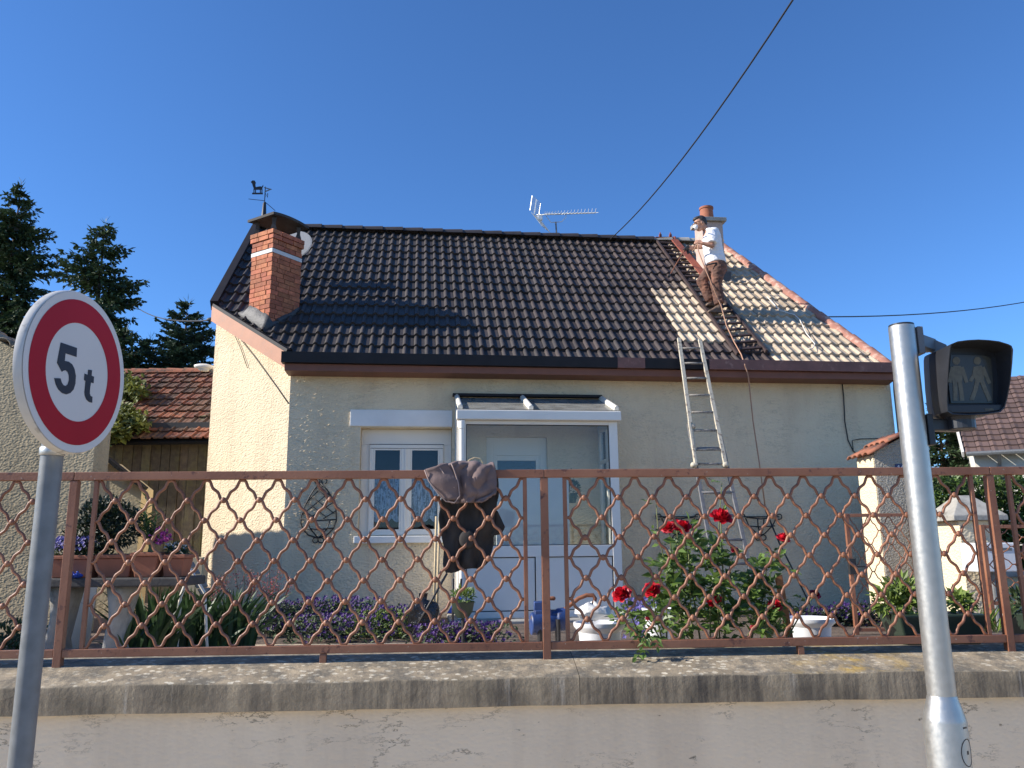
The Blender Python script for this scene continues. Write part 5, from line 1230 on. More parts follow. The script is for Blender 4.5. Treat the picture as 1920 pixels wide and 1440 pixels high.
mb = MB(); mb.prism([q(181, 893, 12.285), q(191, 893, 12.285), q(191, 985, 12.285), q(181, 985, 12.285)], V((0, .014, 0))); mb.build('door_post', MAT['concrete'], lt)

# wooden barn with old clay roof
br0, br1 = onplane(188, 825, YN, (0, 14.6, 0)), onplane(420, 822, YN, (0, 14.6, 0))
barn = thing('wooden_barn', 'old barn of weathered vertical planks under a mossy red clay tile roof', 'barn', V(((br0.x + br1.x) / 2, 14.6, GZ)))
mb = MB(); x = br0.x - 1.2; rr = random.Random(9); ze = br0.z
while x < br1.x + .6:
    wd = rr.uniform(.13, .19); g = rr.uniform(.65, 1.25); b0 = len(mb.v); yy = 14.6 + rr.uniform(-.012, .012)
    mb.box((x + wd / 2, yy + .015, (GZ - .1 + ze + .1) / 2), (wd - rr.uniform(.004, .014), .03, ze + .1 - GZ + .1)); mb.c += [(g, g * rr.uniform(.95, 1.05), g * .95)] * 8; x += wd
mb.build('plank_wall', MAT['planks'], barn)
mb = MB(); mb.box(((br0.x + br1.x) / 2, 15.7, 2.3), (br1.x - br0.x + 1.6, 2.0, 3.2)); mb.build('barn_interior', MAT['inside'], barn)
e0 = onplane(300, 824, YN, (0, 14.35, 0)); r0_ = onplane(300, 699, YN, (0, 17.0, 0)); sl3 = (r0_ - V((r0_.x, 14.35, e0.z))); up3 = V((0, sl3.y, sl3.z)).normalized(); n3 = V((1, 0, 0)).cross(up3); L3 = V((0, sl3.y, sl3.z)).length
mb = MB(); NRW = 11; ga = L3 / NRW; xL, xR = br0.x - 2.2, br1.x + .5; wt = .232
for i in range(NRW):
    for k in range(int((xR - xL) / wt)):
        x0 = xL + k * wt; base = V((x0, 14.35, e0.z)) + up3 * (i * ga); j = rr.uniform(-.008, .010)
        pal = rr.choice([(.30, .10, .055), (.24, .085, .05), (.36, .13, .065), (.19, .075, .045), (.20, .10, .06), (.13, .07, .045)]); g = rr.uniform(.55, .85)
        P = lambda a, s, h: base + V((1, 0, 0)) * a + up3 * s + n3 * (h + j * (1 - s / ga) + .035 * (1 - s / ga))
        prof = [(.0, .022), (.03, .03), (.05, .004), (.10, .002), (.12, .012), (.15, .002), (wt - .01, .003), (wt - .002, .02)]
        b0 = len(mb.v)
        for s_, dz in ((-.002, -.025), (0, 0), (ga + .03, -.004)):
            for a_, h in prof: mb.v.append(P(a_, s_, h + dz))
        n8 = len(prof)
        for r_ in range(2):
            for q8 in range(n8 - 1): mb.f.append((b0 + r_ * n8 + q8, b0 + r_ * n8 + q8 + 1, b0 + (r_ + 1) * n8 + q8 + 1, b0 + (r_ + 1) * n8 + q8))
        mb.c += [(pal[0] * g, pal[1] * g, pal[2] * g)] * (3 * n8)
mb.build('roof_tiles', MAT['clay'], barn)
mb = MB(); b_l, b_r = V((xL, 14.35, e0.z - .05)), V((xR, 14.35, e0.z - .05))
mb.prism([b_l, b_r, b_r + up3 * L3, b_l + up3 * L3], -n3 * .05); mb.build('roof_deck', MAT['planks'], barn)
mb = MB()
for k in range(int((xR - xL) / .38)):
    c = V((xL + k * .38, 14.35, e0.z)) + up3 * L3; g = rr.uniform(.8, 1.1); b0 = len(mb.v)
    for xx, rad in ((0, .12), (.40, .10)):
        for a_ in range(7): t_ = math.pi * a_ / 6; mb.v.append(c + V((xx, math.cos(t_) * rad, math.sin(t_) * rad - .01)))
    for a_ in range(6): mb.f.append((b0 + a_, b0 + a_ + 1, b0 + 7 + a_ + 1, b0 + 7 + a_))
    mb.c += [(.36 * g, .13 * g, .07 * g)] * 14
mb.build('ridge_tiles', MAT['clay'], barn, smooth=True)
# creepers on the barn roof
for lab, pts in (('yellow green creeper on the barn roof just under its ridge', [(232, 712, 16.3), (250, 722, 16.0), (258, 735, 15.8), (238, 738, 15.9)]), ('yellow green creeper spilling down the lower left of the barn roof', [(212, 790, 14.5), (230, 795, 14.6), (250, 790, 14.7), (262, 795, 14.6), (200, 808, 14.3), (225, 812, 14.3), (190, 822, 14.2), (180, 838, 14.2), (245, 780, 14.8), (232, 770, 15)])):
    mb = MB()
    for (x, y, d) in pts:
        for i in range(170):
            p = at(x + rnd.gauss(0, 9), y + rnd.gauss(0, 7), d - .15 + rnd.gauss(0, .08)); mb.leaf(p, V((rnd.gauss(0, 1), rnd.gauss(-.4, .6), rnd.gauss(-.2, .8))), V((0, -.6, 1)), .11, .09)
    tag(mb.build('creeper', MAT['moss'], fix=False), lab, 'creeper')

def conifer(x, y, h, rad, seed, lab, mat, nb=6, density=1.0, droop=.25, zmin=0.0, group='conifers behind the barn', irregular=.3):
    rr = random.Random(seed); t = thing('conifer_tree', lab, 'tree', V((x, y, 0)), group)
    tr = MB(); tr.tube([V((x, y, 0)), V((x + rr.uniform(-.1, .1), y, h * .5)), V((x, y, h * .97))], [.02 * h, .012 * h, .012], 8); tr.build('trunk', MAT['bark'], t, smooth=True)
    mb = MB(); br = MB(); z = max(h * .06, zmin)
    while z < h * .985:
        f_ = z / h; L0 = rad * (1 - f_) ** .85 + .12; step = .16 + .30 * (1 - f_)
        for k in range(nb if f_ < .9 else 4):
            a_ = rr.uniform(0, 2 * math.pi); L = L0 * rr.uniform(1 - irregular * 1.6, 1 + irregular * .55)
            d = V((math.cos(a_), math.sin(a_), 0)); zz = z + rr.uniform(-.15, .15); N = max(3, int(L / .15 * density)); rise = (.45 if f_ > .75 else .12)
            pts = []
            for i in range(N + 1):
                q = i / N; pts.append(V((x, y, zz)) + d * (L * q) + Z * (L * (rise * q - droop * 1.6 * q * q + droop * 1.1 * q ** 3)))
            br.tube([pts[0], pts[N // 2], pts[-1]], [.03 * L0 / rad + .006, .014, .005], 4, cap=False)
            side = d.cross(Z)
            for i in range(1, N + 1):
                q = i / N; p = pts[i]; ax = (pts[i] - pts[i - 1]).normalized()
                for s_ in (-1, 1):
                    for m_ in range(2):
                        dd = (side * s_ * rr.uniform(.4, 1.1) + ax * rr.uniform(.4, 1.0) - Z * rr.uniform(.0, droop * 2.6)).normalized()
                        Ls = (.20 + .24 * (1 - q)) * rr.uniform(.6, 1.25) * (.6 + .4 * min(1, L))
                        # a twig: three narrow needle tufts along it
                        for w_ in range(3):
                            pp_ = p + dd * Ls * (w_ / 3.0); mb.leaf(pp_, (dd + V((rr.gauss(0, .35), rr.gauss(0, .35), rr.gauss(0, .35)))), V((rr.gauss(0, .5), rr.gauss(0, .5), 1)), Ls * .62, .105, .15)
                if rr.random() < .7:
                    mb.leaf(p, (ax + Z * rr.uniform(-.1, .5)), V((rr.gauss(0, .4), rr.gauss(0, .4), 1)), .24, .07, .1)
        z += step
    for i in range(14): mb.leaf(V((x, y, h - .35 + .03 * i)), V((rr.gauss(0, .35), rr.gauss(0, .35), 1)), V((1, rr.random(), 0)), .28, .05, .1)
    mb.build('crown', mat, t, fix=False); br.build('branches', MAT['bark'], t)
    return t
def tree_at(px, py, d, base_half_px, ybase, **k):
    p = at(px, py, d); rad = base_half_px / FPX * d * p.z / max(.1, (p.z - at(px, ybase, d).z)); return dict(x=p.x, y=d, h=p.z, rad=min(rad, p.z * .42))
conifer(**tree_at(40, 345, 27, 88, 600), seed=21, lab='tallest dark spruce at the left edge, behind the round sign', mat=MAT['spruce'], nb=8, zmin=4.5, density=1.1, irregular=.42, droop=.3)
conifer(**tree_at(198, 418, 25, 82, 600), seed=7, lab='dark spruce with drooping boughs directly above the round sign', mat=MAT['spruce'], nb=6, zmin=4.0, density=1.15, irregular=.4, droop=.34)
conifer(**tree_at(352, 568, 24, 48, 690), seed=14, lab='slim blue green fir right of the sign, beside the house corner', mat=MAT['spruce_blue'], nb=9, zmin=4.5, density=1.2, droop=.05, irregular=.3)
conifer(**tree_at(283, 636, 24.5, 30, 690), seed=15, lab='small fir top just left of the slim blue green fir', mat=MAT['spruce_blue'], nb=7, zmin=4.5, density=1.0, droop=.08)
conifer(**tree_at(386, 640, 26, 30, 690), seed=16, lab='small fir top squeezed against the house corner', mat=MAT['spruce_blue'], nb=7, zmin=4.5, density=1.0, droop=.08)
conifer(**tree_at(236, 622, 23, 44, 690), seed=18, lab='low dark spruce top showing between the sign and the small fir', mat=MAT['spruce'], nb=7, zmin=4.0, density=1.0, droop=.3)

# ------------------------------------------------------------------ right side
conifer(**tree_at(1758, 752, 24, 42, 860), seed=31, lab='dark green conifer below the signal bracket', mat=MAT['spruce'], nb=8, zmin=1.0, group='conifers behind the signal')
conifer(**tree_at(1800, 775, 27, 40, 860), seed=32, lab='dark conifer beside the white gable of the far house', mat=MAT['spruce_blue'], nb=8, zmin=1.0, group='conifers behind the signal')
hd_ = thing('hedge', 'bright green leafy hedge behind the right gate', 'hedge', V((at(1850, 930, 11.4).x, 11.4, GZ)))
mb = MB()
for i in range(9000):
    px, d = rnd.uniform(1725, 2000), rnd.uniform(10.9, 11.9); topy = 893 + 10 * noise.noise(V((px * .03, d, 0))) - 8 * noise.noise(V((px * .09, d * 2, 3)))
    p = at(px, rnd.uniform(topy, 1060), d); mb.leaf(p, V((rnd.gauss(0, 1), rnd.gauss(-.3, 1), rnd.gauss(.2, 1))), V((rnd.gauss(0, .4), -.4, 1)), rnd.uniform(.06, .11), .05)
mb.build('leaves', MAT['hedge'], hd_, fix=False)
mb = MB()
for i in range(14): b = at(1730 + i * 19, 1040, 11.5); mb.tube([V((b.x, b.y, GZ)), V((b.x + rnd.uniform(-.2, .2), b.y, b.z + .6))], [.03, .012], 6)
mb.build('stems', MAT['bark'], hd_)
# far house
fh = thing('far_house', 'far white house with a brown tiled roof behind the signal head', 'house', V((at(1900, 880, 23).x, 24, 0)))
fe0 = at(1828, 851, 21.0); fdir = V((math.cos(R(-26)), math.sin(R(-26)), 0)); fback = V((-fdir.y, fdir.x, 0))
run = 4.3; frg = fe0 + fback * run; frg.z = at(1802, 716, frg.y).z; rise = frg.z - fe0.z; fup = (fback * run + Z * rise).normalized(); fL = math.hypot(run, rise); fnn = fdir.cross(fup)
mb = MB(); NR2 = 15
for i in range(NR2):
    for k in range(40):
        b = fe0 - fdir * .25 + fdir * (k * .32) + fup * (i * fL / NR2); g = rnd.uniform(.7, 1.25); gg = fL / NR2; b0 = len(mb.v)
        P = lambda a_, s_, h: b + fdir * a_ + fup * s_ + fnn * h
        mb.v += [P(0, 0, .0), P(.31, 0, .0), P(0, 0, .05), P(.08, 0, .075), P(.16, 0, .05), P(.31, 0, .045), P(0, gg + .02, .01), P(.08, gg + .02, .03), P(.16, gg + .02, .01), P(.31, gg + .02, .008)]
        mb.f += [(b0, b0 + 1, b0 + 5, b0 + 4, b0 + 3, b0 + 2), (b0 + 2, b0 + 3, b0 + 7, b0 + 6), (b0 + 3, b0 + 4, b0 + 8, b0 + 7), (b0 + 4, b0 + 5, b0 + 9, b0 + 8)]; mb.c += [(.12 * g, .075 * g, .062 * g)] * 10
mb.build('roof', MAT['far_tile'], fh)
mb = MB(); w0 = fe0 + fback * .35; w0.z = 0; Wd = 12.3
zz0 = fe0.z - .02
mb.prism([w0, w0 + fback * (2 * run - .7), w0 + fback * (2 * run - .7) + Z * (zz0), w0 + fback * (run - .35) + Z * (frg.z - .12), w0 + Z * (zz0 + .15)], fdir * Wd); mb.build('wall', MAT['far_wall'], fh)
mb = MB(); mb.bar(fe0 - fdir * .27, frg - fdir * .27, .16, .05, fnn); mb.build('verge', MAT['pvc'], fh)
mb = MB(); mb.tube([fe0 - fdir * .2 - fback * .06, fe0 + fdir * Wd - fback * .06], .06, 8); mb.tube([fe0 + fdir * .55 - fback * .02, fe0 + fdir * .55 + fback * .3 - Z * .3, w0 + fdir * .55 - fback * .05 + Z * .2], .045, 8); mb.build('gutter', MAT['galv'], fh)
mb = MB(); c_ = fe0 + fback * run; mb.prism([c_ - fdir * .25 + Z * (rise), c_ + fdir * Wd + Z * rise, c_ + fdir * Wd + fback * run, c_ - fdir * .25 + fback * run], V((0, 0, -.08))); mb.build('back_roof', MAT['ridge_dark'], fh)
fw1 = thing('garden_wall', 'low pale garden wall in the sun behind the right gate', 'wall', V((at(1890, 1095, 10.5).x, 10.5, GZ)))
g0_, g1_ = at(1880, 1082, 10.5), at(2000, 1078, 10.5)
mb = MB(); mb.hexa([V((g0_.x, 10.5, .3)), V((g1_.x, 10.5, .3)), V((g1_.x, 10.75, .3)), V((g0_.x, 10.75, .3)), V((g0_.x, 10.5, g0_.z)), V((g1_.x, 10.5, g0_.z)), V((g1_.x, 10.75, g0_.z)), V((g0_.x, 10.75, g0_.z))]); mb.build('wall', MAT['cream_wall'], fw1)
mb = MB(); mb.box(((g0_.x + g1_.x) / 2, 10.625, g0_.z + .035), (g1_.x - g0_.x + .05, .35, .07)); mb.build('coping', MAT['concrete'], fw1, bevel=.01)

# tiled gate pillar, plate 14
pA, pB = onplane(1641, 870, YN, (0, 10.1, 0)), onplane(1716, 870, YN, (0, 10.1, 0))
gp = thing('gate_pillar', 'roughcast pillar capped with red tiles and a small blue number plate reading 14', 'pillar', V(((pA.x + pB.x) / 2, 10.35, GZ)))
zp0, zp1 = onplane(1636, 848, YN, (0, 10.1, 0)).z, onplane(1690, 826, YN, (0, 10.1, 0)).z
mb = MB(); mb.prism([V((pA.x, 10.1, .5)), V((pB.x, 10.1, .5)), V((pB.x, 10.1, zp1 - .05)), V(((pA.x * .3 + pB.x * .7), 10.1, zp1 + .03)), V((pA.x, 10.1, zp0))], V((0, .5, 0))); mb.build('shaft', MAT['rough'], gp)
mb = MB(); mb.prism([V((pA.x - .012, 10.115, .5)), V((pA.x - .012, 10.6, .5)), V((pA.x - .012, 10.6, zp0 - .03)), V((pA.x - .012, 10.115, zp0 - .03))], V((.010, 0, 0))); mb.build('side_render', MAT['stucco'], gp)
mb = MB(); apx = V((pA.x * .3 + pB.x * .7, 10.1, zp1 + .06)); rr = random.Random(4)
for side, (p0, p1) in enumerate(((V((pA.x - .12, 0, zp0 - .06)), V((apx.x, 0, apx.z))), (V((pB.x + .10, 0, zp1 - .08)), V((apx.x, 0, apx.z))))):
    for k in range(4):
        for i in range(2):
            a_ = V(p0).lerp(V(p1), i * .5); b_2 = V(p0).lerp(V(p1), min(1, i * .5 + .58)); yy = 10.02 + k * .16; g = rr.uniform(.75, 1.15); b0 = len(mb.v); lift = .012 * (1 - i) + rr.uniform(0, .01)
            for c_ in (a_, b_2):
                for q_ in range(6): t_ = math.pi * q_ / 5; mb.v.append(V((c_.x, yy + .08 - .085 * math.cos(t_), c_.z + .045 * math.sin(t_) + (.02 if c_ is a_ else 0) + i * .012)))
            for q_ in range(5): mb.f.append((b0 + q_, b0 + q_ + 1, b0 + 6 + q_ + 1, b0 + 6 + q_))
            mb.c += [(.34 * g, .125 * g, .07 * g)] * 12
o = mb.build('cap_tiles', MAT['clay'], gp, smooth=True); s_ = o.modifiers.new('thick', 'SOLIDIFY'); s_.thickness = .016
qp = lambda x, y, d=0: onplane(x, y, YN, (0, 10.085 - d, 0))
mb = MB(); mb.prism([qp(1679, 870), qp(1708, 870), qp(1708, 885), qp(1679, 885)], V((0, .012, 0))); npl = mb.build('number_plate', M('blue_enamel', (.02, .03, .10), .35, .05), gp, bevel=.002)
mb = MB()
cxp, czp = qp(1679, 877.5).x, qp(1679, 877.5).z
fn_ = lambda x, y, d: V((cxp + x, 10.085 - .0005 - d, czp + y))
mb.stroke(fn_, [(.028, .018), (.045, .03), (.045, -.032)], .010, .001); mb.stroke(fn_, [(.092, -.032), (.092, .032), (.064, -.012), (.108, -.012)], .009, .001)
mb.build('number', MAT['paint_white'], npl)
# second pillar with a pyramid cap
p2a, p2b = onplane(1806, 1050, YN, (0, 9.4, 0)), onplane(1876, 1050, YN, (0, 9.4, 0))
p2 = thing('gate_pillar', 'cream rendered gate pillar with a concrete pyramid cap beside the mailbox', 'pillar', V(((p2a.x + p2b.x) / 2, 9.65, GZ)))
zc2 = onplane(1830, 976, YN, (0, 9.4, 0)).z
mb = MB(); mb.box(((p2a.x + p2b.x) / 2, 9.65, (zc2 + .5) / 2), (p2b.x - p2a.x, .5, zc2 - .5)); mb.build('shaft', MAT['stucco'], p2, bevel=.01)
mb = MB(); cx2 = (p2a.x + p2b.x) / 2; hw = (p2b.x - p2a.x) / 2 + .10
mb.v = [V((cx2 + a_ * hw, 9.65 + b_3 * (.34), zc2 + z_)) for z_ in (.001, .06) for a_, b_3 in ((-1, -1), (1, -1), (1, 1), (-1, 1))] + [V((cx2 + a_ * .07, 9.65 + b_3 * .07, zc2 + .30)) for a_, b_3 in ((-1, -1), (1, -1), (1, 1), (-1, 1))]
mb.f = [(3, 2, 1, 0), (0, 1, 5, 4), (1, 2, 6, 5), (2, 3, 7, 6), (3, 0, 4, 7), (4, 5, 9, 8), (5, 6, 10, 9), (6, 7, 11, 10), (7, 4, 8, 11), (8, 9, 10, 11)]; mb.build('cap', MAT['concrete'], p2, bevel=.008)
# mailbox
m0, m1 = onplane(1833, 1018, YN, (0, 8.9, 0)), onplane(1918, 1072, YN, (0, 8.9, 0))
mbx = thing('mailbox', 'white metal mailbox on a post beside the pyramid-capped pillar', 'mailbox', V(((m0.x + m1.x) / 2, 9.05, GZ)))
mb = MB(); mb.box(((m0.x + m1.x) / 2, 9.08, (m0.z + m1.z) / 2), (m1.x - m0.x, .36, m0.z - m1.z)); mb.build('box', MAT['paint_white'], mbx, bevel=.012)
mb = MB(); mb.box(((m0.x + m1.x) / 2, 8.896, m0.z - .07), ((m1.x - m0.x) * .6, .006, .03)); mb.build('letter_slot', MAT['galv'], mbx)
mb = MB(); mb.tube([V(((m0.x + m1.x) / 2, 9.08, GZ)), V(((m0.x + m1.x) / 2, 9.08, m1.z - .001))], .03, 10); mb.build('post', MAT['galv'], mbx)
# iron gates with a finer grille
def gate(nm, lab, xa, xb, yt, yb2, d, cat, group):
    a_, b_4 = at(xa, yt, d), at(xb, yt, d); zb_2 = at(xa, yb2, d).z; zt_3 = a_.z
    t = thing(nm, lab, cat, V(((a_.x + b_4.x) / 2, d, max(zb_2 - .1, GZ))), group)
    X0, X1 = a_.x, b_4.x
    for x_ in (X0, X1): mb = MB(); mb.box((x_, d, (zt_3 + zb_2 - .2) / 2), (.04, .04, zt_3 - zb_2 + .2)); mb.build('gate_post', MAT['rail'], t, bevel=.003)
    for z_5 in (zt_3 - .02, zb_2 + .02): mb = MB(); mb.box(((X0 + X1) / 2, d, z_5), (X1 - X0 - .041, .034, .034)); mb.build('gate_rail', MAT['rail'], t, bevel=.003)
    nh = max(4, 2 * int((X1 - X0) / .21)); hp = (X1 - X0 - .04) / nh; rows = 8; vs = (zt_3 - zb_2 - .08) / rows; mb = MB()
    for r in range(rows):
        pts = []
        for k in range(nh):
            up = (k + r) % 2 == 0
            for q_ in range(8):
                tt = q_ / 8; y = OG[2 * q_]; y = 1 - y if up else y
                pts.append(V((X0 + .02 + (k + tt) * hp, d + ((-1) ** r) * .002, zt_3 - .04 - vs * (r + 1) + vs * y)))
        mb.tube(pts, .006, 5)
    mb.build('wire_grille', MAT['rail'], t, smooth=True); return t
g = gate('iron_gate', 'narrow red-brown iron gate in front of the tiled pillar', 1586, 1706, 963, 1185, 8.6, 'gate', 'iron gates in the front garden')
mb = MB(); lk = at(1598, 1062, 8.57); mb.box(lk, (.07, .05, .16)); mb.tube([lk - YN * .02, lk - YN * .07, lk - YN * .07 + V((.1, 0, 0))], .01, 6); mb.build('lock', MAT['iron'], g)
gate('iron_gate', 'wide red-brown iron gate in front of the mailbox at the right edge', 1840, 1990, 984, 1135, 8.2, 'gate', 'iron gates in the front garden')
# ------------------------------------------------------------------ garden: roses
rose_t = thing('rose_bush', 'tall rose bush with red blooms growing through the railing', 'rose bush', at(1320, 1195, 5.0)); rose_t.location.z = GZ; MW[rose_t.name] = Matrix.Translation(rose_t.location)
def rose(c, r, mat, up):
    mb = MB(); up = up.normalized(); X = up.orthogonal().normalized(); Y = up.cross(X); rr = random.Random(int(c.x * 1000))
    for ly in range(5):
        f_ = ly / 4.0; n_ = (3, 4, 5, 6, 7)[ly]; rad = r * (.28 + .72 * f_); tilt = .12 + 1.15 * f_ ** 1.2; off = rr.uniform(0, 6)
        for k in range(n_):
            a_ = off + 2 * math.pi * k / n_ + rr.uniform(-.15, .15); d = X * math.cos(a_) + Y * math.sin(a_); sd = up.cross(d); wv = rr.uniform(.8, 1.2)
            def pet(u, v, d=d, sd=sd, rad=rad, tilt=tilt, wv=wv):
                s_ = (u - .5) * 2; wid = rad * 1.0 * math.sin(math.pi * (.12 + .76 * v)) ** .7
                ang = tilt * v; rr0 = rad * (.22 + .8 * v * math.sin(.5 + ang * .7)); hh = r * (.75 * v * math.cos(ang * .75) - .25 * f_) - (.12 * r * v * v * (f_ > .6))
                return c + d * (rr0 * (1 - .28 * s_ * s_)) + sd * (wid * .72 * s_) + up * (hh + .10 * r * math.sin(s_ * 3 * wv + k) * v)
            mb.grid(pet, 4, 4)
    o = mb.build('rose_flower', mat, rose_t, smooth=True, fix=False); return o
FL = [(1254, 990, 15, 5.0, 'rose'), (1281, 988, 15, 4.98, 'rose'), (1268, 984, 12, 5.06, 'rose'), (1352, 970, 21, 4.95, 'rose'), (1468, 1011, 15, 4.95, 'rose'), (1166, 1115, 19, 4.72, 'rose'), (1222, 1106, 17, 4.75, 'rose'), (1378, 1032, 8, 5.3, 'rose_dark'), (1333, 1131, 9, 4.85, 'rose'), (1345, 1124, 9, 4.9, 'rose'), (1453, 1136, 15, 4.85, 'rose'), (1528, 1115, 11, 5.2, 'rose_dark'), (1214, 1160, 5, 4.7, 'rose_pink'), (1412, 1177, 6, 4.75, 'rose_pink')]
stem = MB(); lv = MB(); rr = random.Random(12)
def sprig(p, d, n=5, L=.055):
    d = d.normalized(); sd = d.cross(Z); sd = sd.normalized() if sd.length > .01 else V((1, 0, 0))
    for k in range(n):
        if k == n - 1: q = p + d * .07; dd = d
        else: q = p + d * (.02 + .03 * (k // 2)); dd = d * .5 + sd * (1 if k % 2 else -1)
        dd = dd + V((rr.gauss(0, .2), rr.gauss(0, .2), rr.gauss(-.1, .25)))
        l_ = L * rr.uniform(.75, 1.2); lv.leaf(q, dd, V((rr.gauss(0, .5), rr.gauss(-.5, .5), 1)), l_, l_ * .62, .22)
for (px, py, r, d, m) in FL:
    c = at(px, py, d); up = V((rr.gauss(0, .35), -.75 + rr.gauss(0, .2), .8)); rose(c, r / FPX * d * 1.05, MAT[m], up)
    base = at(1325 + (px - 1325) * .45 + rr.uniform(-20, 20), 1200, 5.15); base.z = GZ
    mid = base.lerp(c, .55) + V((rr.uniform(-.04, .04), .08, .10)); pts = []
    for i in range(9): t_ = i / 8; pts.append(base * (1 - t_) ** 2 + mid * 2 * t_ * (1 - t_) + (c - up.normalized() * .01) * t_ * t_)
    stem.tube(pts, [.007 - .004 * i / 8 for i in range(9)], 6)
    for i in range(2, 8):
        if rr.random() < .9: sprig(pts[i], V((rr.gauss(0, 1), rr.gauss(-.4, .8), rr.uniform(0, .8))), 5, .05)
for (x0, y0, x1, y1) in ((1247, 1180, 1236, 945), (1352, 1180, 1347, 905), (1300, 1180, 1290, 1030), (1410, 1180, 1440, 1040)):
    a_, b_ = at(x0, y0, 5.1), at(x1, y1, 5.0); a_.z = GZ; pts = [a_.lerp(b_, i / 6) + V((rr.gauss(0, .012), 0, 0)) for i in range(7)]; stem.tube(pts, [.006 - .0035 * i / 6 for i in range(7)], 6)
    for i in range(2, 7): sprig(pts[i], V((rr.gauss(0, 1), -.4, rr.uniform(.2, .8))), 5, .042)
dens = [(1225, 1165, 42, 24), (1280, 1130, 40, 40), (1320, 1165, 48, 26), (1380, 1150, 45, 32), (1300, 1085, 45, 34), (1360, 1095, 40, 34), (1255, 1060, 26, 26), (1340, 1040, 26, 26), (1425, 1110, 26, 26), (1250, 1110, 30, 30), (1432, 1070, 24, 16), (1440, 1150, 30, 24), (1290, 1030, 18, 18)]
for (x, y, sx_, sy_) in dens:
    for i in range(19):
        px, py = x + rr.gauss(0, sx_ * .55), y + rr.gauss(0, sy_ * .55)
        if py > 1192: continue
        sprig(at(px, py, rr.uniform(4.85, 5.45)), V((rr.gauss(0, 1), rr.gauss(-.3, 1), rr.gauss(.2, .7))), 5, .074)
for (x, y) in ((1212, 1192), (1208, 1203), (1205, 1214), (1196, 1182), (1232, 1190), (1185, 1178)): sprig(onF(x, y, -.04), V((rr.gauss(0, .5), -.6, -.8)), 5, .04)
stem.tube([onF(1215, 1180, .02), onF(1212, 1190, -.03), onF(1208, 1205, -.045), onF(1205, 1212, -.045)], .003, 5)
stem.build('stems', MAT['rose_stem'], rose_t, smooth=True); lv.build('leaves', MAT['rose_leaf'], rose_t, fix=False)

# ------------------------------------------------------------------ pots, tubs, troughs
def pot_profile(r, h): return [(r * .60, 0), (r * .66, h * .1), (r * .80, h * .80), (r * .82, h * .86), (r * .98, h * .93), (r * 1.0, h * .95), (r * 1.0, h), (r * .93, h), (r * .76, h * .9), (r * .6, h * .85), (.01, h * .85)]
for (px, py, hw_, d, lab) in ((1124, 1166, 47, 5.5, 'white plastic tub standing left of the rose bush with rubbish on it'), (1516, 1158, 46, 5.95, 'white plastic tub standing right of the rose bush'), (1232, 1140, 28, 6.0, 'small white tub half hidden behind the rose leaves')):
    c = at(px, py, d); r = hw_ / FPX * d; base = V((c.x, c.y, GZ)); mb = MB(); mb.lathe(pot_profile(r, c.z - GZ), base, 36)
    tag(mb.build('white_tub', MAT['paint_white'], smooth=True, angle=30, origin=base), lab, 'tub', 'white plastic tubs by the roses')
mb = MB(); wc = at(1112, 1147, 5.5)
def crump(u, v): 
    a_ = u * 2 * math.pi; r = .11 * math.sin(math.pi * (.02 + .96 * v)) * (1 + .25 * noise.noise(V((math.cos(a_) * 1.5, math.sin(a_) * 1.5, v * 3))))
    return wc + V((math.cos(a_) * r * 1.15, math.sin(a_) * r * .8, (v - .5) * .11 + .03 * noise.noise(V((u * 5, v * 5, 1)))))
mb.grid(crump, 28, 14); tag(mb.build('plastic_sheet', MAT['sheet'], smooth=True, fix=True), 'crumpled white plastic sheet heaped on a white tub', 'sheet')
tr_l, tr_r = onF(1660, 1150, .30), onF(1822, 1150, .30); zt_ = tr_l.z
tg = thing('plant_trough', 'long dark green trough of leafy plants behind the signal pole', 'planter', (tr_l + tr_r) / 2 - Z * .2)
mb = MB(); s0_, s1_ = (tr_l - F0).dot(Fe), (tr_r - F0).dot(Fe)
mb.hexa([FP(s0_ + .05, .18, zt_ - .20), FP(s1_ - .05, .18, zt_ - .20), FP(s1_ - .05, .36, zt_ - .20), FP(s0_ + .05, .36, zt_ - .20), FP(s0_, .14, zt_), FP(s1_, .14, zt_), FP(s1_, .40, zt_), FP(s0_, .40, zt_)]); mb.build('trough', MAT['green_plastic'], tg, bevel=.01)
def foliage(nm, par, mat, spots, n, L, W, spread=1.0, upb=.3):
    mb = MB()
    for (p, sx_, sy_, sz_) in spots:
        for i in range(n):
            q = V((rnd.gauss(0, 1), rnd.gauss(0, 1), rnd.gauss(0, 1))).normalized() * rnd.random() ** .4
            mb.leaf(p + V((q.x * sx_, q.y * sy_, q.z * sz_)), V((q.x + rnd.gauss(0, .5), q.y + rnd.gauss(0, .5), q.z + upb + rnd.gauss(0, .5))), V((rnd.gauss(0, .5), -.5, 1)), L * rnd.uniform(.7, 1.25), W * rnd.uniform(.7, 1.25))
    return mb.build(nm, mat, par, fix=False)
foliage('foliage', tg, MAT['lime_leaf'], [(onF(1672, 1128, .28), .10, .08, .07), (onF(1690, 1112, .28), .11, .08, .09), (onF(1705, 1130, .28), .08, .08, .07), (onF(1800, 1130, .28), .06, .06, .05)], 130, .06, .032)
tg2 = thing('plant_trough', 'dark green trough at the far right end of the railing', 'planter', onF(1915, 1190, .3)); a2_ = (onF(1890, 1150, .3) - F0).dot(Fe)
mb = MB(); mb.hexa([FP(a2_ + .05, .18, zt_ - .20), FP(a2_ + .55, .18, zt_ - .20), FP(a2_ + .55, .36, zt_ - .20), FP(a2_ + .05, .36, zt_ - .20), FP(a2_, .14, zt_), FP(a2_ + .6, .14, zt_), FP(a2_ + .6, .40, zt_), FP(a2_, .40, zt_)]); mb.build('trough', MAT['green_plastic'], tg2, bevel=.01)
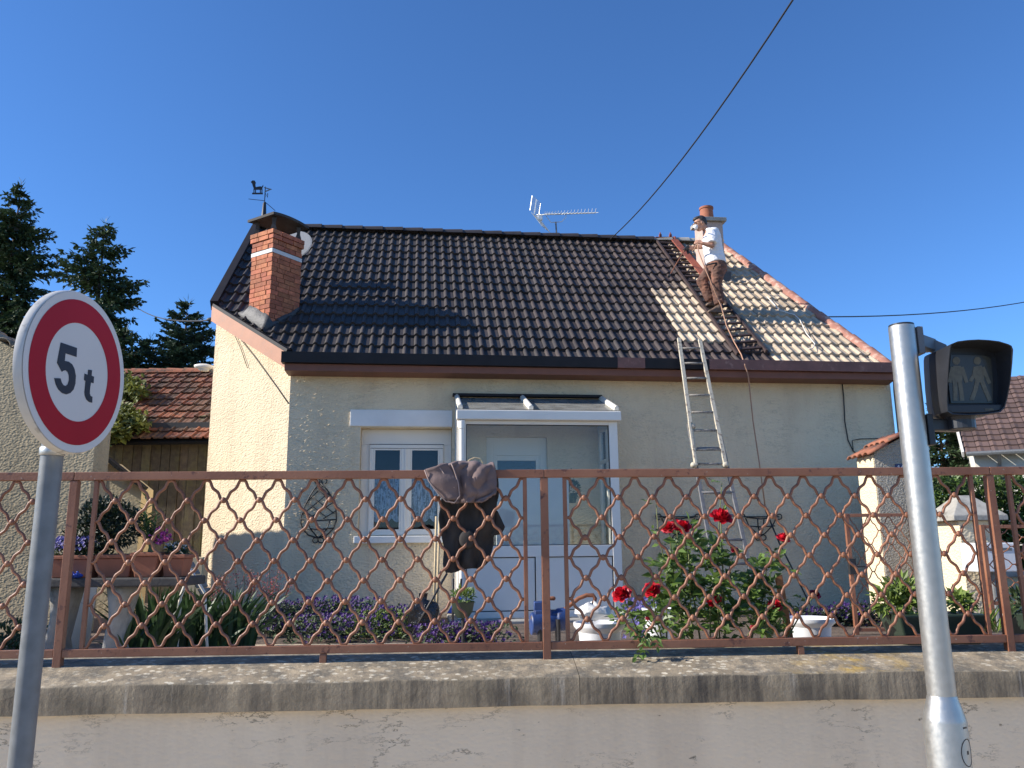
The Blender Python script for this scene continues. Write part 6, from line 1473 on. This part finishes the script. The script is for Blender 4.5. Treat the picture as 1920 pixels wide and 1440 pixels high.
foliage('foliage', tg2, MAT['mat_leaf'], [(FP(a2_ + .1, .28, zt_ + .05), .1, .1, .07), (FP(a2_ + .35, .28, zt_ + .06), .16, .1, .08)], 150, .06, .03)
for (px, py, d, lab, s_) in ((1850, 1168, 6.4, 'light green spiky leaved plant at the foot of the right railing post', .12), (1440, 1178, 5.6, 'low leafy plant at the foot of the right white tub', .08)):
    c = at(px, py, d); t = thing('garden_plant', lab, 'plant', V((c.x, c.y, GZ))); mb = MB()
    for i in range(60):
        a_ = rnd.uniform(0, 6.28); L = rnd.uniform(.6, 1.3) * s_ * 2; b = V((c.x + rnd.gauss(0, s_ * .5), c.y + rnd.gauss(0, s_ * .4), c.z - s_ * .6)); mb.leaf(b, V((math.cos(a_), math.sin(a_) * .7, 1.2)), V((math.cos(a_ + 1), math.sin(a_), .6)), L, .035)
    mb.build('leaves', MAT['lime_leaf'], t, fix=False); mb = MB(); mb.tube([V((c.x, c.y, GZ)), V((c.x, c.y, c.z))], .02, 6); mb.build('stem', MAT['rose_stem'], t)
mb = MB(); mb.bar(at(1459, 1078, 5.25), V((at(1484, 1150, 5.25).x + .03, 5.3, GZ)), .045, .025, V((1, 0, 0))); tag(mb.build('wooden_stake', MAT['orange_wood'], bevel=.004), 'orange-brown wooden stake leaning behind the railing right of the roses', 'stake')

# pump with a rusty handle
pm = thing('garden_pump', 'small blue-painted pump with a rusty curved handle in front of the porch', 'pump', V((at(1027, 1180, 6.4).x, 6.4, GZ)))
pq = lambda x, y, d=6.4: at(x, y, d)
mb = MB(); mb.lathe([(.06, -.15), (.085, -.145), (.088, -.05), (.075, .05), (.088, .06), (.088, .13), (.05, .15)], pq(1030, 1165), 20, A=(V((1, .15, .12))).normalized(), X=V((0, 0, 1))); mb.box(pq(1014, 1140), (.11, .12, .10)); mb.box(pq(1018, 1158), (.13, .13, .12)); mb.build('pump_body', MAT['blue_paint'], pm, smooth=True, angle=35, bevel=.008)
mb = MB(); mb.tube([pq(1048, 1155), pq(1062, 1140), pq(1085, 1122), pq(1100, 1116), (pq(1112, 1116)), pq(1116, 1122), pq(1114, 1130)], .016, 10, round_ends=True); mb.tube([pq(1024, 1128), pq(1030, 1122), pq(1038, 1122)], .016, 8, round_ends=True); mb.build('handle', MAT['rust'], pm, smooth=True)
mb = MB()
for x in (1012, 1046): p = pq(x, 1190); mb.tube([V((p.x, 6.33, p.z + .12)), V((p.x, 6.33, GZ))], .018, 8); mb.tube([V((p.x, 6.5, p.z + .12)), V((p.x, 6.5, GZ))], .018, 8)
mb.tube([pq(1055, 1150), pq(1058, 1168), pq(1064, 1180)], .02, 8); mb.build('stand', MAT['iron'], pm)
# bag, dustpan, half basket, sticks
bgc = at(793, 1142, 8.6); mb = MB()
def bagf(u, v):
    a_ = u * 2 * math.pi; r = (.16 * math.sin(math.pi * min(1, .05 + .8 * (1 - v))) ** .6 if v < .85 else .035 + .1 * (v - .85)) * (1 + .22 * noise.noise(V((math.cos(a_) * 2, math.sin(a_) * 2, v * 3.5))))
    return V((bgc.x + math.cos(a_) * r, bgc.y + math.sin(a_) * r * .8, GZ + .02 + v * (bgc.z + .14 - GZ)))
mb.grid(bagf, 32, 20); tag(mb.build('rubbish_bag', MAT['bag'], smooth=True), 'knotted black plastic rubbish bag below the house window', 'bag')
dp = thing('dustpan', 'blue plastic dustpan standing against the porch post', 'dustpan', at(852, 1165, 8.6)); dp.location.z = GZ; MW[dp.name] = Matrix.Translation(dp.location)
dq = lambda x, y: at(x, y, 8.6)
mb = MB(); mb.prism([dq(838, 1150), dq(860, 1152), dq(868, 1118), dq(858, 1116)], V((0, .03, 0))); mb.build('pan', MAT['blue_plastic'], dp, bevel=.006); mb = MB(); mb.tube([dq(862, 1118), dq(865, 1085)], .012, 8); mb.build('handle', MAT['black'], dp)
hb = thing('half_basket_planter', 'dark green half-round planter with lime green leaves beside the porch', 'planter', at(868, 1150, 7.4)); c = at(868, 1128, 7.4)
mb = MB(); mb.lathe([(.05, -.14), (.085, -.09), (.105, 0), (.095, 0), (.06, -.05)], c, 20); mb.build('pot', MAT['green_plastic'], hb, smooth=True, angle=40); mb = MB(); mb.tube([c - Z * .13, V((c.x, c.y, GZ))], .014, 8); mb.build('stand', MAT['iron'], hb)
foliage('foliage', hb, MAT['lime_leaf'], [(c + Z * .04, .10, .09, .07)], 150, .055, .025)
for (x0, y0, x1, y1, d, m, lab) in ((818, 968, 814, 1128, 8.9, 'paleStick', 'left one of two pale broom handles leaning by the jacket'), (824, 972, 820, 1128, 8.95, 'paleStick', 'right one of two pale broom handles leaning by the jacket'), (838, 1075, 808, 1128, 8.4, 'iron', 'dark stick leaning near the rubbish bag'), (850, 1085, 849, 1150, 8.3, 'iron', 'dark upright handle beside the blue dustpan')):
    a_, b_ = at(x0, y0, d), at(x1, y1, d); k = (a_.z - GZ) / (a_.z - b_.z); mb = MB(); mb.tube([a_, a_ + (b_ - a_) * k], .012, 8); tag(mb.build('broom_handle' if m == 'paleStick' else 'garden_stick', MAT[m], smooth=True), lab, 'stick')

# ------------------------------------------------------------------ flower beds
def mat_of_flowers(nm, lab, spots, nf, nl, petal, leafm, group, cat='flowers', fs=.035):
    cxs = sum((p for p, *_ in spots), V()) / len(spots); t = thing(nm, lab, cat, V((cxs.x, cxs.y, GZ)), group); a_, b_ = MB(), MB()
    for (p, rx, ry, rz2) in spots:
        for i in range(nf):
            q = V((rnd.gauss(0, .5), rnd.gauss(0, .5), rnd.random() ** .6)); c = p + V((q.x * rx, q.y * ry, q.z * rz2))
            for k in range(4): a2 = k * 1.57 + rnd.random(); a_.leaf(c, V((math.cos(a2), -.4 + math.sin(a2) * .3, math.sin(a2) * .8)), V((0, -1, .5)), fs * rnd.uniform(.5, .8), fs * .45, .1)
        for i in range(nl):
            q = V((rnd.gauss(0, .55), rnd.gauss(0, .55), rnd.random() * .9)); b_.leaf(p + V((q.x * rx, q.y * ry, q.z * rz2 * .95)), V((rnd.gauss(0, 1), rnd.gauss(0, 1), .6)), V((0, -.5, 1)), .06, .025)
    a_.build('blooms', petal, t, fix=False)['kind'] = 'stuff'; b_.build('foliage', leafm, t, fix=False)['kind'] = 'stuff'; return t
def spot(px, py, d, rx, ry, rz2): c = at(px, py, d); return (V((c.x, c.y, GZ)), rx, ry, max(.05, c.z - GZ))
G1 = 'purple flower cushions along the house foot'
mat_of_flowers('flower_cushion', 'dark purple flower cushion just right of the iris leaves, left of the others', [spot(515, 1125, 9.2, .32, .2, .3), spot(560, 1125, 9.2, .3, .2, .3)], 120, 600, MAT['purple'], MAT['mat_leaf'], G1)
mat_of_flowers('flower_cushion', 'broad bright purple flower cushion in front of the wall lattice planter', [spot(600, 1120, 8.9, .3, .2, .3), spot(650, 1118, 8.9, .34, .2, .3), spot(620, 1150, 8.4, .5, .2, .2)], 190, 600, MAT['purple'], MAT['mat_leaf'], G1)
mat_of_flowers('flower_cushion', 'purple flower cushion with lime leaves below the window sill, next to the rubbish bag', [spot(700, 1135, 8.8, .3, .2, .3), spot(745, 1135, 8.8, .28, .2, .3)], 150, 520, MAT['purple'], MAT['lime_leaf'], G1)
mat_of_flowers('flower_cushion', 'low purple flower cushion in front of the porch step', [spot(835, 1170, 7.6, .3, .15, .2), spot(890, 1165, 7.6, .3, .15, .2)], 200, 420, MAT['purple'], MAT['mat_leaf'], G1)
mat_of_flowers('flower_cushion', 'dusky purple plants at the right foot of the house behind the narrow gate', [spot(1570, 1135, 9.6, .35, .2, .3), spot(1620, 1130, 9.6, .35, .2, .3), spot(1530, 1140, 9.6, .3, .2, .3)], 110, 700, MAT['purple'], MAT['box'], G1)
mat_of_flowers('flower_cushion', 'small violet blue flowers between two red roses beside the porch', [spot(1195, 1120, 6.2, .12, .1, .3)], 160, 80, MAT['violet_blue'], MAT['mat_leaf'], G1)
for (px, py, d, lab) in ((405, 1078, 8.9, 'leftmost thin sprays of coral red flowers against the house wall'), (462, 1072, 8.9, 'middle sprays of coral red flowers against the house wall'), (515, 1075, 8.9, 'densest sprays of coral red flowers at the house corner')):
    c = at(px, py, d); t = thing('coral_flower', lab, 'flowers', V((c.x, c.y, GZ)), 'sprays of coral red flowers'); st, fl_ = MB(), MB()
    for i in range(12):
        tp_ = c + V((rnd.gauss(0, .11), rnd.gauss(0, .1), rnd.uniform(-.18, .12))); st.tube([V((c.x + rnd.gauss(0, .05), c.y, GZ)), V((c.x, c.y, GZ)).lerp(tp_, .6), tp_], .003, 4)
        for k in range(34):
            f_ = rnd.random(); p = V((c.x, c.y, GZ)).lerp(tp_, .68 + .32 * f_) + V((rnd.gauss(0, .022), rnd.gauss(0, .022), 0)); fl_.leaf(p, V((rnd.gauss(0, 1), rnd.gauss(-.5, 1), rnd.gauss(.3, 1))), V((0, -.5, 1)), .022, .014)
    st.build('stems', MAT['rose_stem'], t); fl_.build('blooms', MAT['heuchera'], t, fix=False)['kind'] = 'stuff'
for (px, d, wpx, topy, n_, lab) in ((290, 7.3, 60, 1100, 120, 'large clump of sword-shaped iris leaves in front of the chairs'), (365, 7.6, 60, 1102, 120, 'middle clump of sword-shaped iris leaves'), (430, 7.9, 65, 1106, 120, 'right clump of sword-shaped iris leaves beside the purple flowers'), (250, 6.9, 20, 1160, 14, 'small low iris clump beside the blue-grey table leg')):
    c = at(px, topy, d); b = V((c.x, c.y, GZ)); t = thing('iris_clump', lab, 'iris', b, 'clumps of iris leaves'); mb = MB(); wd = wpx / FPX * d
    for i in range(n_):
        o_ = V((rnd.gauss(0, wd * .5), rnd.gauss(0, .12), 0)); H_ = (c.z - GZ) * rnd.uniform(.6, 1.2); ln = V((o_.x * .9 + rnd.gauss(0, .08), rnd.gauss(-.08, .12), 0)); a_ = rnd.uniform(-.6, .6)
        pts = [b + o_ * .6 + ln * (q * q) + Z * H_ * (q - .12 * q ** 3) for q in (0, .3, .6, .85, 1)]; mb.blade(pts, [.030, .038, .034, .02, .001], V((math.cos(a_), math.sin(a_), 0)))
    mb.build('leaves', MAT['iris'], t, fix=False)
mb = MB(); mb.tube([onz(x, y, GZ + .012) for x, y in ((455, 1180), (520, 1186), (600, 1190), (680, 1189), (740, 1185), (800, 1192), (870, 1196))], .013, 6); tag(mb.build('garden_hose', MAT['green_plastic'], smooth=True), 'thin dark garden hose lying along the flower bed edge', 'hose')
# dark shrub low left and grasses by the neighbour wall
for (px, py, d, r, lab) in ((25, 1165, 7.0, .22, 'low dark shrub at the left edge behind the sign pole'), (75, 1180, 7.2, .17, 'small dark shrub under the stone table')):
    c = at(px, py, d); t = thing('garden_shrub', lab, 'shrub', V((c.x, c.y, GZ))); foliage('leaves', t, MAT['mat_leaf'], [(V((c.x, c.y, GZ + r * .7)), r, r, r * .9)], 420, .06, .03); mb = MB(); mb.tube([V((c.x, c.y, GZ)), V((c.x, c.y, GZ + r))], .015, 6); mb.build('stem', MAT['bark'], t)

# ------------------------------------------------------------------ stone table with planters
TD = 6.55; tL, tR = at(42, 1086, TD), at(345, 1082, TD); tz = (tL.z + tR.z) / 2; TX = lambda px: tL.x + (tR.x - tL.x) * (px - 42) / 303
tbl = thing('stone_table', 'stone garden table on curved pedestals carrying flower planters', 'table', V(((tL.x + tR.x) / 2, TD + .2, GZ)))
mb = MB(); mb.box(((tL.x + tR.x) / 2, TD + .22, tz - .035), (tR.x - tL.x, .5, .07)); mb.build('table_top', MAT['concrete_dark'], tbl, bevel=.012)
for px in (95, 205):
    mb = MB(); x = TX(px)
    secs = [(V((x + dx, TD + .22, z_)), V((w2, 0, 0)), V((0, .17, 0))) for z_, w2, dx in ((GZ, .11, 0), (GZ + .08, .10, .0), (GZ + .22, .055, -.015), (GZ + .40, .06, .015), (GZ + .55, .10, .02), (tz - .0705, .12, .02))]; mb.loft(secs, 12); mb.build('pedestal', MAT['concrete'], tbl, smooth=True)
def trough_on(px0, px1, py_t, lab, dy=.15, dep=.2):
    x0, x1 = TX(px0), TX(px1); h = at((px0 + px1) / 2, py_t, TD).z - tz; t = thing('terracotta_planter', lab, 'planter', V(((x0 + x1) / 2, TD + dy, tz)), 'terracotta planters on the stone table'); mb = MB(); k_ = .02
    mb.hexa([V((x0 + k_, TD + dy - dep / 2 + k_, tz + .001)), V((x1 - k_, TD + dy - dep / 2 + k_, tz + .001)), V((x1 - k_, TD + dy + dep / 2 - k_, tz + .001)), V((x0 + k_, TD + dy + dep / 2 - k_, tz + .001)), V((x0, TD + dy - dep / 2, tz + h - .03)), V((x1, TD + dy - dep / 2, tz + h - .03)), V((x1, TD + dy + dep / 2, tz + h - .03)), V((x0, TD + dy + dep / 2, tz + h - .03))])
    mb.build('pot', MAT['terracotta'], t, bevel=.008); mb = MB(); mb.box(((x0 + x1) / 2, TD + dy, tz + h - .0145), (x1 - x0 + .02, dep + .02, .03)); mb.build('pot_rim', MAT['terracotta'], t, bevel=.006)
    mb = MB(); mb.box(((x0 + x1) / 2, TD + dy, tz + h + .002), (x1 - x0 - .03, dep - .03, .006)); mb.build('compost', MAT['soil'], t); return (x0 + x1) / 2, tz + h, t
x, z_, t = trough_on(82, 162, 1042, 'long terracotta planter of blue flowers on the left of the stone table')
foliage('leaves', t, MAT['mat_leaf'], [(V((x - .1, TD + .15, z_ + .03)), .12, .1, .05), (V((x + .1, TD + .15, z_ + .03)), .12, .1, .05)], 160, .05, .025)
mb = MB()
for i in range(230):
    c = V((x + rnd.uniform(-.22, .16), TD + .13 + rnd.gauss(0, .06), z_ + .05 + rnd.uniform(0, .1)))
    for k in range(4): a2 = k * 1.57; mb.leaf(c, V((math.cos(a2), -.5, math.sin(a2))), V((0, -1, .4)), .02, .016, .1)
mb.build('blooms', MAT['violet_blue'], t, fix=False)
x, z_, t = trough_on(168, 236, 1040, 'terracotta planter with a round dense dark bush on the stone table', .2, .26)
bc = at(196, 990, TD + .2); foliage('bush', t, MAT['box'], [(bc, .27, .24, .24), (bc + V((-.12, 0, -.08)), .2, .2, .18), (bc + V((.14, -.02, .02)), .19, .2, .18), (bc + V((.02, 0, .1)), .2, .2, .16)], 900, .04, .022); mb = MB(); mb.tube([V((x, TD + .2, z_)), bc], .02, 6); mb.build('stem', MAT['bark'], t)
x, z_, t = trough_on(243, 291, 1036, 'square terracotta pot with a tall lily and magenta flowers on the stone table', .12, .22)
mb, lf, fl_ = MB(), MB(), MB()
for i in range(7):
    tp_ = at(285 + rnd.gauss(0, 14), 930 + rnd.uniform(0, 60), TD + .12); b = V((x + rnd.gauss(0, .04), TD + .12, z_)); mb.tube([b, tp_], .005, 5)
    for k in range(16): p = b.lerp(tp_, .25 + .75 * k / 15); a_ = k * 2.4; lf.leaf(p, V((math.cos(a_), math.sin(a_), .55)), V((0, 0, 1)), .11, .022)
for (px, py) in ((300, 995), (308, 1000), (290, 1008), (316, 1010), (302, 1015)):
    c = at(px, py, TD + .08)
    fl_ = MB()
    for k in range(26): lf_ = V((rnd.gauss(0, .012), rnd.gauss(0, .012), rnd.gauss(0, .012))); fl_.leaf(c + lf_, V((rnd.gauss(0, 1), -.5, rnd.gauss(0, 1))), V((0, -1, .4)), .028, .02)
    fl_.build('flower_head', MAT['magenta'], t, fix=False)
mb.build('stems', MAT['rose_stem'], t); lf.build('leaves', MAT['iris'], t, fix=False)
x, z_, t = trough_on(295, 338, 1040, 'small terracotta planter with white flowers at the right end of the stone table', .15, .2)
foliage('leaves', t, MAT['mat_leaf'], [(V((x, TD + .15, z_ + .03)), .09, .08, .04)], 150, .05, .025); foliage('blooms', t, MAT['white_petal'], [(V((x, TD + .12, z_ + .06)), .10, .08, .03)], 70, .022, .018)
gl = thing('glove_pair', 'blue work gloves lying on the stone table between planters', 'gloves', V((TX(138), TD + .02, tz))); mb = MB()
for k in range(2):
    b = V((TX(132 + k * 10), TD + .02, tz + .02)); mb.ball(b, .045, .035, .02); 
    for q_ in range(4): mb.tube([b + V((-.02 + .015 * q_, -.02, .0)), b + V((-.03 + .022 * q_, -.07, .01 + .02 * (q_ % 2)))], .009, 6, round_ends=True)
mb.build('gloves', MAT['blue_plastic'], gl, smooth=True)
tubx0, tubx1 = at(103, 1100, 7.4), at(178, 1100, 7.4); tb_ = V(((tubx0.x + tubx1.x) / 2, 7.4, GZ)); zt_ = at(140, 1098, 7.4).z
mb = MB(); r = (tubx1.x - tubx0.x) / 2; mb.lathe([(r * .82, 0), (r * .86, .01), (r * .98, zt_ - GZ - .03), (r * 1.03, zt_ - GZ - .03), (r * 1.03, zt_ - GZ), (r * .95, zt_ - GZ), (r * .8, .05)], tb_, 32); tag(mb.build('water_tub', MAT['pvc'], smooth=True, angle=35, origin=tb_), 'large white tub standing under the stone table', 'tub')
# folded garden chair leaning at the end of the table
ch = thing('folded_chair', 'folded garden chair with white tubular frame and grey slats leaning at the table end', 'chair', V((at(358, 1120, 7.3).x, 7.3, GZ)))
cq = lambda x, y, d=7.3: at(x, y, d)
mb = MB()
for o_ in (0, .28):
    P = [cq(328, 1032, 7.3 + o_), cq(338, 1030, 7.3 + o_), cq(346, 1040, 7.3 + o_), cq(352, 1065, 7.3 + o_), cq(348, 1095, 7.3 + o_), cq(338, 1120, 7.3 + o_)]; e_ = P[-1].copy(); e_.z = GZ; mb.tube(P + [e_], .015, 8)
    P = [cq(340, 1042, 7.3 + o_), cq(362, 1075, 7.3 + o_), cq(384, 1112, 7.3 + o_)]; e_ = P[-1] + V((.06, 0, 0)); e_.z = GZ; mb.tube(P + [e_], .013, 8)
mb.build('frame', MAT['pvc'], ch, smooth=True)
mb = MB()
for k in range(6):
    f_ = k / 5; a_ = cq(336, 1048, 7.32).lerp(cq(374, 1110, 7.32), f_); mb.bar(a_, a_ + V((0, .26, 0)), .055, .012, V((.5, 0, -.8)))
mb.build('slats', MAT['galv'], ch)
cp = at(345, 1045, 8.6); mb = MB(); mb.box((cp.x + .08, 8.8, (GZ + cp.z) / 2), (.16, .16, cp.z - GZ)); tag(mb.build('short_post', MAT['paleStick'], bevel=.01), 'short pale post between the plank barn and the house corner', 'post')
